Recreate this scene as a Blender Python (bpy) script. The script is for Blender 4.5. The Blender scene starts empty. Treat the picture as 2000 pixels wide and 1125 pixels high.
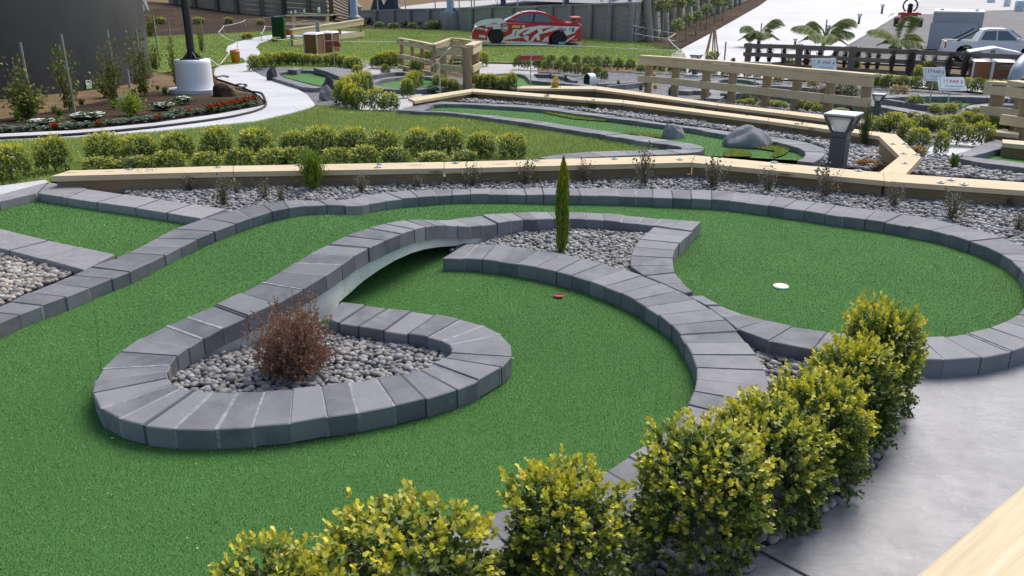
import bpy, bmesh, math, random
import numpy as np
from mathutils import Vector, Matrix
from mathutils.geometry import delaunay_2d_cdt
random.seed(7); RNG = np.random.default_rng(11)
R = math.radians
S = bpy.context.scene
COL = S.collection
# ------------------------------------------------------------ camera and terrain
FPX, PITCH, CAMZ = 1650.0, R(20), 1.85
CP, SP = math.cos(PITCH), math.sin(PITCH)
def ray(px, py):
    u, v = (px-1000)/FPX, (py-562.5)/FPX
    return u, CP - v*SP, -SP - v*CP            # per unit of depth
def terr(x, y):
    z = float(np.interp(y, [0, 8, 16, 26, 46, 300], [0, 0, -.45, -.85, -.85, -.85]))
    if y > 46 and x < -10:
        t = min(1, (y-47)/13) if y > 47 else 0
        z += t*float(np.interp(x, [-28, -22, -17, -10], [1.4, .8, .4, 0]))
    return z
def P(px, py, z=0.0):                           # photo point on a level surface
    dx, dy, dz = ray(px, py); t = (z-CAMZ)/dz
    return Vector((dx*t, dy*t, z))
def G(px, py, h=0.0):                           # photo point on the terrain
    dx, dy, dz = ray(px, py)
    lo, hi = .5, 400.0
    f = lambda t: CAMZ+dz*t-(terr(dx*t, dy*t)+h)
    for _ in range(50):
        m = (lo+hi)/2
        if f(m) > 0: lo = m
        else: hi = m
    t = (lo+hi)/2
    return Vector((dx*t, dy*t, terr(dx*t, dy*t)+h))
def AT(px, py, Y):                              # photo point at forward distance Y
    dx, dy, dz = ray(px, py); t = Y/dy
    return Vector((dx*t, Y, CAMZ+dz*t))
def ZAT(p, py):                                 # height above world point p that shows at row py
    dx, dy, dz = ray(1000, py)
    return CAMZ + dz*(p[1]/dy)
def PXM(p):                                     # photo pixels per metre at p
    return FPX/(p[1]*CP + (CAMZ-p[2])*SP)
cd = bpy.data.cameras.new('camera'); cam = bpy.data.objects.new('camera', cd); COL.objects.link(cam)
cam.location = (0, 0, CAMZ); cam.rotation_euler = (R(90)-PITCH, 0, 0)
cd.sensor_width = 36; cd.lens = 36*FPX/2000; cd.clip_end = 2000; cd.clip_start = .02
cd.dof.use_dof = True; cd.dof.focus_distance = 6.5; cd.dof.aperture_fstop = 16
S.camera = cam
# ------------------------------------------------------------ objects
def tag(o, label=None, cat=None, group=None, kind=None):
    if label: o['label'] = label
    if cat: o['category'] = cat
    if group: o['group'] = group
    if kind: o['kind'] = kind
    return o
def empty(name, loc=(0, 0, 0), rz=0.0):
    o = bpy.data.objects.new(name, None); COL.objects.link(o)
    o.location = loc; o.rotation_euler = (0, 0, rz); o.empty_display_size = .1
    return o
def link(name, me, parent=None, loc=(0, 0, 0)):
    o = bpy.data.objects.new(name, me); COL.objects.link(o); o.location = loc
    if parent is not None: o.parent = parent
    return o
def children(o): return list(o.children)
def copy_tree(o, parent=None):
    c = o.copy(); COL.objects.link(c); c.parent = parent
    for ch in children(o): copy_tree(ch, c)
    return c
class MB:
    def __init__(s): s.v = []; s.f = []; s.m = []; s.u = []; s.a = []; s.sm = []
    def add(s, vs, fs, mi=0, uv=None, var=.5, smooth=False):
        b = len(s.v); s.v += [tuple(v) for v in vs]; s.a += [var]*len(vs)
        for k, f in enumerate(fs):
            s.f.append([b+i for i in f]); s.m.append(mi); s.sm.append(smooth)
            s.u.append(uv[k] if uv else [(vs[i][0], vs[i][1]) for i in f])
    def box(s, c, sx, sy, sz, mat=None, mi=0, bev=0.0, var=.5):
        """box centred at c; mat = 3x3 rotation (columns are the box's axes)"""
        hx, hy, hz = sx/2, sy/2, sz/2
        M = mat or Matrix.Identity(3); c = Vector(c); L = max(sx, sy, sz)
        ax = [sx, sy, sz].index(L); off = random.random()*7
        if bev <= 0:
            raw = [(i*hx, j*hy, k*hz) for k in (-1, 1) for j in (-1, 1) for i in (-1, 1)]
            fs = [(0, 2, 3, 1), (4, 5, 7, 6), (0, 1, 5, 4), (2, 6, 7, 3), (0, 4, 6, 2), (1, 3, 7, 5)]
        else:
            raw = []; 
            for k in (-1, 1):
                for j in (-1, 1):
                    for i in (-1, 1):
                        raw += [(i*(hx-bev), j*(hy-bev), k*hz), (i*(hx-bev), j*hy, k*(hz-bev)), (i*hx, j*(hy-bev), k*(hz-bev))]
            q = lambda i, j, k, t: (k*4+j*2+i)*3+t
            fs = []
            for k in (0, 1):
                f = [q(0, 0, k, 0), q(1, 0, k, 0), q(1, 1, k, 0), q(0, 1, k, 0)]; fs.append(f if k else f[::-1])
                f = [q(0, k, 0, 1), q(1, k, 0, 1), q(1, k, 1, 1), q(0, k, 1, 1)]; fs.append(f[::-1] if k else f)
                f = [q(k, 0, 0, 2), q(k, 1, 0, 2), q(k, 1, 1, 2), q(k, 0, 1, 2)]; fs.append(f if k else f[::-1])
            for a in (0, 1):
                for b in (0, 1):
                    fs.append([q(0, a, b, 0), q(1, a, b, 0), q(1, a, b, 1), q(0, a, b, 1)])
                    fs.append([q(a, 0, b, 0), q(a, 1, b, 0), q(a, 1, b, 2), q(a, 0, b, 2)])
                    fs.append([q(a, b, 0, 1), q(a, b, 1, 1), q(a, b, 1, 2), q(a, b, 0, 2)])
                    for k in (0, 1): fs.append([q(a, b, k, 0), q(a, b, k, 1), q(a, b, k, 2)])
        o1, o2 = [i for i in (0, 1, 2) if i != ax]
        uv = [[(raw[i][ax]+off, raw[i][o1]*.9+raw[i][o2]*1.1+off*.37) for i in f] for f in fs]
        s.add([c+M@Vector(r) for r in raw], fs, mi, uv, var)
    def beam(s, a, b, w, t, mi=0, up=(0, 0, 1), bev=0.0, var=.5, ext=0.0):
        """beam from a to b: w wide sideways, t thick along up; a and b on its axis"""
        a, b = Vector(a), Vector(b); x = (b-a).normalized(); y = Vector(up).cross(x).normalized(); z = x.cross(y)
        M = Matrix((x, y, z)).transposed()
        s.box((a+b)/2, (b-a).length+2*ext, w, t, M, mi, bev, var)
    def tube(s, pts, r, n=8, mi=0, caps=True, var=.5, smooth=True):
        pts = [Vector(p) for p in pts]; rs = r if isinstance(r, (list, tuple)) else [r]*len(pts)
        vs = []; fs = []; uv = []; L = 0; prev = None; Ls = []
        for i, p in enumerate(pts):
            d = (pts[min(i+1, len(pts)-1)]-pts[max(i-1, 0)])
            if d.length < 1e-9: d = Vector((0, 0, 1))
            d.normalize()
            if prev is None:
                h = Vector((0, 0, 1)) if abs(d.z) < .9 else Vector((1, 0, 0)); e = d.cross(h).normalized()
            else: e = (prev-d*prev.dot(d)); e = e.normalized() if e.length > 1e-6 else d.orthogonal().normalized()
            prev = e; g = d.cross(e)
            if i: L += (p-pts[i-1]).length
            Ls.append(L)
            vs += [p+(e*math.cos(2*math.pi*k/n)+g*math.sin(2*math.pi*k/n))*rs[i] for k in range(n)]
        off = random.random()*5
        for i in range(len(pts)-1):
            for k in range(n):
                k2 = (k+1) % n
                fs.append([i*n+k, i*n+k2, (i+1)*n+k2, (i+1)*n+k])
                w = 2*math.pi*rs[i]
                uv.append([(Ls[i]+off, k/n*w), (Ls[i]+off, (k+1)/n*w), (Ls[i+1]+off, (k+1)/n*w), (Ls[i+1]+off, k/n*w)])
        s.add(vs, fs, mi, uv, var, smooth)
        if caps:
            s.add(vs[:n], [list(range(n))[::-1]], mi, None, var); s.add(vs[-n:], [list(range(n))], mi, None, var)
    def lathe(s, c, prof, n=24, mi=0, var=.5, smooth=True, caps=True):
        vs = []; fs = []; c = Vector(c)
        for r, z in prof: vs += [c+Vector((r*math.cos(2*math.pi*k/n), r*math.sin(2*math.pi*k/n), z)) for k in range(n)]
        for i in range(len(prof)-1):
            for k in range(n): fs.append([i*n+k, i*n+(k+1) % n, (i+1)*n+(k+1) % n, (i+1)*n+k])
        s.add(vs, fs, mi, None, var, smooth)
        if caps:
            s.add(vs[:n], [list(range(n))[::-1]], mi, None, var); s.add(vs[-n:], [list(range(n))], mi, None, var)
    def prism(s, poly, h, M=None, o=(0, 0, 0), mi=0, var=.5):
        """polygon in local xy extruded by h along local z"""
        M = M or Matrix.Identity(3); o = Vector(o); n = len(poly)
        vs = [o+M@Vector((x, y, 0)) for x, y in poly]+[o+M@Vector((x, y, h)) for x, y in poly]
        fs = [list(range(n))[::-1], list(range(n, 2*n))]+[[i, (i+1) % n, n+(i+1) % n, n+i] for i in range(n)]
        s.add(vs, fs, mi, None, var)
    def build(s, name, mats, parent=None, origin=(0, 0, 0)):
        me = bpy.data.meshes.new(name); o = Vector(origin)
        me.from_pydata([tuple(Vector(v)-o) for v in s.v], [], s.f)
        for m in (mats if isinstance(mats, (list, tuple)) else [mats]): me.materials.append(m)
        uvl = me.uv_layers.new(name='UVMap')
        flat = [c for f in s.u for p in f for c in p]
        uvl.data.foreach_set('uv', flat)
        me.polygons.foreach_set('material_index', s.m); me.polygons.foreach_set('use_smooth', s.sm)
        at = me.attributes.new('var', 'FLOAT', 'POINT'); at.data.foreach_set('value', s.a)
        me.update()
        return link(name, me, parent, (0, 0, 0) if parent is not None else tuple(o))
def np_mesh(name, V, F, col=None, mats=None, smooth=False):
    """mesh from arrays: V (n,3), F (m,k), col (n,3) stored as the colour attribute 'col'"""
    me = bpy.data.meshes.new(name); m, k = F.shape
    me.vertices.add(len(V)); me.vertices.foreach_set('co', np.ascontiguousarray(V, np.float32).ravel())
    me.loops.add(m*k); me.loops.foreach_set('vertex_index', np.ascontiguousarray(F, np.int32).ravel())
    me.polygons.add(m); me.polygons.foreach_set('loop_start', np.arange(0, m*k, k, dtype=np.int32))
    if smooth: me.polygons.foreach_set('use_smooth', np.ones(m, bool))
    if col is not None:
        a = me.attributes.new('col', 'FLOAT_COLOR', 'POINT')
        a.data.foreach_set('color', np.concatenate([col, np.ones((len(col), 1))], 1).astype(np.float32).ravel())
    for x in (mats or []): me.materials.append(x)
    me.update(calc_edges=True); me.validate()
    return me
def rot_z(a):
    c, s = np.cos(a), np.sin(a); z = np.zeros_like(a); o = z+1
    return np.stack([np.stack([c, -s, z], -1), np.stack([s, c, z], -1), np.stack([z, z, o], -1)], -2)
def rot_x(a):
    c, s = np.cos(a), np.sin(a); z = np.zeros_like(a); o = z+1
    return np.stack([np.stack([o, z, z], -1), np.stack([z, c, -s], -1), np.stack([z, s, c], -1)], -2)
def scatter(bv, bf, pos, M, col):
    """copies of a base mesh: M (n,3,3) includes the scale"""
    n, nv = len(pos), len(bv)
    V = np.einsum('nij,vj->nvi', M, bv)+pos[:, None, :]
    F = (bf[None]+np.arange(n)[:, None, None]*nv).reshape(-1, bf.shape[1])
    return V.reshape(-1, 3), F, np.repeat(col, nv, 0)
def ico(sub):
    bm = bmesh.new(); bmesh.ops.create_icosphere(bm, subdivisions=sub, radius=1)
    v = np.array([x.co[:] for x in bm.verts]); f = np.array([[q.index for q in x.verts] for x in bm.faces]); bm.free()
    return v, f
def inside(pts, poly):
    x, y = pts[:, 0], pts[:, 1]; r = np.zeros(len(pts), bool); n = len(poly)
    for i in range(n):
        x1, y1 = poly[i][0], poly[i][1]; x2, y2 = poly[(i+1) % n][0], poly[(i+1) % n][1]
        if y1 == y2: continue
        c = ((y1 > y) != (y2 > y)) & (x < (x2-x1)*(y-y1)/(y2-y1)+x1); r ^= c
    return r
def grid_points(poly, s, jit=.45):
    p = np.array([(q[0], q[1]) for q in poly]); a, b = p.min(0), p.max(0)
    X, Y = np.meshgrid(np.arange(a[0], b[0], s), np.arange(a[1], b[1], s))
    q = np.stack([X.ravel(), Y.ravel()], 1)+RNG.uniform(-jit, jit, (X.size, 2))*s
    return q[inside(q, p)]
def terr_np(q): return np.array([terr(x, y) for x, y in q])
def dens(pts, step=.6):
    out = []
    for a, b in zip(pts, pts[1:]+pts[:1]):
        n = max(1, int((b-a).length/step))
        out += [a.lerp(b, k/n) for k in range(n)]
    return out
def sheet(name, pts, mat, h=0.0, zf=None, grid=1.0, kind='structure', label=None, cat=None, parent=None):
    """ground sheet inside the closed world outline pts, following the terrain (or zf)"""
    zf = zf or (lambda x, y: terr(x, y)); pts = dens([Vector(p) for p in pts], grid)
    b = [Vector((p.x, p.y)) for p in pts]; n = len(b)
    q = grid_points(pts, grid, .1) if grid else []
    allp = b+[Vector(x) for x in q]
    vs, es, fs, *_ = delaunay_2d_cdt(allp, [(i, (i+1) % n) for i in range(n)], [list(range(n))], 1, 1e-5)
    me = bpy.data.meshes.new(name); me.from_pydata([(v.x, v.y, zf(v.x, v.y)+h) for v in vs], [], fs)
    me.materials.append(mat)
    for p in me.polygons:
        if p.normal.z < 0: p.flip()
    o = link(name, me, parent)
    return tag(o, label, cat, None, kind)
def catmull(pts, step=.04, zs=True):
    out = []; n = len(pts)
    for i in range(n-1):
        p0, p1, p2, p3 = pts[max(i-1, 0)], pts[i], pts[i+1], pts[min(i+2, n-1)]
        k = max(1, int((p2-p1).length/step))
        for j in range(k):
            t = j/k
            out.append(.5*((2*p1)+(p2-p0)*t+(2*p0-5*p1+4*p2-p3)*t*t+(3*p1-p0-3*p2+p3)*t**3))
    return out+[pts[-1]]
def arclen(pts):
    L = [0]
    for a, b in zip(pts, pts[1:]): L.append(L[-1]+(b-a).length)
    return L
def along(pts, L, s):
    s = min(max(s, 0), L[-1]); i = int(np.searchsorted(L, s, 'right'))-1; i = min(max(i, 0), len(pts)-2)
    d = L[i+1]-L[i]
    return pts[i].lerp(pts[i+1], (s-L[i])/d if d > 1e-9 else 0)
def offset_line(pts, w):
    """parallel line w to the left of the way the line runs (negative: right)"""
    out = []
    for i, p in enumerate(pts):
        d = pts[min(i+1, len(pts)-1)]-pts[max(i-1, 0)]; n = Vector((-d.y, d.x, 0))
        n = n.normalized() if n.length > 1e-9 else Vector((0, 0, 0))
        out.append(p+n*w)
    return out
# ------------------------------------------------------------ materials
def mat(name, base=(.5, .5, .5), rough=.7, metal=0.0, spec=.5):
    m = bpy.data.materials.new(name); m.use_nodes = True
    b = m.node_tree.nodes['Principled BSDF']
    b.inputs['Base Color'].default_value = (*base, 1); b.inputs['Roughness'].default_value = rough
    b.inputs['Metallic'].default_value = metal; b.inputs['Specular IOR Level'].default_value = spec
    return m
class NT:
    def __init__(s, m):
        s.m = m; s.t = m.node_tree; s.n = s.t.nodes; s.b = s.n['Principled BSDF']; s.tc = s.n.new('ShaderNodeTexCoord')
    def l(s, a, b): s.t.links.new(a, b)
    def coord(s, which='Object', scale=(1, 1, 1)):
        mp = s.n.new('ShaderNodeMapping'); mp.inputs['Scale'].default_value = scale
        s.l(s.tc.outputs[which], mp.inputs[0]); return mp.outputs[0]
    def noise(s, scale, detail=3, rough=.6, co=None, dist=0):
        x = s.n.new('ShaderNodeTexNoise'); x.inputs['Scale'].default_value = scale
        x.inputs['Detail'].default_value = detail; x.inputs['Roughness'].default_value = rough; x.inputs['Distortion'].default_value = dist
        s.l(co or s.coord(), x.inputs['Vector']); return x.outputs['Fac']
    def voro(s, scale, co=None, feat='F1', out='Distance'):
        x = s.n.new('ShaderNodeTexVoronoi'); x.feature = feat; x.inputs['Scale'].default_value = scale
        s.l(co or s.coord(), x.inputs['Vector']); return x.outputs[out]
    def ramp(s, f, stops):
        x = s.n.new('ShaderNodeValToRGB'); e = x.color_ramp.elements
        while len(e) < len(stops): e.new(.5)
        for q, (p, c) in zip(e, stops): q.position = p; q.color = (*c, 1) if len(c) == 3 else c
        s.l(f, x.inputs[0]); return x.outputs[0]
    def mix(s, f, a, b, mode='MIX'):
        x = s.n.new('ShaderNodeMix'); x.data_type = 'RGBA'; x.blend_type = mode
        for sock, v in ((x.inputs[0], f), (x.inputs[6], a), (x.inputs[7], b)):
            if isinstance(v, (int, float)): sock.default_value = v
            elif isinstance(v, tuple): sock.default_value = (*v, 1)
            else: s.l(v, sock)
        return x.outputs[2]
    def math(s, op, a, b=0.0):
        x = s.n.new('ShaderNodeMath'); x.operation = op
        for sock, v in ((x.inputs[0], a), (x.inputs[1], b)):
            if isinstance(v, (int, float)): sock.default_value = v
            else: s.l(v, sock)
        return x.outputs[0]
    def attr(s, name, out='Fac'):
        x = s.n.new('ShaderNodeAttribute'); x.attribute_name = name; return x.outputs[out]
    def base(s, c): s.l(c, s.b.inputs['Base Color'])
    def rough(s, c): s.l(c, s.b.inputs['Roughness'])
    def bump(s, h, strength=.3, dist=.01):
        x = s.n.new('ShaderNodeBump'); x.inputs['Strength'].default_value = strength; x.inputs['Distance'].default_value = dist
        s.l(h, x.inputs['Height']); s.l(x.outputs[0], s.b.inputs['Normal'])
G3 = lambda v: (v, v, v)
# pavers: blue-grey concrete blocks, each a little different
def paver_mat(name, a, b, streak=False):
    m = mat(name, rough=.72, spec=.4); t = NT(m)
    c = t.ramp(t.attr('var'), [(0, a), (1, b)])
    n = t.noise(9, 5, .65); c = t.mix(t.ramp(n, [(.3, G3(0)), (.75, G3(.5))]), c, tuple(x*1.28 for x in b))
    f = t.noise(260, 2, .7); c = t.mix(.5, c, t.ramp(f, [(.3, G3(.35)), (.7, G3(.68))]), 'OVERLAY')
    pits = t.voro(120); c = t.mix(t.ramp(pits, [(.05, G3(.5)), (.14, G3(0))]), c, (.05, .05, .06))
    n2 = t.noise(2.2, 4, .7); c = t.mix(t.ramp(n2, [(.5, G3(0)), (.78, G3(.45))]), c, (.36, .35, .35)); c = t.mix(t.ramp(t.noise(4.5, 6, .75), [(.58, G3(0)), (.72, G3(.4))]), c, (.075, .077, .088)); c = t.mix(t.ramp(t.noise(34, 3, .8), [(.66, G3(0)), (.72, G3(.5))]), c, (.40, .40, .41))
    if streak:
        st = t.noise(22, 3, .5, t.coord('Object', (.9, 3.5, 3))); c = t.mix(.35, c, t.ramp(st, [(.35, G3(.3)), (.65, G3(.7))]), 'OVERLAY')
    t.base(c); t.bump(f, .25, .003); return m
M_PAVER = paver_mat('paver_blue_grey', (.087, .09, .103), (.203, .205, .220))
M_PAVER2 = paver_mat('paver_brown_grey', (.19, .187, .195), (.27, .262, .265), True)
M_MORTAR = mat('mortar', (.42, .42, .44), .85)
t = NT(M_MORTAR); t.base(t.ramp(t.noise(30, 4), [(.3, (.18, .18, .20)), (.7, (.36, .36, .38))]))
M_MORTAR_D = mat('joint_dark', (.07, .07, .08), .9)
# artificial turf
M_TURF = mat('artificial_turf', rough=.9, spec=.2); t = NT(M_TURF)
c = t.ramp(t.noise(420, 2, .8), [(.32, (.022, .068, .016)), (.52, (.08, .205, .048)), (.7, (.16, .33, .10))])
c = t.mix(.45, c, t.ramp(t.noise(1.3, 5, .65), [(.3, G3(.38)), (.7, G3(.6))]), 'OVERLAY')
t.base(c); t.bump(t.noise(420, 2, .8), .6, .006)
def col_mat(name, rough=.6, spec=.3, trans=0.0, mul=None):
    m = mat(name, rough=rough, spec=spec); t = NT(m); c = t.attr('col', 'Color'); t.base(c)
    if trans:
        tr = t.n.new('ShaderNodeBsdfTranslucent'); t.l(c, tr.inputs['Color'])
        mx = t.n.new('ShaderNodeMixShader'); mx.inputs[0].default_value = trans
        out = t.n['Material Output']; t.l(t.b.outputs[0], mx.inputs[1]); t.l(tr.outputs[0], mx.inputs[2]); t.l(mx.outputs[0], out.inputs[0])
    return m
M_FIBRE = col_mat('turf_fibre', .75, .25, .15)
M_LEAF = col_mat('leaf', .42, .45, .28)
M_MATTE = col_mat('matte_leaf', .8, .15, .2)
M_PEB = col_mat('pebble', .62, .35)
t = NT(M_PEB); c = t.mix(.5, t.attr('col', 'Color'), t.ramp(t.noise(60, 4, .7), [(.3, G3(.3)), (.7, G3(.68))]), 'OVERLAY'); t.base(c)
M_BEDBASE = mat('bed_base', (.05, .048, .05), .9)
# lawn
M_LAWN = mat('lawn', rough=.9, spec=.15); t = NT(M_LAWN)
c = t.ramp(t.noise(1.1, 6, .7), [(.3, (.12, .20, .035)), (.5, (.18, .26, .05)), (.7, (.25, .29, .08))])
c = t.mix(.6, c, t.ramp(t.noise(40, 3, .7, t.coord('Object', (1, .5, 1))), [(.3, G3(.32)), (.7, G3(.66))]), 'OVERLAY')
c = t.mix(t.ramp(t.noise(.6, 5, .75), [(.58, G3(0)), (.72, G3(.55))]), c, (.32, .29, .13)); t.base(c)
# mulch and soil
M_MULCH = mat('mulch', rough=.95, spec=.1); t = NT(M_MULCH)
c = t.ramp(t.noise(14, 6, .8), [(.3, (.022, .015, .011)), (.55, (.06, .040, .028)), (.75, (.13, .09, .06))])
c = t.mix(t.ramp(t.noise(.35, 4, .7), [(.5, G3(0)), (.66, G3(.5))]), c, (.15, .10, .055)); t.base(c); t.bump(t.noise(25, 4, .8), .8, .03)
M_SOIL = mat('dry_soil', rough=.95, spec=.1); t = NT(M_SOIL)
t.base(t.ramp(t.noise(3, 6, .75), [(.3, (.10, .065, .035)), (.6, (.22, .155, .085)), (.8, (.30, .22, .13))])); t.bump(t.noise(18, 4, .8), .6, .03)
# concrete
def concrete(name, a, b, rough, sc=1.2, spec=.5):
    m = mat(name, rough=rough, spec=spec); t = NT(m)
    c = t.ramp(t.noise(sc, 7, .72), [(.3, a), (.7, b)])
    c = t.mix(.3, c, t.ramp(t.noise(sc*38, 3, .7), [(.3, G3(.38)), (.7, G3(.62))]), 'OVERLAY')
    t.base(c); t.rough(t.ramp(t.noise(sc*2.5, 5, .7), [(.3, G3(max(.05, rough-.12))), (.7, G3(min(1, rough+.12)))])); return m
M_PATH = concrete('grey_path_concrete', (.158, .160, .172), (.298, .30, .312), .42, 2.2)
t = NT(M_PATH); bc = t.b.inputs['Base Color'].links[0].from_socket
sp = t.ramp(t.noise(7, 6, .8, t.coord('Object', (1, 2.2, 1)), 1.5), [(.48, G3(0)), (.66, G3(.6))]); bc = t.mix(sp, bc, (.13, .135, .155)); bc = t.mix(t.ramp(t.noise(18, 5, .8), [(.60, G3(0)), (.70, G3(.45))]), bc, (.42, .42, .43)); t.base(t.mix(t.ramp(t.voro(5), [(.018, G3(.9)), (.026, G3(0))]), bc, (.06, .055, .05)))
M_WPATH = concrete('white_concrete', (.44, .44, .46), (.62, .62, .64), .7, .5)
M_RAMP = concrete('ramp_concrete', (.46, .46, .475), (.62, .62, .63), .75, .25)
M_APRON = concrete('apron_concrete', (.38, .37, .36), (.50, .49, .48), .8, .15)
M_WCONC = concrete('cast_concrete', (.62, .61, .57), (.82, .81, .77), .85, 3)
t = NT(M_WCONC); bc = t.b.inputs['Base Color'].links[0].from_socket
bc = t.mix(t.ramp(t.voro(26), [(.06, G3(.7)), (.12, G3(0))]), bc, (.08, .08, .08))
t.base(t.mix(t.ramp(t.noise(5, 5, .8), [(.55, G3(0)), (.72, G3(.6))]), bc, (.30, .26, .18)))
M_OLDCONC = concrete('old_concrete', (.17, .165, .16), (.33, .32, .30), .9, 2)
M_ASPH = mat('asphalt', rough=.88, spec=.3); t = NT(M_ASPH)
c = t.ramp(t.noise(.25, 6, .7), [(.3, (.13, .125, .125)), (.7, (.20, .195, .19))])
t.base(t.mix(.5, c, t.ramp(t.noise(25, 3, .7), [(.3, G3(.38)), (.7, G3(.62))]), 'OVERLAY'))
M_GRAVEL = mat('gravel_sheet', rough=.9, spec=.2); t = NT(M_GRAVEL)
vc = t.voro(26, out='Color'); c = t.mix(.75, t.ramp(vc, [(0, (.13, .13, .14)), (1, (.33, .33, .34))]), t.ramp(t.voro(26), [(.1, G3(.75)), (.75, G3(.12))]), 'OVERLAY')
t.base(c); t.bump(t.math('SUBTRACT', 1.0, t.voro(26)), .8, .02)
# wood
def wood(name, a, b, c3, rough=.75, knots=True):
    m = mat(name, rough=rough, spec=.25); t = NT(m)
    g = t.noise(3, 5, .65, t.coord('UV', (.8, 26, 1)), .6)
    c = t.ramp(g, [(.25, a), (.55, b), (.8, c3)])
    c = t.mix(.35, c, t.ramp(t.noise(.9, 4, .6, t.coord('UV', (1, 2.2, 1))), [(.3, G3(.35)), (.7, G3(.65))]), 'OVERLAY')
    if knots:
        k = t.voro(1.0, t.coord('UV', (1.5, 6, 1))); c = t.mix(t.ramp(k, [(.06, G3(.9)), (.15, G3(0))]), c, tuple(x*.35 for x in a))
    t.base(c); t.bump(g, .25, .004); return m
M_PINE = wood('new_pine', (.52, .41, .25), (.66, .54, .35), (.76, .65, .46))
M_PINE_D = wood('dark_pine', (.20, .135, .075), (.29, .21, .12), (.36, .27, .16))  # darker, browner pine tone for boards below caps and the handrail
M_POSTW = wood('round_post_wood', (.24, .18, .105), (.36, .28, .17), (.46, .37, .24))
M_GREYW = wood('weathered_wood', (.20, .195, .185), (.33, .32, .305), (.46, .45, .43))
M_GREYP = wood('weathered_post', (.19, .19, .165), (.32, .315, .275), (.44, .43, .38))
M_DARKW = wood('stained_dark_wood', (.10, .083, .072), (.15, .128, .11), (.21, .185, .165))
M_REDW = wood('red_cedar', (.17, .065, .03), (.27, .115, .055), (.36, .175, .09), .55, False)
M_BARK = wood('bark', (.09, .065, .045), (.16, .12, .085), (.24, .19, .14), .9, False)
# rock
def rock(name, a, b, sc=6):
    m = mat(name, rough=.9, spec=.2); t = NT(m)
    c = t.ramp(t.noise(sc, 7, .75), [(.3, a), (.7, b)]); t.base(c); t.bump(t.noise(sc*2, 7, .8), .7, .04); return m
M_ROCK = rock('grey_rock', (.20, .20, .21), (.42, .41, .42)); M_ROCKD = rock('dark_rock', (.035, .035, .042), (.11, .11, .125))
M_ROCKB = rock('brown_rock', (.10, .06, .04), (.24, .15, .10)); M_ROCKP = rock('pale_rock', (.16, .15, .17), (.44, .38, .36))
# plain paints and metals (with a little procedural wear)
def paint(name, base, rough=.4, metal=0.0, amt=.25, spec=.5, sc=4, wear=True):
    m = mat(name, base, rough, metal, spec); t = NT(m)
    n = t.ramp(t.noise(sc, 6, .75), [(.3, tuple(x*(1-amt) for x in base)), (.7, tuple(min(1, x*(1+amt)) for x in base))]); t.base(n)
    t.rough(t.ramp(t.noise(sc*2, 5, .7), [(.3, G3(max(.03, rough-.08))), (.7, G3(min(1, rough+.1)))])); return m
M_TANK = paint('dark_steel_tank', (.045, .049, .057), .36, .45, .05, .5, .4)
M_BLACKP = paint('black_pole_paint', (.018, .02, .026), .35)
M_SLATE = paint('slate_powder_coat', (.075, .095, .115), .45, 0, .12)
M_SILVER = paint('silver_cap', (.50, .53, .56), .35, .3, .08)
M_GALV = paint('galvanised_steel', (.36, .40, .44), .42, .5, .12)
M_WHITE = paint('white_paint', (.78, .79, .80), .4, 0, .05)
M_ROPE = paint('white_rope', (.74, .74, .74), .8, 0, .08)
M_ORANGE = paint('orange_plastic', (.70, .27, .03), .45, 0, .12)
M_RED = paint('red_paint', (.50, .018, .022), .28, 0, .08); M_SIGNRED = paint('red_sign_back', (.42, .05, .03), .5, 0, .15)
M_BLACK = paint('black_rubber', (.015, .015, .017), .7, 0, .3)
M_GREENT = paint('green_matting', (.012, .055, .018), .9, 0, .35, .2, 30)
M_GREENTT = paint('green_table_mat', (.03, .10, .035), .9, 0, .3, .2, 20)
M_BLUE = paint('navy_steel', (.03, .045, .085), .5, 0, .2)
M_ALU = paint('aluminium_panel', (.36, .37, .40), .45, .25, .08, .5, 1.5)
M_TEXT = mat('sign_black', (.02, .02, .022), .6); M_TEXTR = mat('sign_red', (.45, .02, .06), .6); M_NAVY = mat('navy_print', (.02, .03, .13), .5)
M_GREY = mat('sign_grey', (.30, .33, .33), .6); M_YEL = mat('yellow_print', (.75, .5, .12), .5)
M_GLASS = mat('dark_car_glass', (.12, .145, .17), .12, 0, .8); M_SCREEN = mat('pale_glass', (.42, .52, .55), .12, 0, .8)
M_LENS = mat('lamp_lens', (.78, .80, .80), .18, 0, .6); M_LENS.node_tree.nodes['Principled BSDF'].inputs['Transmission Weight'].default_value = .35
M_PIPEW = paint('white_pipe', (.72, .76, .76), .35, 0, .05); M_CUPRED = mat('red_cup', (.50, .03, .03), .45); M_DARK = mat('hole_shade', (.01, .01, .01), .9)
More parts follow.
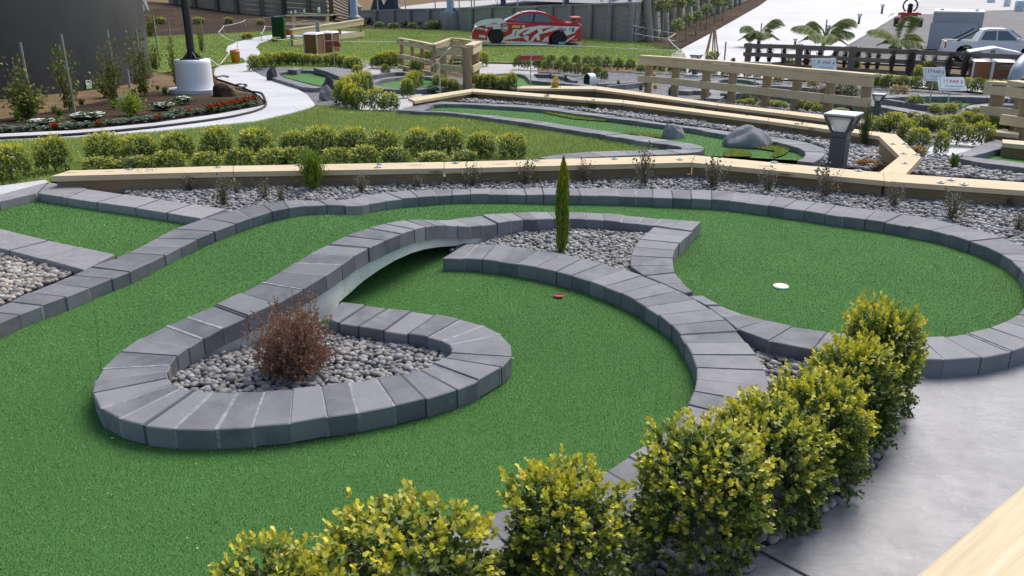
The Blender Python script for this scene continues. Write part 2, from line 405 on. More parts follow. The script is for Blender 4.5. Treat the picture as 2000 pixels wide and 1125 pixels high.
# ------------------------------------------------------------ kerbs of concrete blocks
def pw(line, z=None):
    """photo points (px, py[, z]) to world; without any z they lie on the terrain + z"""
    out = []
    for q in line:
        if len(q) == 3: out.append(P(*q))
        elif callable(z): out.append(z(*q))
        else: out.append(P(q[0], q[1], z))
    return out
def kerb(name, A, B, label, bw=.19, thick=.13, gap=.006, mats=None, smooth=True, group=None, jit=.12, light=.35):
    """row of blocks whose tops lie between the top edges A and B"""
    A = catmull(A, .02) if smooth else catmull_lin(A); B = catmull(B, .02) if smooth else catmull_lin(B)
    LA, LB = arclen(A), arclen(B); n = max(1, round(LA[-1]/bw))
    sa = [LA[-1]*k/n+(random.uniform(-jit, jit)*bw if 0 < k < n else 0) for k in range(n+1)]
    pa = [along(A, LA, s) for s in sa]; sb = []; j = 0
    Bn = np.array([b[:2] for b in B])
    for k, p in enumerate(pa):
        if k == 0: i = 0
        elif k == n: i = len(B)-1
        else:
            hi = min(len(B), j+max(12, int(3.2*bw/.02)*2))
            i = j+int(np.argmin(((Bn[j:hi]-np.array(p[:2]))**2).sum(1)))
        j = max(i, j); sb.append(LB[j])
    for _ in range(3): sb = [sb[0]]+[(sb[k-1]+2*sb[k]+sb[k+1])/4 for k in range(1, n)]+[sb[-1]] if n > 1 else sb
    pb = [along(B, LB, s) for s in sb]
    m = MB(); bev = .006
    ctr = sum((p for p in pa+pb), Vector())/(2*len(pa))
    for k in range(n):
        a0, a1, b1, b0 = pa[k], pa[k+1], pb[k+1], pb[k]
        g = min(.35*max((a1-a0).length, .02), gap*random.choice((.5, .7, 1, 1, 1.5))); gb = min(.35*max((b1-b0).length, .01), g)
        ua = (a1-a0).normalized()*g/2; ub = (b1-b0).normalized()*gb/2 if (b1-b0).length > 1e-6 else Vector()
        jz = random.uniform(-.0045, .0045); la = (b0-a0).normalized()*random.uniform(-.004, .004)
        q = [a0+ua, a1-ua, b1-ub, b0+ub]
        q = [v+la+Vector((0, 0, jz+random.uniform(-.002, .002))) for v in q]; c = sum(q, Vector())/4
        ins = [v+(c-v).normalized()*bev for v in q]
        vs = ins+[v-Vector((0, 0, bev*.7)) for v in q]+[v-Vector((0, 0, thick)) for v in q]
        fs = [[0, 1, 2, 3]]+[[i, i+4, (i+1) % 4+4, (i+1) % 4] for i in range(4)]+[[i+4, i+8, (i+1) % 4+8, (i+1) % 4+4] for i in range(4)]
        if (q[1]-q[0]).cross(q[3]-q[0]).z < 0: fs = [f[::-1] for f in fs]
        m.add(vs, fs, 0, None, random.random())
    for k in range(1, n):                       # mortar only in the joints
        a, b = pa[k], pb[k]; w = b-a
        if w.length < .02: continue
        u = Vector((-w.y, w.x, 0)).normalized()*(gap*.75+.002); w = w.normalized()*.003; zz_ = Vector((0, 0, .0025)); dn = Vector((0, 0, thick-.003))
        q = [a+w-u-zz_, a+w+u-zz_, b-w+u-zz_, b-w-u-zz_]; v8 = q+[v-dn for v in q]
        fs = [[0, 1, 2, 3], [0, 4, 5, 1], [2, 6, 7, 3], [1, 5, 6, 2], [3, 7, 4, 0]]
        if (q[1]-q[0]).cross(q[3]-q[0]).z < 0: fs = [f[::-1] for f in fs]
        m.add(v8, fs, 1 if random.random() < light else 2)
    o = m.build(name, (mats or [M_PAVER, M_MORTAR])+[M_MORTAR_D], None, ctr)
    return tag(o, label, 'kerb', group)
def catmull_lin(pts, step=.02):
    out = []
    for a, b in zip(pts, pts[1:]):
        n = max(1, int((b-a).length/step)); out += [a.lerp(b, k/n) for k in range(n)]
    return out+[pts[-1]]
# the outer kerb of the lane and the right-hand green: traced along its green side and its outer side
hz = lambda x: float(np.interp(x, [0, 200, 352, 431, 505, 572, 637, 670, 701, 729, 800, 3000], [0, 0, .03, .075, .11, .125, .105, .075, .045, .02, 0, 0]))
K1_IN = [(-520, 905), (-240, 764), (-120, 700), (0, 630), (50, 610), (85.5, 596.6), (132, 579.5), (179, 560.6), (226.5, 541.4), (271, 523), (313.5, 502), (352, 482), (393, 463), (431, 447), (468.6, 433), (505.5, 421), (539, 411), (572, 405), (606, 401), (637.5, 400), (670, 401.5), (701, 402), (729, 396), (757.5, 391.5), (801, 387), (834, 384.5), (866, 382), (895, 380.5), (942.5, 379.5), (1000, 380), (1040, 380.5), (1105, 380.5), (1187, 382), (1211, 382.5), (1279, 385.5), (1350, 388), (1412, 391), (1437, 394), (1500, 401.5), (1542, 408), (1581, 412.5), (1620, 419.5), (1660, 425), (1700, 430), (1741, 436), (1777, 442.5), (1809, 447.5), (1846, 456), (1875, 465), (1897, 472), (1926, 482.5), (1952, 494), (1975, 508), (1991, 523), (2004, 540), (2008, 565), (2004, 590), (1997, 607), (1979, 619), (1958, 629.5), (1931, 640), (1899.5, 647.5), (1859, 654.4), (1826, 658), (1790, 658.6), (1763, 658), (1700, 655.5), (1628, 649.6), (1590.5, 645.5), (1533.5, 635.5), (1499, 626.5), (1451, 613.6), (1425.5, 604), (1400, 593.5), (1385, 584.5), (1372.5, 577)]
K1_OUT = [(-590, 868), (-290, 734), (-170, 668), (0, 599), (43.5, 579.5), (75, 563), (121.5, 547.4), (165, 526.4), (210, 510.5), (255, 490.4), (294, 470.6), (333, 450.5), (372, 434), (411, 423), (453, 410), (487.5, 403.4), (528, 394.5), (564, 391), (607, 390.5), (652, 391.5), (682, 388), (721, 379.5), (775, 374.5), (812, 372.5), (857, 370.5), (922, 369), (990, 368), (1050, 367.5), (1107, 367), (1175, 367), (1247, 368), (1320, 370), (1390, 372), (1459, 377), (1500, 381), (1530, 386), (1567, 391), (1640, 401), (1720, 412.5), (1800, 422.5), (1837, 430), (1877, 440), (1917, 450), (1952, 462.5), (2000, 481), (2040, 500), (2075, 530), (2090, 570), (2085, 610), (2060, 645), (2030, 667), (2000, 679), (1977.5, 685), (1931, 695.5), (1877, 701), (1820, 702), (1763, 700), (1690, 696), (1607, 687.5), (1568, 679), (1511, 668.5), (1472, 661), (1455.5, 656), (1424, 629.5), (1401, 611), (1374, 593), (1346, 578)]
k1in = [P(x, y, .085+hz(x)*(x < 800 and y < 700 or 0)) for x, y in K1_IN]
k1out = [P(x, y, .085+hz(x*1.0+8)*(x < 800 and y < 700 or 0)) for x, y in K1_OUT]
kerb('block_kerb', k1in, k1out, 'long grey block kerb round the left lane and the right putting green', .158)
# teardrop ring that climbs onto the arch and runs on to the pointed end by the cypress
K2_OUT = [(666, 590, .098), (688, 592, .1), (730, 598, .1), (776.5, 604, .1), (818.5, 609, .1), (866.5, 616.6, .1), (907, 625, .1), (949, 636.4, .1), (976, 650.5, .1), (994, 665.5, .1), (1000.6, 689.5, .1), (992.5, 706, .1), (964, 728.5, .1), (925, 748, .1), (870, 768, .1), (800, 786, .1), (717, 803.5, .1), (640.5, 815.5, .1), (555, 829, .1), (459, 836.5, .1), (369, 838.6, .1), (289.5, 832, .1), (247.5, 823.6, .1), (201, 800.5, .1), (185.4, 784, .1), (181.5, 757, .1), (195, 725.5, .1), (222, 697, .105), (258, 670, .115), (300, 646, .13), (354, 623, .15), (403.5, 602.5, .17), (453, 580, .195), (495, 559, .215), (543, 533, .24), (600, 497, .275), (650.5, 472.6, .30), (685, 456.4, .315), (721, 445.6, .325), (757, 435.4, .33), (790, 430, .325), (820, 429, .30), (862, 430, .235), (904, 425.5, .18), (962.5, 418, .15), (1009, 415, .135), (1057, 413, .125), (1120, 414.4, .115), (1154, 415.5, .11), (1225, 420, .105), (1297.5, 427.5, .1), (1370, 434, .1)]
K2_IN = [(638, 622, .098), (665.5, 631.6, .1), (710.5, 638.5, .1), (757, 646, .1), (805, 653.5, .1), (835, 658.6, .1), (860.5, 664.6, .1), (880, 674, .1), (882, 689, .1), (859, 704.5, .1), (835, 717, .1), (793, 729, .1), (760, 735, .1), (678, 746.5, .1), (606, 757, .1), (552, 762, .1), (474, 765, .1), (420, 764.5, .1), (366, 761.5, .1), (336, 750.4, .1), (327, 731.5, .105), (331.5, 713.5, .11), (345, 695.5, .12), (369, 677.5, .135), (396, 660, .15), (430.5, 642, .17), (478.5, 619.6, .195), (525, 599.5, .215), (568.5, 577, .24), (613, 551.5, .265), (653.5, 526, .29), (686.5, 502, .305), (719.5, 484, .32), (754, 468.4, .33), (785.5, 456.4, .33), (817, 446.5, .315), (845.5, 441.4, .28), (877, 440, .235), (904, 441.4, .195), (932.5, 442.5, .165), (952, 438.5, .155), (1012, 430, .14), (1042, 428, .13), (1110, 427, .12), (1160, 429.5, .11), (1216, 434, .105), (1242.5, 436, .1), (1277, 440, .1), (1312, 445.5, .1), (1351, 451.5, .1)]
k2out, k2in = pw(K2_OUT), pw(K2_IN)
kerb('block_kerb', k2out, k2in, 'grey block kerb looping round the brown bush and climbing over the arch', .152, .095, .010, light=.7)
# short curved kerb that closes the cypress bed, and the kerb round the near side of the lower green
K3_R = [(1370, 434), (1351, 453), (1327.5, 474), (1314.5, 497.5), (1315.5, 520), (1319, 535), (1332.5, 550.5), (1352.5, 569)]
K3_L = [(1277.5, 441), (1276, 442.5), (1255, 462), (1244, 475), (1235, 491), (1231, 506), (1232, 522.5), (1236, 531), (1266, 542), (1300, 555.5), (1337, 571.5)]
kerb('block_kerb', pw(K3_R[1:], .097), pw(K3_L[1:], .097), 'short curved grey block kerb right of the cypress, ending in a point', .16)
K4_IN = [(863.5, 503.5), (907, 504.4), (947.5, 507), (989.5, 512.5), (1030, 518.7), (1057, 523.5), (1092.5, 531.5), (1132.5, 543), (1156, 550), (1192.5, 564), (1227.5, 579), (1246, 589), (1277.5, 609), (1295, 620), (1317.5, 640), (1330, 656), (1343, 679), (1357, 703), (1361, 724), (1360, 748), (1354, 769), (1341, 798.5), (1325, 819), (1291, 848), (1262, 868.5), (1210, 902), (1179, 922), (1080, 963), (967, 1000), (860, 1031), (740, 1070), (600, 1114), (480, 1160)]
K4_OUT = [(910, 475.6), (947.5, 477), (982, 478.6), (1027, 486), (1072, 491.5), (1112.5, 498), (1142.5, 506), (1187.5, 517.5), (1230, 529), (1264, 542), (1300, 556), (1336, 572.5), (1372, 592), (1399, 610), (1422.5, 629), (1445, 652), (1464.5, 677), (1482.5, 703), (1496, 729), (1502, 756), (1500, 785), (1486, 820), (1460, 852), (1420, 886), (1370, 920), (1300, 962), (1230, 1000), (1130, 1045), (1010, 1088), (880, 1132), (740, 1185), (600, 1240)]
k4in, k4out = pw(K4_IN, .09), pw(K4_OUT, .09)
kerb('block_kerb', k4in, k4out, 'wide grey block kerb curving along the near hedge and lower green', .138)
# ------------------------------------------------------------ the lower and right green: one level sheet under kerbs and beds
mid = lambda a, b: [p.lerp(q, .5) for p, q in zip(a, b)]
def flat(pts, z): return [Vector((p.x, p.y, z)) for p in pts]
turf_out = [P(-700, 760, 0), P(-120, 695, 0)]+[Vector((p.x, p.y, 0)) for p in offset_line(catmull(k1in[3:62], .25), .09)][:]
ring_right = [Vector((p.x, p.y, 0)) for p in offset_line(catmull(k1in, .2), .09)]
loop = [P(-1500, 1300, 0)]+ring_right+[Vector((p.x, p.y, 0)) for p in catmull(k4in, .2) if p.y < P(1372, 580).y]
loop = [p for i, p in enumerate(loop) if i == 0 or (p-loop[i-1]).length > .03]+[P(300, 1300, 0)]
flat0 = lambda x, y: 0.0
sheet('putting_green', loop, M_TURF, 0, flat0, .5)
# lane that climbs over the tunnel: a sheet lofted between its two kerbs
ta = [(p-Vector((0, 0, .083))) for p in catmull(k1in[7:31], .05)]           # along the left kerb
tb = [(p-Vector((0, 0, .070))) for p in catmull(k2out[26:51], .05)]         # along the arch kerb
La, Lb = arclen(ta), arclen(tb)
NI, NJ = 90, 14; vs = []; fs = []
for i in range(NI+1):
    a, b = along(ta, La, La[-1]*i/NI), along(tb, Lb, Lb[-1]*i/NI)
    e = min(1, i/10, (NI-i)/10)
    a, b = a+(a-b).normalized()*.03, b+(b-a).normalized()*.05
    a.z, b.z = a.z*e+.0035, b.z*e+.0035
    for j in range(NJ+1):
        t = j/NJ; p = a.lerp(b, t); vs.append(tuple(p))
for i in range(NI):
    for j in range(NJ):
        o = i*(NJ+1)+j; fs.append([o, o+NJ+1, o+NJ+2, o+1])
me = bpy.data.meshes.new('lane_turf'); me.from_pydata(vs, [], fs); me.materials.append(M_TURF)
for p in me.polygons: p.use_smooth = True
if me.polygons[0].normal.z < 0: me.flip_normals()
tag(link('lane_turf', me), None, None, None, 'structure')
LANE = np.array(vs).reshape(NI+1, NJ+1, 3)
# turf fibres
def fibres(name, q, z, length, width, cols, parent=None, label='short green fibres of the artificial turf', lean=.55, cat='artificial turf'):
    n = len(q); a = RNG.uniform(0, 2*np.pi, n); ln = RNG.uniform(.6, 1.2, n)*length; w = RNG.uniform(.6, 1.3, n)*width
    d = np.stack([np.cos(a), np.sin(a)], 1); le = RNG.normal(0, lean, (n, 2))
    b = np.concatenate([q, z[:, None]], 1)
    tip = b+np.concatenate([le*ln[:, None], ln[:, None]], 1)
    s = np.concatenate([d*w[:, None]/2, np.zeros((n, 1))], 1)
    V = np.stack([b-s, b+s, tip], 1).reshape(-1, 3); F = np.arange(3*n).reshape(n, 3)
    sw = np.zeros(n)                             # broad worn and fresher patches
    for k, (fx, fy, ph) in enumerate(((1.1, .7, 0), (-.6, 1.7, 2), (2.3, 1.1, 4), (3.1, -2.2, 1), (.5, -4.3, 3), (6.1, 4.7, 5))): sw += np.sin(q[:, 0]*fx+q[:, 1]*fy+ph+1.3*np.sin(q[:, 0]*fy*.7-q[:, 1]*fx*.5))/(1+.35*k)
    c = cols[RNG.integers(0, len(cols), n)]*RNG.uniform(.82, 1.18, (n, 1))*(1+.055*sw[:, None])*(1+np.array([.03, 0, .01])*sw[:, None])
    return tag(link(name, np_mesh(name, V, F, np.repeat(c, 3, 0), [M_FIBRE])), label, cat, None, 'stuff')
TC = np.array([(.100, .235, .062), (.125, .285, .078), (.16, .34, .10), (.075, .18, .048), (.21, .40, .15)])
def npz(n, z): return np.full(n, z)
q = grid_points(loop, .0066)
d = np.hypot(q[:, 0], q[:, 1]); 
k2poly = np.array([p[:2] for p in catmull(k2out[1:27], .1)])          # skip the bed inside the ring
keep = (np.abs(q[:, 0]) < q[:, 1]*.68+.9)&(RNG.uniform(0, 1, len(q)) < np.clip(4.2/d, .3, 1))&(~inside(q, k2poly[:, :2]))
q = q[keep]
zz = npz(len(q), 0.0)
fibres('turf_fibres', q, zz, .0075, .0034, TC)
g = []
for i in range(NI):
    for j in range(NJ):
        p0, p1, p3 = LANE[i, j], LANE[i+1, j], LANE[i, j+1]; ar = np.linalg.norm(np.cross(p1-p0, p3-p0)); k = int(ar*14000+.5)
        u, v = RNG.uniform(0, 1, (2, k, 1)); g.append(p0+u*(p1-p0)+v*(p3-p0))
g = np.concatenate(g)
fibres('turf_fibres', g[:, :2], g[:, 2], .0075, .0036, TC, None, 'short green fibres on the lane that climbs over the arch')
# crumbs of grit and dry leaf bits on the turf
gq = q[RNG.integers(0, len(q), 260)]; n_ = len(gq); sc_ = RNG.uniform(.0022, .0055, n_)
V, F, Cc = scatter(*ico(1), np.concatenate([gq, npz(n_, .008)[:, None]], 1), rot_z(RNG.uniform(0, 6, n_))@(np.eye(3)[None]*(sc_[:, None]*np.array([1.6, .9, .5]))[:, None, :]), np.array([(.55, .52, .45), (.30, .20, .10), (.45, .40, .30), (.10, .08, .05)])[RNG.integers(0, 4, n_)])
tag(link('grit', np_mesh('grit', V, F, Cc, [M_PEB])), 'crumbs of grit and leaf on the lower turf', 'grit', None, 'stuff')
# ------------------------------------------------------------ arch wall and tunnel under the lane
wall = [p.copy() for p in catmull(k2in[19:48], .02)]
wall = [q_ for q_ in offset_line(wall, .025)]
Lw = arclen(wall)
def on_wall(px, py):                            # where the sight line meets the upright wall
    dx, dy, _ = ray(px, py); best = None
    for i in range(len(wall)-1):
        a, b = wall[i], wall[i+1]
        fa, fb = a.x*dy-a.y*dx, b.x*dy-b.y*dx
        if fa*fb <= 0 and fa != fb:
            t = fa/(fa-fb); p = a.lerp(b, t); s = Lw[i]+t*(Lw[i+1]-Lw[i])
            if best is None or s < best[0]: best = (s, ZAT(p, py))
    return best
arch = [on_wall(*q_) for q_ in [(656, 600), (662.5, 590.5), (685, 571), (712, 547), (742, 526), (772, 508), (802, 494.5), (826, 487.5), (862, 482), (890, 480.5)]]
arch = [a for a in arch if a]
arch[0] = (arch[0][0], 0.0)
s0, s1 = arch[0][0], arch[-1][0]+.22
arch_s = [a[0] for a in arch]+[arch[-1][0]+.12, s1]; arch_z = [max(0, a[1]) for a in arch]+[max(.05, arch[-1][1]-.06), -.02]
m = MB(); N = 150; vs = []; fs = []
back = []
for k in range(N+1):
    s = Lw[-1]*k/N; p = along(wall, Lw, s); top = p.z-.088; bot = -.03
    if s0 <= s <= s1: bot = min(top-.012, float(np.interp(s, arch_s, arch_z)))
    vs += [(p.x, p.y, top), (p.x, p.y, bot)]
for k in range(N): fs.append([2*k, 2*k+1, 2*k+3, 2*k+2])
m.add(vs, fs, 0, None, .5, True)
hd = (along(wall, Lw, s1)-along(wall, Lw, s0)); hd.z = 0; hd.normalize(); inn = Vector((-hd.y, hd.x, 0))
if inn.x > 0: inn = -inn
vs = []; fs = []; K = 40
for k in range(K+1):                            # vault soffit with its end walls
    s = s0+(s1-s0)*k/K; p = along(wall, Lw, s); z = float(np.interp(s, arch_s, arch_z)); z = min(z, p.z-.10)
    for d_ in (0, .35, .75): vs.append((p.x+inn.x*d_, p.y+inn.y*d_, max(-.02, z-.03*d_)))
for k in range(K):
    for j in (0, 1): o_ = 3*k+j; fs.append([o_, o_+3, o_+4, o_+1])
m.add(vs, fs, 0, None, .5, True)
vs2 = []
for k in range(K+1): v = vs[3*k+2]; vs2 += [v, (v[0], v[1], -.03)]
m.add(vs2, [[2*k, 2*k+2, 2*k+3, 2*k+1] for k in range(K)], 0)
tag(m.build('arch_wall', [M_WCONC], None, wall[len(wall)//2]), 'stained white concrete arch wall carrying the lane over the dark tunnel', 'concrete wall')
# ------------------------------------------------------------ pebbles
ICO1, ICO2 = ico(1), ico(2)
PC0 = np.array([(.19, .19, .20), (.26, .26, .27), (.33, .325, .325), (.41, .40, .39), (.30, .275, .24), (.15, .155, .17), (.52, .51, .49), (.36, .32, .26)])
PC = PC0*.68+PC0.mean(0)*.32
def pebbles(name, poly, label, z, size=.045, base_col=PC, cover=1.0, sub=2, base=True, shrink=0):
    zf = (lambda x, y: terr(x, y)+z) if z is not None else None
    if base: sheet('pebble_bed', poly, M_BEDBASE, z, None, .6)
    q = grid_points(poly, size*.80/cover); n = len(q)
    if n == 0: return None
    zz = terr_np(q)+z+size*.14
    top = RNG.uniform(0, 1, n) < .38; zz = zz+top*size*RNG.uniform(.12, .42, n)
    sc = np.clip(RNG.lognormal(0, .22, n), .55, 1.7)*size*.5
    S3 = np.stack([sc*RNG.uniform(.95, 1.35, n), sc*RNG.uniform(.8, 1.05, n), sc*RNG.uniform(.5, .8, n)], 1)
    M = rot_z(RNG.uniform(0, 6.28, n))@rot_x(RNG.normal(0, .35, n))@(np.eye(3)[None]*S3[:, None, :])
    bv, bf = ICO2 if sub == 2 else ICO1
    c = base_col[RNG.integers(0, len(base_col), n)]*RNG.uniform(.7, 1.2, (n, 1))
    V, F, Cc = scatter(bv, bf, np.concatenate([q, zz[:, None]], 1), M, c)
    return tag(link(name, np_mesh(name, V, F, Cc, [M_PEB], True)), label, 'pebbles', None, 'stuff')
inside_k2 = [p-(p-Vector((0, 0, 0))).normalized()*0 for p in catmull(k2in[:30], .15)]
pebbles('pebbles', flat(inside_k2, 0), 'rounded grey pebbles round the brown bush inside the looping kerb', .022, .032, PC*.78)
cyp = catmull(k2in[37:47], .15)+pw(K3_L[:7], .1)+catmull(pw(K4_OUT[:9], .09), .15)[::-1]+[P(895, 470, .05)]
pebbles('pebbles', flat(cyp, 0), 'rounded grey pebbles in the pointed bed round the cypress', .022, .033, PC*.82)
PATH_IN = [(1758, 727), (1756, 760), (1754, 795), (1743.5, 852.5), (1721, 897), (1680.5, 940), (1640, 980), (1586, 1020), (1527.5, 1049), (1482.5, 1076), (1415, 1106), (1388, 1119), (1280, 1160), (1130, 1215), (980, 1270)]
path_in = catmull(pw(PATH_IN, -.012), .15)
ring_out = [Vector((p.x, p.y, 0)) for p in k1out]
wedge = path_in+[P(760, 1290, 0)]+[p for p in catmull(k4out[15:], .2)][::-1]+[P(1463, 660, 0), P(1568, 684, 0), P(1620, 694, 0), P(1700, 702, .03), P(1758, 712, 0)]
pebbles('pebbles', flat(wedge, 0), 'dark grey pebbles under the near clipped hedge beside the path', -.004, .036, PC*.8)
tri = pw([(-420, 455), (-90, 465), (0, 486), (81, 506), (165, 529), (121, 549), (75, 565), (43, 581), (0, 601), (-170, 672), (-290, 738), (-590, 872), (-900, 800)], .02)
pebbles('pebbles', flat(tri, 0), 'pale brownish pebbles in the corner left of the lane', .03, .035, PC*np.array([1.12, 1.05, .95]))
# bed between the long kerb and the near timber edging
strip = [p for p in pw([(185, 366), (275, 361), (400, 358), (500, 357), (675, 356), (825, 353), (1000, 351), (1100, 348), (1345, 342), (1500, 356), (1625, 371), (1825, 396), (2000, 402), (2300, 430), (2350, 468), (2140, 556), (2095, 570)], 0)]
strip += [Vector((p.x, p.y, 0)) for p in catmull([P(x, y, .05) for x, y in K1_OUT[14:46]], .3)][::-1]+pw([(440, 408), (392, 400), (294, 386)], .05)
pebbles('pebbles', flat(strip, 0), 'grey pebble strip with thin shrubs between the long kerb and the timber edging', .02, .041, PC*.92, 1.0, 1)
# ------------------------------------------------------------ small square green on the left
LK = [M_PAVER2, M_MORTAR_D]
def zl(z): return z
kerb('block_kerb', pw([(70, 377), (0, 394), (-80, 413), (-300, 466)], .085), pw([(92, 356), (20, 376), (0, 380.5), (-110, 405), (-340, 455)], .085), 'brownish flat block kerb at the far left beside the white path', .39, .13, .008, LK, False)
kerb('block_kerb', pw([(74, 377), (156, 390), (242, 402), (344, 417.5), (392, 426)], .085), pw([(96, 356.5), (206, 374), (294, 386), (392, 400), (440, 407)], .085), 'brownish block kerb along the back of the small square green', .39, .13, .008, LK, False)
kerb('block_kerb', pw([(-340, 380), (-70, 430), (0, 447), (55, 460), (150, 481), (225, 497)], .085), pw([(-380, 405), (-95, 462), (0, 484), (81, 504.5), (165, 527)], .085), 'brownish block kerb between the small square green and the pale pebbles', .39, .13, .008, LK, False)
sq = pw([(72, 380), (400, 424), (425, 437), (352, 466), (245, 512), (225, 503), (0, 452), (-100, 432), (-330, 392), (-330, 470), (-90, 418)], .004)
sheet('putting_green', flat(sq, 0), M_TURF, .012, flat0, .5)
qq = grid_points(sq, .013); fibres('turf_fibres', qq, npz(len(qq), .012), .012, .006, TC*np.array([1.1, 1, 1]), None, 'short green fibres of the small square green')
# ------------------------------------------------------------ the grey path on the right
pth = path_in+[P(1100, 1400, 0), P(2600, 1500, 0), P(3300, 800, 0), P(3000, 480, 0), P(2350, 470, 0), P(2140, 560, 0)]+[P(x, y, 0) for x, y in [(2090, 640), (2060, 668), (1977, 705), (1880, 724), (1800, 727)]]
sheet('footpath', flat(pth, 0), M_PATH, -.012, flat0, .8)
m = MB(); a, b = P(1484, 1075.5, -.008), P(1660, 1168, -.008)
m.beam(a, b, .006, .004); tag(m.build('path_joint', M_MORTAR_D, None, a), None, None, None, 'structure')
m = MB(); o = P(1450, 1112, -.01); bv, bf = ICO2
vs = [(v[0]*.045*(1+.25*math.sin(3*v[1])), v[1]*.026, (v[2]*.012+.008)) for v in bv]
m.add([Vector(v)+o for v in vs], [list(f) for f in bf], 0, None, .5, True)
tag(m.build('flat_stone', M_ROCKP, None, o), 'small flat pale stone lying on the grey path by the hedge', 'stone')
# cups
def cup(px, py, r, label, mats, z=.0115, ring=False):
    c = P(px, py, z); t_ = empty('golf_hole', c); tag(t_, label, 'golf hole')
    m = MB()
    if ring:
        m.lathe((0, 0, 0), [(r, -.004), (r, .003), (r*.93, .005), (r*.6, .0035), (.001, .003)], 32, 0, .5, True, False); m.build('cover', mats[0], t_)
    else:
        m.lathe((0, 0, 0), [(r*1.04, -.002), (r*1.04, .002), (r*.9, .003), (r*.88, .001)], 28, 0, .5, True, False); m.build('rim', mats[0], t_)
        m = MB(); m.lathe((0, 0, 0), [(r*.9, .0015), (.001, .0015)], 28, 0, .5, True, False); m.build('cup', M_DARK, t_)  # flat disc, its near-black colour paints the shade inside the hole
        m = MB(); m.prism([(r*.8*math.cos(a_), r*.42*math.sin(a_)-r*.32) for a_ in np.linspace(0, 2*math.pi, 20, endpoint=False)], .001, None, (0, 0, .0022)); m.build('liner', mats[0], t_)
cup(1091, 577, .030, 'small red lined hole in the lower green', [M_CUPRED])
cup(1525, 559, .049, 'white round cup cover in the right putting green', [M_WHITE], .0065, True)
# ------------------------------------------------------------ timber rail close to the camera
m = MB(); a, b = AT(2120, 843, 1.50), AT(1690, 1206, 1.03)
a.z = b.z = 1.02
a = P(2080, 878, 1.02); b = P(1700, 1196, 1.02)
side = Vector(((b-a).y, -(b-a).x, 0)).normalized()
if side.x < 0: side = -side
rt = empty('timber_handrail', (a+b)/2); tag(rt, 'pale timber handrail in the near corner beside the path', 'handrail')
org = Vector(rt.location)
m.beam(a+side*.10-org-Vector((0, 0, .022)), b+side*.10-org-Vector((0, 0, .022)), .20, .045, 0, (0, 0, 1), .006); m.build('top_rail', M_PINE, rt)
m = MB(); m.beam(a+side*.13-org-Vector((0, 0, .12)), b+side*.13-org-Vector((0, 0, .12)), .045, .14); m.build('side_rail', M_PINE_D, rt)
pp = (a.lerp(b, .25)+side*.2); m = MB(); m.tube([(pp.x-org.x, pp.y-org.y, -1.04), (pp.x-org.x, pp.y-org.y, -.05)], .06, 12); m.build('post', M_POSTW, rt)
# ------------------------------------------------------------ ground sheets beyond the near course
def gpx(line, h=0.0): return [G(x, y, h) for x, y in line]
gs = [(-160, -30), (160, -30), (160, 6), (160, 16), (160, 26), (160, 46), (160, 300), (-160, 300), (-160, 46), (-160, 26), (-160, 16), (-160, 6)]
vs = []; ys = [-30, 0, 8, 12, 16, 20, 26, 34, 46, 300]
vs = []; 
for y in ys: vs += [(-200, y, terr(0, y)-.05), (200, y, terr(0, y)-.05)]
me = bpy.data.meshes.new('ground'); me.from_pydata(vs, [], [[2*i, 2*i+1, 2*i+3, 2*i+2] for i in range(len(ys)-1)]); me.materials.append(M_SOIL)
tag(link('ground', me), None, None, None, 'structure')
# front lawn with its hedge rows; far boundary is the white path, near boundary the timber edging
lawn1 = gpx([(-260, 420), (-200, 300), (0, 275), (150, 269), (300, 258), (425, 246), (500, 238), (562, 224), (605, 212), (617, 206), (660, 208), (700, 216), (775, 217), (890, 221), (1000, 236), (1150, 259), (1250, 275), (1325, 286), (1335, 291), (1240, 296), (1132, 302), (1050, 315), (900, 322), (600, 333), (300, 341), (105, 351), (95, 357), (0, 374), (-160, 406)])
sheet('front_lawn', lawn1, M_LAWN, -.004)
# back lawn: from the barrier rope up to the beds
lawn2 = gpx([(275, 145), (430, 128), (500, 128), (640, 134), (760, 127), (930, 120), (1010, 122), (1230, 128), (1300, 128), (1340, 112), (1330, 97), (1300, 88), (1240, 82), (1160, 75), (1100, 71), (1000, 64), (900, 59), (800, 57), (710, 56), (640, 56), (560, 60), (500, 62), (440, 65), (350, 69), (270, 73), (240, 90), (250, 130)])
sheet('back_lawn', lawn2, M_LAWN, -.016, None, 1.5)
# brown beds
sheet('mulch_bed', gpx([(-200, 300), (0, 261), (150, 254), (300, 240), (425, 223), (500, 209), (520, 203), (505, 187), (480, 180), (440, 182), (430, 165), (415, 150), (350, 142), (270, 139), (150, 165), (0, 190), (-200, 230)]), M_MULCH, -.012)
sheet('dry_soil', gpx([(-200, 262), (0, 232), (60, 222), (120, 215), (185, 200), (230, 190), (300, 178), (342, 178), (344, 150), (300, 141), (270, 140), (150, 160), (0, 185), (-200, 220)]), M_SOIL, -.006)
sheet('mulch_bank', gpx([(235, 80), (270, 73), (350, 69), (440, 65), (500, 62), (560, 60), (620, 56), (690, 52), (700, 45), (640, 36), (580, 32), (520, 28), (400, 14), (300, 3), (200, 3), (150, 40)]), M_MULCH, .0, None, 1.2)
sheet('mulch_bed', gpx([(690, 56), (800, 58), (900, 60), (960, 63), (960, 58), (900, 55), (772, 46), (700, 43)]), M_MULCH, -.008, None, 1.5)
sheet('mulch_bed', gpx([(1232, 83), (1262, 90), (1300, 97), (1322, 97), (1396, 58), (1480, 14), (1500, -3), (1440, -3), (1396, 24), (1320, 48), (1240, 79)]), M_MULCH, -.006, None, 2)
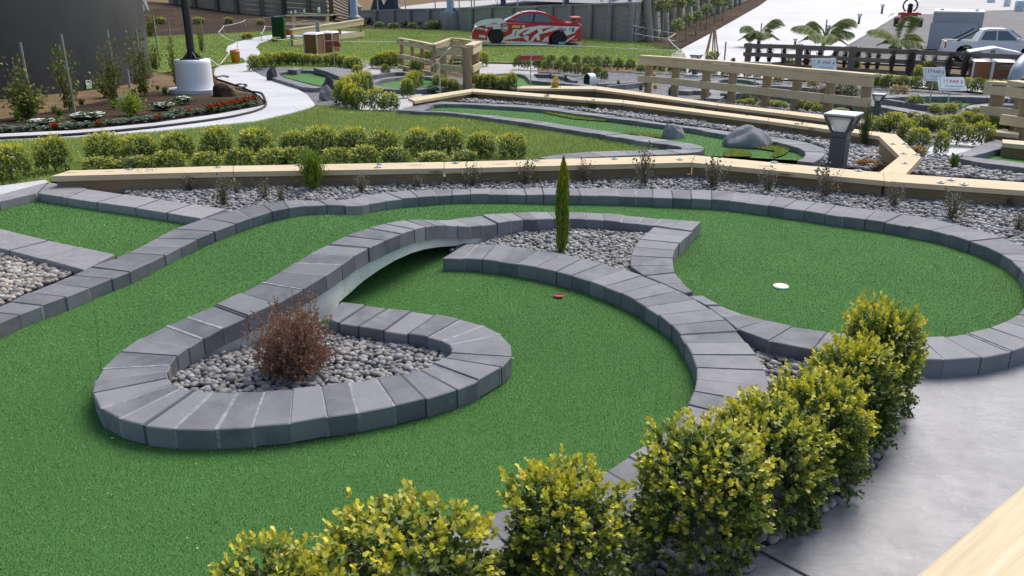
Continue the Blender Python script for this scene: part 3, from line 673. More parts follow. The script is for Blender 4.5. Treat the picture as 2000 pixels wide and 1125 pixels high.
# white curving path on the left and its branches
wp = gpx([(-260, 305), (0, 278), (150, 271.5), (300, 260.5), (425, 248.5), (500, 240), (562, 226.5), (605, 213.5), (617, 206), (600, 185), (575, 170), (540, 159), (516, 150), (500, 142), (488, 133), (490, 120), (508, 106), (508, 101), (500, 93), (508, 85), (530, 78), (560, 72), (600, 71), (640, 70), (700, 62), (640, 60), (560, 66), (520, 69), (490, 75), (462, 82), (445, 90), (441, 100), (452, 108), (474, 114), (481, 122), (465, 125), (430, 128), (420, 133), (418, 145), (424, 153), (440, 158), (470, 168), (490, 176), (508, 188), (522, 203), (500, 209), (425, 222.5), (300, 240), (150, 254), (0, 261), (-260, 290)])
sheet('white_path', wp, M_WPATH, .0, None, .8)
nwp = gpx([(-160, 395), (0, 364), (88, 352), (96, 357), (20, 377), (0, 382), (-160, 414)])
sheet('white_path', nwp, M_WPATH, .006, None, .5)
# white paths between the far holes
for ln in ([(700, 131), (730, 127), (770, 120), (1020, 121), (1300, 127), (1330, 140), (1480, 152), (1700, 163), (2060, 190), (2060, 172), (1700, 140), (1560, 128), (1480, 122), (1330, 116), (1200, 126), (930, 120), (760, 118), (700, 119)],
           [(700, 212), (760, 219), (800, 215), (830, 195), (822, 182), (822, 172), (790, 172), (760, 176), (740, 182), (700, 200)],
           [(1800, 304), (1815, 288), (1850, 266), (1890, 256), (1945, 256), (1930, 280), (1880, 302), (1850, 306)],
           [(700, 135), (720, 150), (790, 150), (785, 130), (730, 126)], [(930, 146), (1050, 146), (1050, 126), (935, 124)]):
    sheet('grey_paving' if ln[0][0] in (930,) else 'white_path', gpx(ln), M_APRON if ln[0][0] in (930, 700) else M_WPATH, -.010, None, 1.5)
# gravel of the far holes
gv = gpx([(500, 146), (486, 134), (520, 124), (600, 124), (690, 132), (712, 140), (735, 150), (790, 152), (800, 140), (930, 150), (1030, 140), (1140, 138), (1340, 140), (1480, 154), (1700, 166), (2100, 196), (2200, 330), (1990, 330), (1900, 340), (1830, 330), (1790, 310), (1700, 250), (1500, 232), (1200, 196), (920, 178), (830, 186), (760, 178), (710, 200), (690, 215), (620, 207), (600, 187), (575, 171), (540, 160)])
sheet('gravel', gv, M_GRAVEL, -.02, None, 1.0)
# driveway, ramp and concrete apron at the upper right
sheet('concrete_ramp', gpx([(1318, 118), (1308, 108), (1398, 60), (1482, 12), (1505, -4), (1800, -4), (1790, 6), (1690, 64), (1596, 116), (1480, 124), (1400, 122)]), M_RAMP, .004, None, 3)
sheet('driveway', gpx([(1604, 113), (1690, 66), (1745, 25), (1815, 27), (1905, 21), (2060, 16), (2500, 30), (2500, 150), (2000, 140), (1800, 128), (1640, 122)]), M_ASPH, .004, None, 4)
sheet('apron', gpx([(1742, 27), (1790, 3), (1800, -4), (2300, -4), (2300, 30), (2060, 17), (1905, 22), (1815, 28)]), M_APRON, .012, None, 6)
m = MB(); a = [G(x, y, .03) for x, y in [(1600, 115), (1690, 65), (1742, 34), (1793, 4), (1806, -4)]]
for p, q in zip(a, a[1:]): m.beam(p, q, .45, .12)
tag(m.build('drive_kerb', M_WPATH, None, a[0]), 'pale concrete kerb along the edge of the asphalt driveway', 'kerb')
# ------------------------------------------------------------ lane with the two boulders, between front lawn and middle timber edging
LZ = .075
g2 = gpx([(815, 218), (842, 203), (900, 203), (1050, 213), (1150, 225), (1275, 242), (1400, 263), (1502, 275), (1562, 290), (1576, 299), (1572, 307), (1560, 314), (1420, 306), (1352, 304), (1310, 306), (1150, 312), (1120, 306), (1300, 301), (1362, 296), (1350, 281), (1292, 272), (1150, 252), (1000, 231), (900, 222)], .0)
sheet('putting_green', g2, M_TURF, .004, None, .6)
kerb('block_kerb', gpx([(826, 216), (900, 220), (1000, 229.5), (1150, 251), (1292, 271), (1350, 280), (1372, 286), (1377, 290), (1362, 297), (1307, 301), (1220, 303.5), (1140, 307), (1090, 312)], LZ), gpx([(800, 217), (890, 221.5), (1000, 236), (1150, 259), (1250, 275), (1312, 283), (1330, 288), (1335, 291), (1322, 292), (1240, 293), (1132, 297), (1090, 301), (1050, 308)], LZ), 'grey block kerb along the front lawn, turning sharply back at the timber edging', .3, .14, .008)
kerb('block_kerb', gpx([(846, 204), (900, 203), (1050, 212.5), (1150, 225), (1237, 236), (1337, 249), (1420, 263), (1502, 274.5), (1529, 280.5), (1562, 289.5), (1574, 298.5), (1571, 307), (1556, 315)], LZ), gpx([(845, 197.5), (900, 200), (1050, 207), (1150, 219), (1275, 237), (1332, 244), (1420, 256), (1500, 266), (1550, 273), (1585, 281), (1610, 290), (1609, 305), (1588, 318)], LZ), 'long grey block kerb along the back of the boulder lane', .3, .14, .008)
kerb('block_kerb', gpx([(847, 204), (826, 216)], LZ), gpx([(845, 197), (775, 215)], LZ), 'short grey kerb closing the left end of the boulder lane', .3, .14, .008, None, False)
pebbles('pebbles', gpx([(850, 196), (885, 184), (920, 180), (1037, 187), (1150, 197), (1215, 203), (1300, 214), (1400, 227), (1500, 238), (1605, 251), (1700, 265), (1750, 305), (1700, 333), (1590, 318), (1609, 305), (1610, 290), (1585, 281), (1500, 266), (1420, 256), (1332, 244), (1275, 237), (1150, 219), (1050, 207), (900, 200)], .0), 'grey pebble bed between the boulder lane and the middle timber edging', .0, .062, PC*1.05, 1, 1)
pebbles('pebbles', gpx([(1765, 338), (1798, 310), (1810, 307), (1866, 308), (1898, 316), (2000, 329), (2150, 345), (2150, 372), (2000, 357), (1850, 347)]), 'grey pebble patch at the far right behind the timber edging', .0, .06, PC, 1, 1)
pebbles('pebbles', gpx([(1010, 172), (1162, 172), (1260, 187), (1400, 203), (1688, 232), (1688, 245), (1500, 228), (1400, 216), (1300, 205), (1150, 187), (1030, 178), (925, 172), (970, 168)]), 'narrow grey pebble strip below the long timber railing', .01, .06, PC, 1, 1)
# a few yellower rough patches laid on the turf
ROUGH = []
m_rough = mat('rough_patch', (.14, .20, .035), .9)
t = NT(m_rough); t.base(t.ramp(t.noise(120, 3, .8), [(.3, (.06, .10, .015)), (.6, (.17, .22, .04)), (.75, (.26, .30, .07))])); t.bump(t.noise(120, 3, .8), .8, .02)
for ln, lb in (([(1040, 215), (1080, 217), (1150, 225), (1237, 239), (1180, 239), (1120, 234), (1070, 224)], 'long yellowish strip of rough turf against the lane kerb'),
               ([(1215, 261), (1270, 263), (1300, 270), (1290, 272), (1240, 266)], 'small yellowish rough patch beside the angular boulder'),
               ([(1410, 309), (1420, 296), (1450, 297), (1470, 305), (1462, 309)], 'yellowish rough patch in front of the timber edging'),
               ([(1462, 291), (1500, 288), (1535, 291), (1542, 297), (1530, 306), (1512, 311), (1508, 306), (1516, 299), (1490, 294)], 'crescent of rough turf beside the big boulder')):
    o = sheet('rough_turf', gpx(ln), m_rough, .022, None, .3, None, lb, 'turf patch'); ROUGH.append((o, gpx(ln)))
# ------------------------------------------------------------ far holes: green strips and their kerbs
def strip_green(line): sheet('putting_green', gpx(line), M_TURF, .0, None, .8)
def far_kerb(line, label, w=.24, side=1, h=.09, bw=.35, smooth=True, mats=None):
    c = catmull(gpx(line, h), .1) if smooth else gpx(line, h)
    return kerb('block_kerb', c, offset_line(c, w*side), label, bw, .2, .01, mats, smooth)
# hole at the upper left with a wedge of pavers
strip_green([(544, 143), (556, 138), (600, 135.5), (630, 138), (690, 149), (700, 153), (668, 168), (632, 169), (600, 162), (560, 152)])
far_kerb([(700, 151.5), (680, 147.5), (625, 139), (592, 137.5), (560, 139.5), (544, 143)], 'grey kerb behind the small green at the upper left', .24, -1)
far_kerb([(544, 143), (552, 150), (585, 160), (615, 168), (632, 170)], 'grey kerb on the path side of the small green at the upper left', .3, -1)
m = MB(); pl = gpx([(563, 145), (580, 146.5), (594, 141.5), (578, 140)])
c = sum(pl, Vector())/4
poly = [(p.x-c.x, p.y-c.y) for p in pl]; m.prism(poly, .14, None, (0, 0, 0)); o = m.build('paver_block', M_PAVER); o.location = c
tag(o, 'grey paver block standing on the small upper left green', 'paver block')
m = MB(); pl = gpx([(613, 144), (640, 151), (682, 162), (702, 154), (690, 148), (650, 142.5)]); c = sum(pl, Vector())/6
m.prism([(p.x-c.x, p.y-c.y) for p in pl], .15); o = m.build('paver_wedge', M_PAVER); o.location = c
tag(o, 'pointed wedge of grey pavers dividing the small upper left green', 'paver wedge')
# round green in the middle distance
ring = [(730, 164), (740, 158), (765, 152.5), (800, 149.5), (835, 150), (865, 155), (874, 162), (862, 168), (835, 171.5), (800, 173), (765, 172), (742, 169), (730, 164)]
strip_green(ring[:-1])
far_kerb(ring, 'ring of grey kerb blocks round the small circular green', .22, 1, .10)
strip_green([(728, 152), (760, 146), (790, 144), (800, 147), (750, 153)])
far_kerb([(800, 144), (778, 140.5), (745, 145), (722, 148)], 'grey kerb behind the circular green', .22, -1, .12)
# green behind the leaning post-and-rail corner
strip_green([(930, 152), (960, 147), (1000, 145), (1022, 148), (1029, 153), (1034, 158), (1060, 160), (1100, 164), (1142, 169), (1060, 172), (930, 173)])
far_kerb([(920, 152), (960, 146), (1000, 143.5), (1022, 146), (1030, 152), (1036, 157), (1060, 159), (1100, 163), (1145, 168)], 'grey kerb curving behind the green with the white hoop', .25, 1, .1)
far_kerb([(1042, 145), (1075, 146), (1100, 150), (1118, 157)], 'thin pale kerb among the small conifers', .14, 1, .08, .5)
far_kerb([(1165, 162), (1200, 161), (1256, 157.5)], 'dark kerb right of the white hoop', .2, -1, .1)
far_kerb([(1190, 167.5), (1220, 165.5), (1258, 161)], 'pale topped kerb right of the white hoop', .12, 1, .1, .6)
# greens behind the long railing
strip_green([(1400, 158), (1430, 155), (1470, 160), (1482, 165), (1450, 166), (1405, 163)])
far_kerb([(1400, 158), (1430, 154), (1465, 158), (1486, 164)], 'grey kerb round a small far green behind the railing', .25, 1)
far_kerb([(1345, 159), (1366, 156), (1392, 158), (1380, 162), (1400, 167)], 'short kerb beside the far bollard light', .2, 1)
far_kerb([(1400, 166.5), (1460, 168), (1520, 168), (1560, 170.5), (1600, 173), (1656, 180)], 'pale kerb line seen between the railing posts', .16, 1, .09, .5)
strip_green([(1385, 180), (1432, 181), (1480, 185), (1560, 192), (1640, 200), (1720, 212), (1780, 226), (1800, 236), (1740, 240), (1690, 224), (1600, 212), (1500, 203), (1400, 196)])
far_kerb([(1432, 184), (1450, 182), (1480, 184.5), (1560, 191), (1640, 199), (1720, 209), (1775, 220), (1808, 232)], 'dark kerb along the long green behind the railing', .3, 1, .12)
far_kerb([(1345, 178), (1365, 176), (1385, 179), (1388, 186), (1376, 192)], 'grey rounded kerb at the left end of the long green', .3, 1, .08)
strip_green([(1735, 191), (1800, 190), (1900, 191.5), (2010, 197), (2010, 206), (1960, 200), (1895, 203), (1870, 213), (1840, 208), (1790, 201)])
far_kerb([(2040, 197), (1990, 193.5), (1900, 190), (1830, 188.5), (1780, 189), (1732, 191)], 'straight grey kerb behind the far right green', .3, -1, .12)
far_kerb([(1732, 193), (1770, 199), (1805, 204), (1842, 208)], 'pale kerb edge before the far right green', .12, -1, .09, .6)
far_kerb([(1990, 203), (1950, 201.5), (1905, 204), (1886, 209), (1898, 214), (1940, 216), (1995, 217)], 'rounded grey kerb under the curved steel tube', .3, 1, .1)
sheet('white_path', gpx([(1960, 207), (2000, 205), (2030, 208), (2000, 214), (1972, 212)]), M_WPATH, .03, None, .5)
# square green at the far right edge
strip_green([(1910, 310), (1957, 293), (2040, 302), (2080, 330), (2000, 320)])
kerb('block_kerb', gpx([(1895, 306), (1959, 288), (2002, 293), (2100, 305)], .08), gpx([(1858, 305), (1948, 271), (2000, 279), (2100, 290)], .08), 'grey kerb behind the square green at the right edge', .4, .14, .01, None, False)
kerb('block_kerb', gpx([(1895, 306.5), (2000, 319), (2100, 333)], .08), gpx([(1858, 306.5), (1898, 316), (2000, 328.5), (2100, 342)], .08), 'grey kerb in front of the square green at the right edge', .4, .14, .01, None, False)
sheet('grey_paving', gpx([(1892, 288), (1935, 276), (1990, 262), (2000, 280), (1950, 270)]), M_APRON, .02, None, .6)
# ------------------------------------------------------------ timber edgings: flat cap on an upright board
def edging(name, runs, label, zc, face, washers=None, capt=.05):
    """runs: list of ((near left, near right, far right, far left) photo points of the cap)"""
    t_ = None; first = None
    for k, quad in enumerate(runs):
        zz_ = zc if not callable(zc) else None
        q = [(P(x, y, zc) if zz_ is not None else zc(x, y)) for x, y in quad]
        if t_ is None:
            first = sum(q, Vector())/4; first.z = terr(first.x, first.y); t_ = empty(name, first); tag(t_, label, 'timber edging')
        o = Vector(t_.location); j = k*.0015
        m = MB(); L = (q[1]-q[0]).length; W = (q[3]-q[0]).length; of = random.random()*9
        v = [p-o-Vector((0, 0, j)) for p in q]+[p-o-Vector((0, 0, capt)) for p in q]
        c = sum(v, Vector())/8
        fs = [[0, 1, 2, 3], [7, 6, 5, 4], [0, 4, 5, 1], [1, 5, 6, 2], [2, 6, 7, 3], [3, 7, 4, 0]]
        uvp = [(of, 0), (of+L, 0), (of+L, W), (of, W)]*2
        uv = [[uvp[i] if n_ < 2 else ((uvp[i][0]), uvp[i][1]+(.06 if i > 3 else .0)+.3) for i in f] for n_, f in enumerate(fs)]
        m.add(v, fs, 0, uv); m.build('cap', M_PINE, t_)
        m = MB(); a, b = q[0].lerp(q[3], .22), q[1].lerp(q[2], .22)
        d_ = (b-a).normalized()*.01; a, b = a+d_-o, b-d_-o
        a.z -= capt+.002; b.z -= capt+.002; h = face
        a.z -= h/2; b.z -= h/2
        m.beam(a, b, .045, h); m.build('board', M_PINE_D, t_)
    return t_
def washer(t_, pts, z):
    o = Vector(t_.location)
    for x, y in pts:
        m = MB(); c = (P(x, y, z) if not callable(z) else z(x, y))-o
        m.box(c+Vector((0, 0, .003)), .055, .055, .004, rot3(random.random())); m.lathe(c+Vector((0, 0, .004)), [(.012, 0), (.012, .008), (.001, .009)], 6)
        m.build('bolt', M_GALV, t_)
def rot3(a): return Matrix.Rotation(a, 3, 'Z')
E1 = edging('timber_edging', [((100, 344), (455, 335), (455, 323.5), (136, 333)), ((456, 335), (867, 328.5), (867, 316), (456, 323.5)), ((868, 328.5), (1350, 316.5), (1357, 302.5), (868, 316)), ((1351.5, 316.5), (1728, 352.5), (1724, 336), (1358, 302.5)), ((1729, 352.6), (2400, 398), (2400, 382.6), (1725, 336.1))], 'long pale timber edging with bolt plates behind the thin shrubs', .19, .16)
washer(E1, [(253, 331), (425, 327), (583, 322.5), (740, 321), (738, 327), (890, 318), (1048, 313.5), (1200, 310), (1328, 311.5), (1512, 317), (1597, 332), (1677, 333), (1858, 351), (1838, 356), (1883, 360)], .19)
E2 = edging('timber_edging', [((1718, 336.5), (1757, 305), (1799, 307.5), (1768, 341)), ((1757, 304.5), (1717, 265.5), (1750, 262), (1799, 306.8))], 'angled pale timber edging forming a point beside the slate bollard', .185, .15)
washer(E2, [(1768, 319), (1790, 302), (1765, 300), (1744, 281), (1766, 281)], .186)
z3 = lambda x, y: G(x, y, .17)
E3 = edging('timber_edging', [((810, 197.5), (922, 178.6), (924, 173), (797, 191.5)), ((922.5, 178.6), (1215, 201), (1217, 195), (925, 173)), ((1216, 201), (1500, 236), (1500, 229.5), (1218, 195)), ((1501, 236.1), (1716, 265), (1750, 261.7), (1501, 229.6))], 'middle timber edging running from the leaning railing to the slate bollard', z3, .16)
E4 = edging('timber_edging', [((1010, 172.5), (1160, 174), (1168, 168.5), (1020, 167.5)), ((1161, 174), (1400, 206), (1402, 201), (1169, 168.5)), ((1401, 206), (1690, 241), (1690, 233), (1403, 201))], 'timber base board under the long railing', z3, .14)
E5 = edging('timber_edging', [((1928, 256), (1990, 263), (1990, 258), (1930, 251))], 'short timber base board under the far right railing', z3, .12)
E6 = edging('timber_edging', [((1958, 279), (2100, 293), (2100, 284), (1958, 272))], 'timber sleeper on the kerb at the right edge', z3, .12)
# ------------------------------------------------------------ grass blades
def blades(name, poly, n_m2, length, width, label, skip=()):
    ar = abs(sum(a.x*b.y-b.x*a.y for a, b in zip(poly, poly[1:]+poly[:1])))/2
    q_ = grid_points(poly, 1/math.sqrt(n_m2), .5)
    q_ = q_[np.abs(q_[:, 0]) < q_[:, 1]*.64+.5]
    for ex in skip: q_ = q_[~inside(q_, np.array([p[:2] for p in ex]))]
    lc = np.array([(.25, .37, .075), (.33, .46, .10), (.20, .32, .06), (.41, .47, .15), (.54, .51, .25)])
    fibres(name, q_, terr_np(q_)-.005, length, width, lc, None, label, .5, 'grass')
blades('lawn_grass', lawn1, 3600, .035, .012, 'short mown grass of the front lawn', (nwp,))
blades('lawn_grass', lawn2, 260, .05, .03, 'short mown grass of the back lawn', (wp,))

for o, poly in ROUGH:
    q_ = grid_points(poly, .016); lc = np.array([(.34, .42, .07), (.44, .52, .10), (.26, .32, .055), (.52, .56, .14)])
    f_ = fibres('rough_pile', q_, terr_np(q_)+.02, .032, .012, lc, None, None, .4); del f_['kind']; del f_['category']; f_.parent = o; f_['kind'] = 'stuff'
q_ = grid_points(g2, .026); fibres('turf_fibres', q_, terr_np(q_)+.004, .010, .009, TC, None, 'short green fibres of the boulder lane')
# ------------------------------------------------------------ things
def fr(x, y=None):                              # rotation whose local x runs along x and local z roughly along y
    x = Vector(x).normalized(); z = Vector(y or (0, 0, 1)); z = (z-x*z.dot(x)).normalized(); return Matrix((x, z.cross(x), z)).transposed()
def text(body, size, loc, M, m, parent, ext=.001, shear=0, sx=1.0, align='CENTER'):
    cu = bpy.data.curves.new('lettering', 'FONT'); cu.body = body; cu.size = size; cu.extrude = ext; cu.align_x = align; cu.align_y = 'CENTER'; cu.shear = shear
    cu.materials.append(m); o = bpy.data.objects.new('tmp', cu); COL.objects.link(o); bpy.context.view_layer.update()
    me = bpy.data.meshes.new_from_object(o.evaluated_get(bpy.context.evaluated_depsgraph_get())); bpy.data.objects.remove(o); o = link('lettering', me, parent); M4 = M.to_4x4() @ Matrix.Diagonal((sx, 1, 1, 1)); M4.translation = Vector(loc); o.matrix_local = M4; return o
def bollard(px, py, top_py, label, yaw=-37, k=1.0, plinth=False):
    b = G(px, py); H = ZAT(b, top_py)-b.z; t_ = empty('bollard_light', b, R(yaw)); tag(t_, label, 'bollard light', 'slate bollard lights')
    hw = H*.235*k; cw = hw*.52; zc = H*.70; zt = H*.965
    m = MB(); m.box((0, 0, zc*.44), cw*2, cw*2, zc*.88, None, 0, .006); m.build('column', M_SLATE, t_)
    m = MB(); m.box((0, 0, zc*.95), cw*2.06, cw*2.06, zc*.115, None, 0, .005)
    m.box((0, 0, zc*.885), cw*1.8, cw*1.8, zc*.03); m.build('collar', M_SLATE, t_)
    m = MB()
    for i in (-1, 1):
        for j in (-1, 1): m.beam((i*cw*.93, j*cw*.93, zc), (i*hw*.94, j*hw*.94, zt), hw*.16, hw*.16)
    for a, b2 in (((-1, -1), (1, -1)), ((1, -1), (1, 1)), ((1, 1), (-1, 1)), ((-1, 1), (-1, -1))):
        m.beam((a[0]*hw*.95, a[1]*hw*.95, zt-.004), (b2[0]*hw*.95, b2[1]*hw*.95, zt-.004), hw*.13, hw*.13)
    m.build('frame', M_SLATE, t_)
    m = MB(); a, b2 = cw*.72, hw*.82; z0, z1 = zc+.004, zt-.01
    vs = [(i*a, j*a, z0) for i, j in ((-1, -1), (1, -1), (1, 1), (-1, 1))]+[(i*b2, j*b2, z1) for i, j in ((-1, -1), (1, -1), (1, 1), (-1, 1))]
    m.add(vs, [[3, 2, 1, 0], [4, 5, 6, 7]]+[[i, (i+1) % 4, (i+1) % 4+4, i+4] for i in range(4)]); m.build('lens', M_LENS, t_)
    m = MB(); m.box((0, 0, zt+H*.012), hw*2.05, hw*2.05, H*.03, None, 0, .004); m.build('cap', M_SILVER, t_)
    if plinth: m = MB(); m.box((0, 0, .02), hw*3.4, hw*3.4, .06); m.build('plinth', M_WPATH, t_)
    return t_
bollard(1632, 342, 219, 'large slate bollard light in the pebbles behind the near timber edging')
bollard(1711, 229, 182.5, 'slate bollard light at the right end of the long railing')
bollard(1357, 148, 106, 'slate bollard light on a pale slab behind the long railing', -37, .95, True)
bollard(1552, 93, 75.5, 'small bollard light behind the dark fence between two palms', -30, .85)
bollard(1615, 72, 49, 'small bollard light partly hidden by the wide palm', -30, .85)
bollard(1677, 47, 27, 'small bollard light beside the driveway kerb, nearer of two', -30, .85)
bollard(1722, 27, 8.5, 'small bollard light beside the driveway kerb, farther of two', -30, .85)
# ---- pole on its white pedestal
b = G(383, 180); s = 1/PXM(b); t_ = empty('lamp_post', b); tag(t_, 'thick black pole bolted to a round white concrete pedestal in the bed', 'lamp post')
m = MB(); hp = ZAT(b, 116)-b.z; m.lathe((0, 0, 0), [(34*s, -.1), (33.5*s, hp*.9), (33*s, hp), (.01, hp+.004)], 40); m.build('pedestal', M_WHITE, t_)
m = MB(); m.prism([(52*s*math.cos(a)*(1+.06*math.sin(5*a)), 42*s*math.sin(a)) for a in np.linspace(0, 2*math.pi, 24, endpoint=False)], .09); m.build('footing', M_WPATH, t_)
m = MB(); m.tube([(0, 0, hp+.03), (0, 0, 7)], [7.2*s, 6.2*s], 20)
for k in range(4):
    a = math.pi/4+k*math.pi/2; d_ = Vector((math.cos(a), math.sin(a), 0)); m.prism([(0, 0), (13*s, 0), (0, 12*s)], .012, Matrix((d_, (0, 0, 1), d_.cross(Vector((0, 0, 1))))).transposed(), d_*6.5*s+Vector((0, 0, hp+.03)))
m.build('pole', M_BLACKP, t_)
m = MB(); m.box((0, 0, hp+.017), 36*s, 30*s, .03); m.build('base_plate', M_BLACKP, t_)
# ---- steel tank
tc = Vector((-20.15, 22.5, terr(-10, 22.5))); t_ = empty('water_tank', tc); tag(t_, 'huge round dark grey steel tank behind the staked saplings', 'water tank')
m = MB(); m.lathe((0, 0, 0), [(10, -.3), (10, 8)], 160, 0, .5, True, False); m.lathe((0, 0, 0), [(10, 8), (9.8, 8.1), (.1, 9)], 160, 0, .5, False, False); m.build('shell', M_TANK, t_)
def tank_pt(px, py, off=.02):
    dx, dy, dz = ray(px, py); a = dx*dx+dy*dy; bb = -2*(dx*tc.x+dy*tc.y); c = tc.x**2+tc.y**2-(10+off)**2; d_ = bb*bb-4*a*c
    t = (-bb-math.sqrt(max(d_, 0)))/(2*a); return Vector((dx*t, dy*t, CAMZ+dz*t))
q = [tank_pt(*p) for p in ((169, 174), (180, 172), (178, 156.5), (167, 157))]; c = sum(q, Vector())/4
t_ = empty('notice', c); tag(t_, 'small white and green notice fixed low on the grey tank', 'sign')
m = MB(); m.add([p-c for p in q], [[0, 1, 2, 3]]); m.build('panel', M_WHITE, t_)
nv = (q[1]-q[0]).cross(q[3]-q[0]).normalized()*.006
m = MB(); m.add([q[0].lerp(q[1], .06)-c+nv, q[0].lerp(q[1], .94)-c+nv, q[1].lerp(q[2], .5)-c+nv, q[0].lerp(q[3], .5)-c+nv], [[0, 1, 2, 3]]); m.build('green_band', paint('notice_green', (.25, .5, .18), .6), t_)
m = MB(); f = lambda u, v: q[0].lerp(q[1], u).lerp(q[3].lerp(q[2], u), v)-c+nv
m.add([f(.15, .75), f(.8, .75), f(.8, .9), f(.15, .9)], [[0, 1, 2, 3]]); m.build('print', M_NAVY, t_)
# ---- bucket
b = G(461, 122); s = 1/PXM(b); t_ = empty('bucket', b); tag(t_, 'orange plastic bucket standing on the grass by the white path', 'bucket')
m = MB(); h = 24*s; m.lathe((0, 0, 0), [(.01, 0), (7.6*s, 0), (9*s, h*.8), (9.4*s, h*.8), (9.4*s, h*.9), (9.1*s, h*.9), (9.3*s, h), (8.9*s, h), (7.4*s, .03), (.01, .03)], 28, 0, .5, True, False); m.build('body', M_ORANGE, t_)
m = MB(); m.tube([(9.3*s*math.cos(a), -9.3*s*math.sin(a)*.55-.05, h*.88-9*s*math.sin(a)*.9) for a in np.linspace(0, math.pi, 14)], .006, 6); m.build('handle', M_GALV, t_)
# ---- rope barrier on thin white stakes
def stake(px, top, bot, label):
    b = G(px, bot); h = ZAT(b, top)-b.z; r = .35/PXM(b)*1.5; m = MB(); k = h*.12
    m.tube([(0, 0, -.05), (0, 0, h-k)]+[(k*.35*math.sin(a), 0, h-k*.5-k*.5*math.cos(a)) for a in np.linspace(.3, 5.6, 9)], r, 6)
    o = m.build('rope_stake', M_ROPE); o.location = b; tag(o, label, 'rope stake', 'white stakes of the rope barrier'); return b+Vector((0, 0, h-k*.6))
def rope(pts, label, sag=.04):
    path = []
    for a, b in zip(pts, pts[1:]):
        for k in range(9): t = k/8; path.append(a.lerp(b, t)-Vector((0, 0, sag*4*t*(1-t)*(b-a).length*.15)))
    o0 = path[0]; m = MB(); m.tube([p-o0 for p in path], .014, 5); o = m.build('rope', M_ROPE); o.location = o0; tag(o, label, 'rope')
st = {}
for i, (x, a, b, l) in enumerate([(668, 80, 95, 'white stake on the lawn right of the cedar bins'), (1057, 86, 100, 'white stake on the lawn below the race car, left of three'), (1162, 90, 104, 'white stake on the lawn right of the race car'), (1235, 94, 107, 'white stake on the lawn below the wall corner'), (1328, 97, 116, 'white stake at the lawn corner by the concrete ramp'), (1303, 73, 94, 'white stake on the dark bed by the small standard tree'),
        (428, 62, 77, 'white stake at the lawn edge nearest the black pole'), (438, 50, 64, 'white stake at the foot of the mulch bank'), (473, 42, 57, 'left one of two close white stakes on the mulch bank'), (480, 38, 51, 'right one of two close white stakes on the mulch bank'), (466, 80, 113, 'white stake leaning over the orange bucket'), (413, 84, 102, 'lone white stake without rope right of the black pole'),
        (512, 64, 88, 'white stake at the far side of the path bend'), (519, 50, 65, 'white stake beside the green matting box'), (545, 77, 93, 'white stake on the grass left of the cedar bins'), (565, 74, 88, 'white stake under the left end of the timber rail'), (582, 79, 95, 'white stake touching the left cedar bin'), (679, 27, 40, 'white stake behind the timber rail near the grey column'), (414, 112, 148, 'white stake right of the white pedestal')]):
    st[i] = stake(x, a, b, l)
cor = G(1236, 82); 
rope([AT(578, 75, st[16].y), st[0], AT(800, 80.5, 38), st[1], st[2], st[3], st[4]], 'long white rope across the back lawn in front of the race car')
rope([AT(1236, 49.5, cor.y-.3), AT(1290, 60.5, cor.y+1), AT(1320, 65, cor.y)], 'upper white rope from the wall corner to the small tree')
rope([AT(1236, 64.5, cor.y-.3), AT(1303, 75.5, st[5].y), AT(1320, 80, cor.y-.5)], 'lower white rope from the wall corner to the small tree')
rope([AT(1320, 65, cor.y), st[5], st[4]], 'white rope from the small tree down to the lawn corner')
rope([st[10], st[6], st[7], st[8], st[9], AT(540, 32, st[9].y), AT(600, 26, st[9].y), st[17]], 'white rope climbing the mulch bank behind the picnic table')
rope([st[10], AT(428, 128, G(428, 130).y), st[18]], 'slack white rope from the bucket towards the pedestal')
rope([AT(563, 55, st[13].y), st[13], st[12], st[14], st[15], st[16]], 'white rope round the path bend left of the bins')
# ---- picnic table with matting and cups
b = G(602, 78); s = 1/PXM(b); yaw = R(12)
t_ = empty('picnic_table', G(608, 66), yaw); tag(t_, 'new pine picnic table covered with green matting', 'picnic table'); bt = Vector(t_.location); s = 1/PXM(bt)
W = 88*s; ht = ZAT(bt, 30)-bt.z; m = MB()
for k in range(5): m.box((0, -.32+k*.16, ht), W, .15, .045)
m.build('table_top', M_PINE, t_)
for sy in (-1, 1):
    m = MB(); m.box((0, sy*.72, ht*.56), W*1.05, .24, .045); m.build('bench', M_PINE, t_)
for sx in (-.36, .36):
    m = MB(); m.beam((sx*W, -.8, .0), (sx*W, -.2, ht-.03), .045, .12, 0, (1, 0, 0)); m.build('leg', M_PINE, t_)
    m = MB(); m.beam((sx*W+.05, .8, .0), (sx*W+.05, .2, ht-.03), .045, .12, 0, (1, 0, 0)); m.build('leg', M_PINE, t_)
    m = MB(); m.beam((sx*W+.025, -.72, ht*.50), (sx*W+.025, .72, ht*.50), .05, .1); m.build('cross_bar', M_PINE, t_)
m = MB(); m.box((-.05, .08, ht+.032), W*1.0, .78, .02); m.build('matting', M_GREENTT, t_)
Rz = Matrix.Rotation(yaw, 3, 'Z')
for dx, dy, r, h, l in ((-.40, .1, .05, .16, 'white cup at the left end of the picnic table'), (-.31, .25, .055, .20, 'white cup second from the left on the picnic table'), (-.12, .2, .05, .24, 'cream jar in the middle of the picnic table'), (.20, .05, .08, .36, 'tall white bottle on the picnic table')):
    o = MB(); o.lathe((0, 0, 0), [(.01, 0), (r*.85, 0), (r, h*.7), (r*.8, h*.8), (r*.85, h), (.01, h)], 16); c = o.build('cup' if h < .22 else 'bottle', M_WHITE)
    c.location = bt+Rz@Vector((dx*W, dy, ht+.043)); tag(c, l, 'cup' if h < .22 else 'bottle')
b = G(546, 77); s = 1/PXM(b); t_ = empty('matting_box', b, R(8)); tag(t_, 'dark green matting hung over a box left of the picnic table', 'box')
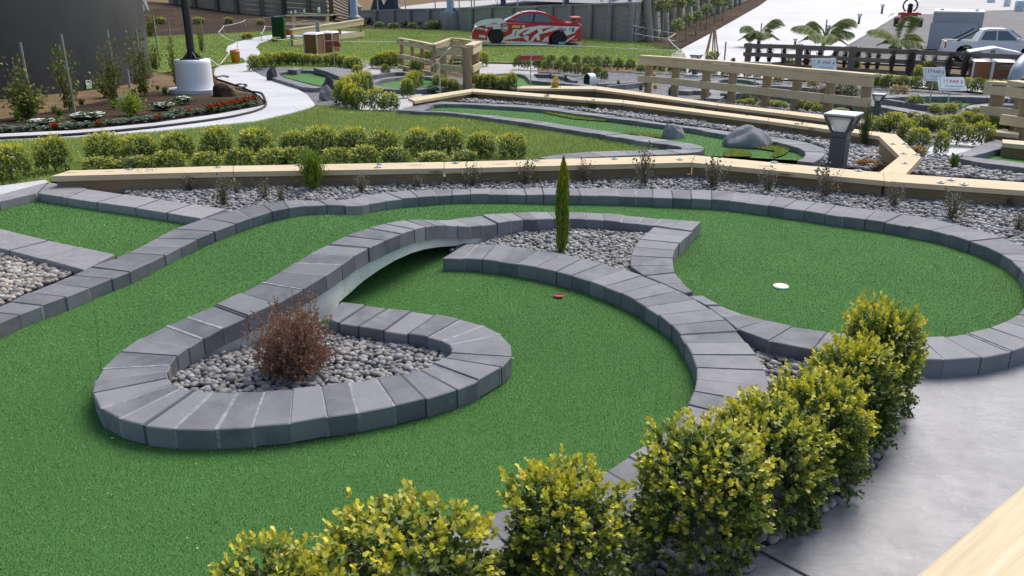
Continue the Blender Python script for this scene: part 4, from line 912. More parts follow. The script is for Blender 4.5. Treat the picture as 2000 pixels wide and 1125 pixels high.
h = ZAT(b, 33)-b.z; m = MB(); vs = []
for k in range(9):
    x = (k/8-.5)*25*s; vs += [(x+.03*math.sin(k*2.1), -.25+.03*math.sin(k*1.7), 0), (x*.9, -.18, h), (x*.9, .3, h), (x, .35, 0)]
m.add(vs, [[4*k+j, 4*k+4+j, 4*k+5+j, 4*k+1+j] for k in range(8) for j in range(3)]+[[0, 1, 2, 3], [35, 34, 33, 32]], 0, None, .5, False); m.build('cover', M_GREENT, t_)
# ---- post and rail beside the table
def rails(name, posts, label, heights, r=.075, rail=(.045, .13), cap=None, group=None, side=1, tops=None, wood_=None, postw=None, roundp=True, ext=.12):
    """posts: world base points; heights: rail centre heights (fractions of the post height)"""
    c = posts[0]; t_ = empty(name, c); tag(t_, label, 'railing', group); c = Vector(c)
    for p, h in zip(posts, tops):
        m = MB(); q = p-c
        if roundp: m.tube([q-Vector((0, 0, .1)), q+Vector((0, 0, h))], r, 14)
        else: m.box(q+Vector((0, 0, h/2)), 2*r, 2*r, h)
        m.build('post', postw or M_POSTW, t_)
    for f in heights:
        for (p, h), (p2, h2) in zip(zip(posts, tops), zip(posts[1:], tops[1:])):
            d_ = (p2-p); d_.z = 0; d_.normalize(); n_ = Vector((d_.y, -d_.x, 0))*side*(r+rail[0]/2)
            m = MB(); a, b_ = p-c+Vector((0, 0, h*f))+n_, p2-c+Vector((0, 0, h2*f))+n_
            e0 = ext if p is posts[0] else 0; e1 = ext if p2 is posts[-1] else 0
            u = (b_-a).normalized(); m.beam(a-u*(e0-.002), b_+u*(e1-.002), rail[0], rail[1]); m.build('rail', wood_ or M_PINE, t_)
    if cap:
        for k, ((p, h), (p2, h2)) in enumerate(zip(zip(posts, tops), zip(posts[1:], tops[1:]))):
            d_ = (p2-p); d_.z = 0; d_.normalize(); n_ = Vector((d_.y, -d_.x, 0))*side*r*.5
            m = MB(); a, b_ = p-c+Vector((0, 0, h+cap[1]/2+.002+.001*k))+n_, p2-c+Vector((0, 0, h2+cap[1]/2+.002+.001*k))+n_; u = (b_-a).normalized()
            e0 = ext if p is posts[0] else 0; e1 = ext if p2 is posts[-1] else 0
            m.beam(a-u*e0, b_+u*e1, cap[0], cap[1]); m.build('top_cap', wood_ or M_PINE, t_)
    return t_
ps = [G(572, 90), G(665, 79), G(706, 74)]
rails('timber_railing', ps, 'low new pine railing in front of the picnic table', (.86, .22), .07, (.05, .22), (.22, .05), None, 1, [ZAT(p, y)-p.z for p, y in zip(ps, (59, 46, 39))])
b = G(601, 63); m = MB(); m.beam((-.7, -.1, .42), (.75, .1, .5), .25, .03); m.beam((-.1, .2, .5), (1.2, .1, .38), .22, .03)
o = m.build('loose_board', M_GREYW); o.location = b+Vector((0, -.9, .15)); tag(o, 'weathered grey boards lying across the picnic bench', 'boards')
m = MB(); m.box((0, 0, .22), 2/PXM(b)*4, .03, 9/PXM(b)); o = m.build('small_sign', M_SIGNRED); b2 = G(565, 84); o.location = b2+Vector((0, 0, .25)); tag(o, 'small red sign at the left post of the low railing', 'sign')
# ---- paired bins clad in cedar
def bin_(px0, px1, ytop, ybot, label, depth=.62, yaw=0, lidh=.1):
    a, c = G(px0, ybot), G(px1, ybot); b = (a+c)/2; w = (c-a).length; h = ZAT(b, ytop)-b.z
    t_ = empty('litter_bin', b, yaw); tag(t_, label, 'litter bin', 'cedar clad litter bins')
    m = MB(); m.box((0, depth/2, h*.46), w*.94, depth*.96, h*.9); m.build('cladding', M_REDW, t_)
    for i in (-1, 1):
        for j in (0, 1):
            m = MB(); m.box((i*w*.48, j*depth, h*.46), .04, .04, h*.92); m.build('corner_post', M_SILVER, t_)
    m = MB(); m.box((0, depth/2, h*.02), w*1.0, depth*1.02, .04); m.build('base', M_SILVER, t_)
    m = MB(); w2, d2 = w*.53, depth*.55; z = h*.925
    vs = [(-w2, depth/2-d2, z), (w2, depth/2-d2, z), (w2, depth/2+d2, z), (-w2, depth/2+d2, z), (-w2*.8, depth/2-d2*.6, h), (w2*.8, depth/2-d2*.6, h), (w2*.8, depth/2+d2*.7, h), (-w2*.8, depth/2+d2*.7, h)]
    m.add(vs, [[3, 2, 1, 0], [4, 5, 6, 7]]+[[i, (i+1) % 4, (i+1) % 4+4, i+4] for i in range(4)]); m.build('lid', M_WHITE, t_)
    return t_
bin_(594, 622, 64, 108, 'left cedar clad bin with pale lid beside the low railing', .62, R(-14))
bin_(626, 652, 61.5, 104, 'right cedar clad bin behind the small red sign', .62, R(-14))
b = G(618, 103); m = MB(); h = ZAT(b, 45)-b.z; m.box((0, .55, h/2), .14, .06, h); o = m.build('bin_post', M_GALV); o.location = b; tag(o, 'flat grey steel post rising between the two cedar bins', 'post')
bin_(1897.5, 1931, 117, 160, 'left cedar clad bin under the little white gable roof', .6, R(-20))
bin_(1936, 1972, 118, 161, 'right cedar clad bin under the little white gable roof', .6, R(-20))
b = G(1937, 158); h = ZAT(b, 99)-b.z; s = 1/PXM(b); t_ = empty('bin_shelter', b, R(-20)); tag(t_, 'white gable roof on a steel post over the right hand bins', 'shelter')
m = MB(); m.box((-.03, .5, h/2), .12, .06, h); m.build('post', M_GALV, t_)
for sgn in (-1, 1):
    m = MB(); m.beam((-.03, .4, h+.06), (-.03+sgn*45*s, .4, h-9*s+.06), .75, .04); m.build('roof_panel', M_WHITE, t_)
# ---- sign stakes
def sign(px, ybot, ytop, w, h, yaw, tilt, label, lines=None, back=None, mpost=M_SILVER, flip=1):
    b = G(px, ybot); z = ZAT(b, ytop)-b.z; t_ = empty('hole_sign', b, R(yaw)); tag(t_, label, 'sign', 'hole signs on steel stakes')
    m = MB(); m.tube([(0, 0, -.05), (0, 0, z-.02)], .014, 8); m.build('stake', mpost, t_)
    M = Matrix.Rotation(R(90-tilt), 3, 'X'); c = Vector((0, -.0, z))
    m = MB(); m.box(c, w, h, .012, M, 0, .003); m.build('panel', back or M_WHITE, t_)
    n = M@Vector((0, 0, 1)); up = M@Vector((0, 1, 0)); rt_ = M@Vector((1, 0, 0))
    for body, size, dx, dy, mt, shear, sx in (lines or []):
        text(body, size, c+n*.008+rt_*dx*w+up*dy*h, M, mt, t_, .0012, shear, sx)
    if back is M_SIGNRED:
        m = MB(); m.box(c+n*.012, .022, h*.98, .012, M); m.box(c+n*.010+up*h*.48, w, .014, .012, M); m.box(c+n*.010-up*h*.48, w, .014, .012, M)
        m.box(c-n*.012, .022, h*.98, .012, M); m.box(c-n*.010+up*h*.48, w, .014, .012, M); m.box(c-n*.010-up*h*.48, w, .014, .012, M); m.build('bracket', M_SILVER, t_)
    if lines:
        m = MB(); pth_ = [(-.46, .32), (-.42, .42), (-.37, .34), (-.40, .1), (-.44, -.2), (-.47, -.34), (-.3, -.38), (.3, -.36)]
        m.tube([c+n*.007+rt_*x*w+up*y*h for x, y in pth_], .004, 4); m.build('drawing', M_GREY, t_)
    return t_
S11 = lambda num, par, sub, f=1: [(num, .10*f, -.22, .2, M_TEXT, .15, 1), ('PAR', .085*f, .10, .17, M_TEXTR, .2, 1.1), (par, .09*f, .38, .13, M_TEXT, .1, 1), (sub, .055*f, .08, -.16, M_GREY, .2, 1.2)]
sign(1848.5, 219, 164, .46, .30, -9, 42, 'white sign 11 PAR 3, the nearer and more tilted of the right pair', S11('11', '3', 'Watershow'))
sign(1815.5, 201, 145, .46, .29, 2, 28, 'white sign 17 PAR 3, upright behind the nearer tilted sign', S11('17', '3', 'Fountain'))
sign(1603, 180, 127.5, .58, .34, 2, 26, 'white sign 9 PAR 4 seen above the long railing', S11('9', '4', 'Rock hole', 1.15))
sign(1471, 192, 125, .62, .36, 170, 72, 'white sign seen almost edge on behind the long railing', None, M_WHITE)
sign(654, 135, 85, .44, .40, 176, 60, 'red backed sign on a stake in front of the right cedar bin', None, M_SIGNRED)
sign(1036, 179, 112, .50, .30, 188, 62, 'red backed tilted sign on a tall stake by the yellow conifer', None, M_SIGNRED)
sign(860, 192, 115, .60, .62, -92, 46, 'steel sign stake seen edge on beside the leaning railing', None, M_SILVER)
# ---- leaning railing of posts and boards in the middle distance
A = [G(787, 132), G(807, 136), G(826, 140), G(846, 145)]
rails('timber_railing', A, 'new pine railing descending to the corner beside the round green', (.90, .42, .02), .065, (.05, .12), (.15, .045), None, 1, [ZAT(p, y)-p.z for p, y in zip(A, (77, 80.5, 84, 88.5))], None, None, True, .18)
B = [G(867, 160), G(913, 175), G(929, 166)]
rails('timber_railing', B, 'tall pine railing with round posts at the paved lookout', (.90, .48, .05), .11, (.05, .15), (.22, .045), None, 1, [ZAT(p, y)-p.z for p, y in zip(B, (97, 92, 84.5))], None, None, True, .15)
C = [G(850, 144), G(882, 136), G(905, 139), G(926, 148)]
rails('timber_railing', C, 'rear pine railing rising to the corner behind the lookout', (.90, .45), .06, (.05, .12), (.15, .045), None, 1, [ZAT(p, y)-p.z for p, y in zip(C, (88, 76.5, 78.5, 82))], None, None, True, .12)
# ---- long railing
xs = [(1265, 184), (1317, 189), (1376, 197), (1427, 203), (1493, 211), (1551, 218), (1615, 226), (1684, 234)]
L = [G(x, y) for x, y in xs]; tl = [113, 116.5, 122, 126, 132, 138, 143.5, 150]
rails('timber_railing', L, 'long new pine railing with eight round posts', (.90, .43), .085, (.05, .145), (.2, .05), None, 1, [ZAT(p, y)-p.z for p, y in zip(L, tl)], None, None, True, .22)
# ---- railings at the right edge
L = [G(1936, 251), G(1984, 257), G(2050, 265)]
rails('timber_railing', L, 'short pine railing at the right edge above the kerb, farther section', (.88, .42), .10, (.05, .13), (.18, .045), None, 1, [ZAT(p, y)-p.z for p, y in zip(L, (165, 169, 174))], None, None, True, .14)
L = [G(1990, 281), G(2060, 291)]
rails('timber_railing', L, 'short pine railing at the right edge above the kerb, nearer section', (.88, .40), .085, (.05, .13), (.18, .045), None, 1, [ZAT(p, y)-p.z for p, y in zip(L, (168, 178))], None, None, True, .25)
# ---- dark stained fence in front of the driveway
xs = [(1459, 129), (1557, 135), (1660, 142), (1775, 149), (1900, 157), (2040, 167)]
L = [G(x, y) for x, y in xs]
rails('timber_fence', L, 'dark stained three rail fence along the driveway', (.90, .53, .12), .085, (.05, .125), None, None, 1, [ZAT(p, y)-p.z for p, y in zip(L, (84, 86.5, 90.5, 95.5, 101.5, 108))], M_DARKW, M_DARKW, False)['category'] = 'fence'
# ---- white hoop
b = G(1152, 170); s = 1/PXM(b); t_ = empty('hoop', b, R(-64)); tag(t_, 'white pipe hoop with green lining standing on the green', 'hoop')
def ringv(r0, r1, y0, y1, mi, m, n=40):
    vs = []
    for k in range(n):
        a = 2*math.pi*k/n; c, s_ = math.cos(a), math.sin(a)
        vs += [(r1*c, y0, r1*s_), (r1*c, y1, r1*s_), (r0*c, y1, r0*s_), (r0*c, y0, r0*s_)]
    m.add([Vector(v)+Vector((0, 0, 12.3*s)) for v in vs], [[4*k+j, 4*((k+1) % n)+j, 4*((k+1) % n)+(j+1) % 4, 4*k+(j+1) % 4] for k in range(n) for j in range(4)], mi, None, .5, False)
m = MB(); ringv(13.2*s, 14.2*s, -.09, .09, 0, m); m.build('pipe', M_PIPEW, t_)
m = MB(); ringv(12.9*s, 13.1*s, -.086, .086, 0, m); m.build('lining', M_GREENT, t_)
# ---- bent grey tube at the far right
b = G(1988, 209); s = 1/PXM(b); t_ = empty('bent_tube', b); tag(t_, 'thick grey steel tube bending up from the green at the right edge', 'tube')
yb = b.y; m = MB(); m.tube([p-b for p in catmull([AT(1990, 204, yb), AT(1985, 185, yb), AT(1978, 165, yb), AT(1984, 145, yb), AT(1998, 122, yb+.2), AT(2025, 100, yb+.5)], .1)], [.13]*99 if False else .12, 14); m.build('tube', M_GALV, t_)
m = MB(); m.lathe((0.02, 0, 0), [(.24, 0), (.2, .1), (.13, .3)], 20); m.build('socket', M_SLATE, t_)
# ---- boulders
def boulder(name, px, ybot, wpx, hpx, mt, label, seed, dp=.8, flat_=.0, sharp=1.0, cat='rock', peak=0.0, px0=.1):
    rs = np.random.default_rng(seed); b = G(px, ybot-hpx*.12); s = 1/PXM(b); v, f = ico(4)
    d = np.zeros(len(v))
    for k in range(14):
        n = rs.normal(size=3); n /= np.linalg.norm(n); o = rs.uniform(.62, .86); d = np.minimum(d, -(np.maximum(v@n-o, 0))*sharp) if k else -np.maximum(v@n-o, 0)
    fr_ = sum(np.sin(v@rs.normal(size=3)*3*2**k+rs.uniform(0, 6))*.05/1.6**k for k in range(6))
    r = 1+d+fr_; w = v*r[:, None]; w[:, 2] = np.where(w[:, 2] < 0, w[:, 2]*.3, w[:, 2])
    if peak: w[:, 2] *= 1-peak*np.clip(np.abs(w[:, 0]/np.abs(w[:, 0]).max()-px0), 0, 1)**.9
    zt = w[:, 2].max(); w = w*np.array([wpx*s/2/np.abs(w[:, 0]).max(), wpx*s/2*dp, hpx*s*.95/zt])
    me = np_mesh(name, w, f, None, [mt], False); o = link(name, me, None, b); o.rotation_euler = (0, 0, 0)
    for p in me.polygons: p.use_smooth = True
    return tag(o, label, cat)
boulder('boulder', 1316, 274, 48, 31, M_ROCK, 'angular pale grey boulder on the green lane', 3, .8, 0, 1.4)
boulder('boulder', 1458, 292, 102, 45, M_ROCK, 'big smooth grey boulder rising to a peak on the green lane', 8, .75, 0, .9, 'rock', .5, .05)
boulder('boulder', 1430, 218, 38, 13, M_ROCKB, 'low brown boulder under the long railing', 5, .7)
boulder('boulder', 531, 160, 25, 27, M_ROCKD, 'small dark peaked rock in the gravel by the path', 4, .8, 0, 1.3)
boulder('boulder', 643, 183, 37, 33, M_ROCKD, 'dark rounded boulder behind the pale rock', 6, .8)
boulder('boulder', 637, 198, 30, 29, M_ROCKP, 'pale pointed rock in front of the dark boulder', 9, .8, 0, 1.5)
boulder('boulder', 1660, 222, 20, 17, M_ROCKD, 'dark rounded rock behind the slate bollard', 12, .8)
boulder('boulder', 1478, 128, 18, 10, M_ROCKP, 'pale flat rock in front of the dark fence', 13, .8)
boulder('boulder', 1630, 134, 9, 9, M_ROCKP, 'small pale rock peeping over the long railing', 15, .8)
boulder('boulder', 1046, 361, 15, 12, M_ROCKP, 'single round pale stone on the pebble strip left of the cypress', 14, .9)
boulder('boulder', 438, 190, 52, 26, M_MULCH, 'lump of dark soil beside the white pedestal', 16, .7, 0, .8, 'soil heap')
# ---- hose along the path
hp_ = gpx([(417, 151), (436, 148), (446, 150)], .03)
m = MB(); m.tube([p-hp_[0] for p in catmull(hp_, .2)], .02, 6); o = m.build('hose', M_BLACK); o.location = hp_[0]; tag(o, 'short end of black hose beside the pedestal', 'hose')
hp_ = gpx([(455, 166), (470, 164), (482, 166), (476, 170), (460, 172), (478, 177.5), (495, 179), (511, 182), (518, 195), (519, 205), (508, 213), (480, 221.5), (425, 232), (300, 248), (150, 262), (0, 270), (-120, 277)], .02)
m = MB(); m.tube([p-hp_[0] for p in catmull(hp_, .2)], .022, 6); o = m.build('hose', M_BLACK); o.location = hp_[0]; tag(o, 'long black hose lying along the white path edge', 'hose')
# ------------------------------------------------------------ retaining wall, upper terrace, columns
def wall_of(name, base, tops, label, posts, mats_=(M_GREYW, M_GREYP), lean=.0, boards=7, pr=.13):
    """base: world points of the foot; tops: heights; boards between round posts"""
    t_ = empty(name, base[0]); tag(t_, label, 'retaining wall'); o = base[0].copy()
    for (a, ha), (b, hb) in zip(zip(base, tops), zip(base[1:], tops[1:])):
        n = max(1, round((b-a).length/.0001)) and max(1, int(round((b-a).length/2.4)))
        m = MB()
        for i in range(boards):
            f0, f1 = i/boards, (i+1)/boards
            p0 = a-o+Vector((0, 0, (f0+f1)/2*ha)); p1 = b-o+Vector((0, 0, (f0+f1)/2*hb))
            m.beam(p0, p1, .05+.006*(i % 2), ha/boards*.97)
        m.build('boards', mats_[0], t_)
        m = MB(); d_ = (b-a); d_.z = 0; nrm = Vector((d_.y, -d_.x, 0)).normalized()
        m.beam(a-o+Vector((0, 0, ha+.05))+nrm*.03, b-o+Vector((0, 0, hb+.05))+nrm*.03, .26, .09); m.build('cap', mats_[0], t_)
    for p, h in posts:
        q = p-o; m = MB(); d_ = (base[-1]-base[0]); d_.z = 0; nrm = Vector((d_.y, -d_.x, 0)).normalized()*(pr+.03)
        if nrm.y > 0: nrm = -nrm
        m.tube([q+nrm+nrm.normalized()*lean, q+nrm*.8+Vector((0, 0, h))], pr, 12); m.build('post', mats_[1], t_)
    return t_
wb = [G(1240, 82), G(1050, 69), G(900, 58.5), G(772, 50), G(706, 46)]
wt = [ZAT(p, y)-p.z for p, y in zip(wb, (8.5, 13.5, 18, 21, 22.5))]
def wall_at(px):                                # foot point of the wall seen in column px
    for (a, b), (ha, hb), (xa, xb) in zip(zip(wb, wb[1:]), zip(wt, wt[1:]), zip((1240, 1050, 900, 772), (1050, 900, 772, 706))):
        if xb <= px <= xa: t = (xa-px)/(xa-xb); return a.lerp(b, t), ha+(hb-ha)*t
pp = [wall_at(x) for x in (1236, 1197, 1160, 1121, 1082, 1047, 1006, 965, 926, 885, 844, 806, 772, 738)]
wall_of('retaining_wall', wb, wt, 'weathered grey timber retaining wall behind the race car', pp)
wr = [G(1240, 81.5), G(1262, 78), G(1320, 54), G(1397, 25), G(1452, 4), G(1475, -6)]
hr = [ZAT(wr[0], 8.5)-wr[0].z]+[2.3, 2.9, 3.3, 3.6, 3.7]
def wr_at(x):
    xs_ = (1240, 1262, 1320, 1397, 1452, 1475)
    for i in range(5):
        if xs_[i] <= x <= xs_[i+1]: t = (x-xs_[i])/(xs_[i+1]-xs_[i]); return wr[i].lerp(wr[i+1], t), hr[i]+(hr[i+1]-hr[i])*t
pp = [wr_at(x) for x in (1250, 1262, 1279, 1296, 1312, 1328, 1340, 1353, 1364, 1377, 1391, 1402, 1413, 1423, 1433)]
wall_of('retaining_wall', wr, hr, 'taller leaning timber retaining wall receding behind the standard trees', pp, (M_GREYW, M_GREYP), .22, 8, .2)
wl = [AT(706, 46, wb[-1].y), G(640, 36), G(560, 32), G(480, 27), G(400, 16), G(330, 6)]
wl[0] = wb[-1].copy(); hl = [wt[-1]+.2, 2.6, 2.8, 2.9, 2.8, 2.6]
pp = []
for x in (345, 384, 428, 466, 516, 560, 608, 652, 690):
    xs_ = (706, 640, 560, 480, 400, 330)
    for i in range(5):
        if xs_[i+1] <= x <= xs_[i]: t = (xs_[i]-x)/(xs_[i]-xs_[i+1]); pp.append((wl[i].lerp(wl[i+1], t), hl[i]+(hl[i+1]-hl[i])*t))
wall_of('retaining_wall', wl, hl, 'brownish timber retaining wall behind the picnic table', pp, (wood('brown_board', (.20, .175, .125), (.32, .29, .22), (.44, .41, .33)), wood('brown_post', (.11, .09, .065), (.18, .15, .11), (.26, .22, .17))), 0, 9, .16)
# terrace on top of the wall
tops = [p+Vector((0, 0, h-.02)) for p, h in zip(wb, wt)]
bk = [p+Vector((3, 28, 0)) for p in tops]; n = len(tops)
me = bpy.data.meshes.new('terrace'); me.from_pydata([tuple(p) for p in tops+bk]+[(tops[0].x+26, tops[0].y+34, tops[0].z)], [], [[i, i+1, n+i+1, n+i] for i in range(n-1)]); me.materials.append(M_APRON)
for p in me.polygons:
    if p.normal.z < 0: p.flip()
tag(link('terrace', me), None, None, None, 'structure')
rt_ = [p+Vector((0, 0, h-.02)) for p, h in zip(wr, hr)]; rb_ = [p+Vector((-9, 14, 0)) for p in rt_]; n = len(rt_)
me = bpy.data.meshes.new('terrace'); me.from_pydata([tuple(p) for p in rt_+rb_], [], [[i, i+1, n+i+1, n+i] for i in range(n-1)]); me.materials.append(M_APRON)
tag(link('terrace', me), None, None, None, 'structure')
def terr_pt(px, d_=1.0):
    p, h = wall_at(px); return p+Vector((.1, d_, h-.02))
hand = [terr_pt(x, .5) for x in (735, 790, 849.5, 894, 919, 925, 1010, 1100, 1190)]
t_ = empty('handrail', hand[0]); tag(t_, 'thin steel handrail along the terrace above the timber wall', 'handrail')
for p in hand: m = MB(); m.tube([p-hand[0], p-hand[0]+Vector((0, 0, 1.05))], .035, 8); m.build('post', M_GALV, t_)
m = MB(); m.tube([p-hand[0]+Vector((0, 0, 1.05)) for p in hand], .03, 8); m.build('rail', M_GALV, t_)
for i, (x, w_, l) in enumerate(((769, .28, 'navy steel post on the terrace near the left column'), (983, .30, 'navy steel post on the terrace above the race car'), (1108, .24, 'navy steel post on the terrace right of the race car'), (1230, .2, 'slim blue post at the corner of the terrace'))):
    p = terr_pt(x, .9); m = MB(); m.box((0, 0, 2), w_, w_, 4, None, 0, .01); m.box((0, 0, .02), w_*1.6, w_*1.6, .04); o = m.build('steel_post', M_BLUE); o.location = p; tag(o, l, 'post', 'navy posts on the terrace')
for x, w_, h_, l in ((729, .9, .9, 'dark tapered covered machine on the terrace by the left column'), (755, 1.1, .75, 'dark bench machine on the terrace beside the navy post')):
    p = terr_pt(x, 2.2); m = MB(); m.add([(-w_*.6, -.4, 0), (w_*.6, -.4, 0), (w_*.6, .4, 0), (-w_*.6, .4, 0), (-w_*.22, -.2, h_), (w_*.22, -.2, h_), (w_*.22, .2, h_), (-w_*.22, .2, h_)], [[3, 2, 1, 0], [4, 5, 6, 7]]+[[i, (i+1) % 4, (i+1) % 4+4, i+4] for i in range(4)])
    m.box((0, 0, h_+.08), w_*.5, .3, .14); o = m.build('covered_machine', M_BLACKP); o.location = p; tag(o, l, 'machine')
p = terr_pt(1209, 1.5); m = MB(); m.lathe((0, 0, 0), [(.22, 0), (.30, .3), (.32, .45), (.28, .45)], 20); o = m.build('plant_pot', M_BLACK); o.location = p; tag(o, 'black pot on the terrace corner above the wall', 'pot')
def column(px, ybot, wbase, hb_top, label, pw_, dz=0):
    b = G(px, ybot); s = 1/PXM(b); t_ = empty('steel_column', b); tag(t_, label, 'column'); h = ZAT(b, hb_top)-b.z
    m = MB(); m.lathe((0, 0, 0), [(wbase*s*.53, -.1), (wbase*s*.5, h*.5), (wbase*s*.48, h), (.01, h)], 32); m.build('footing', M_OLDCONC, t_)
    m = MB(); m.lathe((0, 0, 0), [(pw_*s*.72, h+.03), (pw_*s*.5, h+.18), (pw_*s*.48, h+8)], 24); m.build('shaft', M_GALV, t_)
    m = MB(); m.lathe((0, 0, 0), [(pw_*s*.78, h), (pw_*s*.78, h+.04), (.01, h+.04)], 24); m.build('flange', M_GALV, t_)
column(881, 57.5, 42, 22.5, 'grey steel column on a tall round concrete footing by the wall', 15)
column(693, 47, 30, 33, 'grey steel column on a low concrete footing behind the pine railing', 15)
b = G(268, 17); m = MB(); m.tube([(0, 0, -.4), (.1, 0, 1), (.05, .1, 5)], [.75, .5, .42], 14)
for k in range(7): a = -2.7+k*.38; m.tube([(.5*math.cos(a), .5*math.sin(a), .5), (.85*math.cos(a), .85*math.sin(a), -.1+.1*(k % 2)), (1.1*math.cos(a), 1.1*math.sin(a), -.6)], [.18, .13, .06], 7)
o = m.build('tree_trunk', wood('pale_bark', (.20, .20, .20), (.36, .37, .37), (.52, .54, .53))); o.location = b; tag(o, 'pale grey flared tree trunk on the bank beside the tank', 'tree')
b = G(585, 30); m = MB(); m.tube([(0, 0, 0), (.05, 0, 1.5), (.0, .1, 4)], [.10, .09, .07], 10); o = m.build('slim_trunk', M_WHITE); o.location = b; tag(o, 'slim white trunk behind the picnic table', 'tree')
# ------------------------------------------------------------ race car
def prof_solid(m, prof, wz, mi=0, rnd=.05, inset=.94):
    """side profile (x, z) extruded across; wz(x, z) is the half width there"""
    cx = sum(p[0] for p in prof)/len(prof); cz = sum(p[1] for p in prof)/len(prof); n = len(prof); vs = []
    for sgn, k, s_ in ((-1, 1, inset), (-1, 1-rnd, 1), (1, 1-rnd, 1), (1, 1, inset)):
        for x, z in prof: vs.append((cx+(x-cx)*(s_+(1-s_)*.6), sgn*wz(x, z)*k, cz+(z-cz)*s_))
    fs = [list(range(n)), list(range(3*n, 4*n))[::-1]]
    for r in range(3): fs += [[r*n+i, (r+1)*n+i, (r+1)*n+(i+1) % n, r*n+(i+1) % n] for i in range(n)]
    m.add(vs, fs, mi, None, .5, False)
def arch_pts(cx, r, z0, n=9, a0=0, rev=False):
    a = [math.pi*k/(n-1) for k in range(n)]
    return [(cx+r*math.cos(t), z0+r*math.sin(t)) for t in a]
def wheel(parent, x, y, r, w=.24, rimm=M_BLACKP):
    o = empty('wheel', (x, y, r)); o.parent = parent
    m = MB(); pr = [(r*.62, -w/2), (r*.93, -w/2), (r, -w*.36), (r, w*.36), (r*.93, w/2), (r*.62, w/2)]
    vs = []; n = 32
    for q, yy in pr: vs += [(q*math.cos(2*math.pi*k/n), yy, q*math.sin(2*math.pi*k/n)) for k in range(n)]
    m.add(vs, [[i*n+k, i*n+(k+1) % n, (i+1)*n+(k+1) % n, (i+1)*n+k] for i in range(len(pr)-1) for k in range(n)], 0, None, .5, False); m.build('tyre', M_BLACK, o)
    m = MB(); yy = -w*.40 if y < 0 else w*.40
    for k in range(7):
        a = 2*math.pi*k/7; m.beam((0, yy, 0), (r*.6*math.cos(a), yy, r*.6*math.sin(a)), .05, .03, 0, (0, 1, 0))
    ring_ = [(r*.60*math.cos(a), yy, r*.60*math.sin(a)) for a in np.linspace(0, 2*math.pi, 25)]; m.tube(ring_, .022, 6, 0, False); m.build('rim', rimm, o)
    m = MB(); vs = [(r*.6*math.cos(a), yy*.4, r*.6*math.sin(a)) for a in np.linspace(0, 2*math.pi, 24, endpoint=False)]; m.add(vs, [list(range(24))]); m.build('disc', M_BLACK, o)
SC = 42.4
b = G(1026, 86.5); car = empty('race_car', b, R(3)); tag(car, 'red and white racing saloon with white hood and rear wing parked on the lawn', 'car')
car.rotation_euler = (0, R(2.6), R(3)); k_ = PXM(b)/SC**1*1.0; car.scale = (SC/PXM(b),)*3
def dc(X, Y):
    px = 890+X/7.12; py = Y/7.12; base_ = 82.0+(px-966)*(6.5/119); return ((px-1026)/SC, (base_-py)/SC*1.04)
WR = .335
low = [(2.44, .30), (2.49, .62), (2.46, .98), (2.28, 1.07), (1.72, 1.06), (.4, 1.01), (-.95, .96), (-1.05, .985), (-1.6, .90), (-2.12, .77), (-2.36, .64), (-2.46, .45), (-2.47, .25), (-2.40, .17)]
low += [(-1.40-.40, .17)]+[(x, z) for x, z in arch_pts(-1.40, .40, .30, 11)][::-1]+[(-1.40+.40, .17), (1.42-.40, .17)]+[(x, z) for x, z in arch_pts(1.42, .40, .30, 11)][::-1]+[(1.42+.40, .2)]
wz = lambda x, z: (.915-.10*max(0, (abs(x)-1.75)/.75)**2-(.06 if z > .92 else 0))
m = MB(); prof_solid(m, low, wz, 0, .04, .985); m.build('body', M_RED, car)
cab = [(-1.0, .97), (-.28, 1.37), (.05, 1.445), (.45, 1.46), (.85, 1.40), (1.25, 1.27), (1.78, 1.06), (.4, .99)]
wc = lambda x, z: .84-(z-.97)*.50
m = MB(); prof_solid(m, cab, wc, 0, .05, .985); m.build('cabin', M_RED, car)
def panel(name, pts, mt, y=None, parent=None, wf=wc, off=.012, sides=(-1,), th=.004):
    for sd in sides:
        m = MB(); vs = [(x, sd*((wf(x, z))+off), z) for x, z in pts]; vs += [(x, sd*(wf(x, z)+off-th), z) for x, z in pts]; n = len(pts)
        m.add(vs, [list(range(n)) if sd < 0 else list(range(n))[::-1], list(range(n, 2*n))[::-1]]+[[i, (i+1) % n, n+(i+1) % n, n+i] for i in range(n)]); m.build(name, mt, parent)
panel('side_window', [(-.74, 1.01), (-.22, 1.32), (.02, 1.375), (.26, 1.385), (.22, 1.03)], M_GLASS, None, car, wc, .014, (-1, 1))
panel('side_window', [(.30, 1.03), (.34, 1.385), (.62, 1.36), (.92, 1.27), (1.10, 1.14), (1.12, 1.05)], M_GLASS, None, car, wc, .014, (-1, 1))
panel('door_pillar', [(.225, 1.03), (.265, 1.385), (.335, 1.385), (.295, 1.03)], M_BLACKP, None, car, wc, .015, (-1, 1))
m = MB(); m.add([(-.98, -.74, 1.0), (-.98, .74, 1.0), (-.31, .60, 1.375), (-.31, -.60, 1.375)], [[0, 1, 2, 3]]); o = m.build('windscreen', M_SCREEN, car); o.location = (-.02, 0, .018)
m = MB(); m.add([(1.70, -.70, 1.10), (1.70, .70, 1.10), (1.0, .60, 1.37), (1.0, -.60, 1.37)], [[3, 2, 1, 0]]); o = m.build('rear_window', M_GLASS, car); o.location = (.02, 0, .015)
m = MB(); hd_ = [(-2.34, .67), (-2.12, .785), (-1.6, .913), (-1.06, .995)]; vs = []
for x, z in hd_: vs += [(x, -.84+.10*(x < -2.2), z), (x, .84, z)]
m.add(vs, [[2*i, 2*i+2, 2*i+3, 2*i+1] for i in range(3)]); o = m.build('hood', M_WHITE, car); o.location = (0, 0, .01)
m = MB(); rf = [(-.25, 1.395), (.05, 1.455), (.45, 1.47), (.85, 1.41)]; vs = []
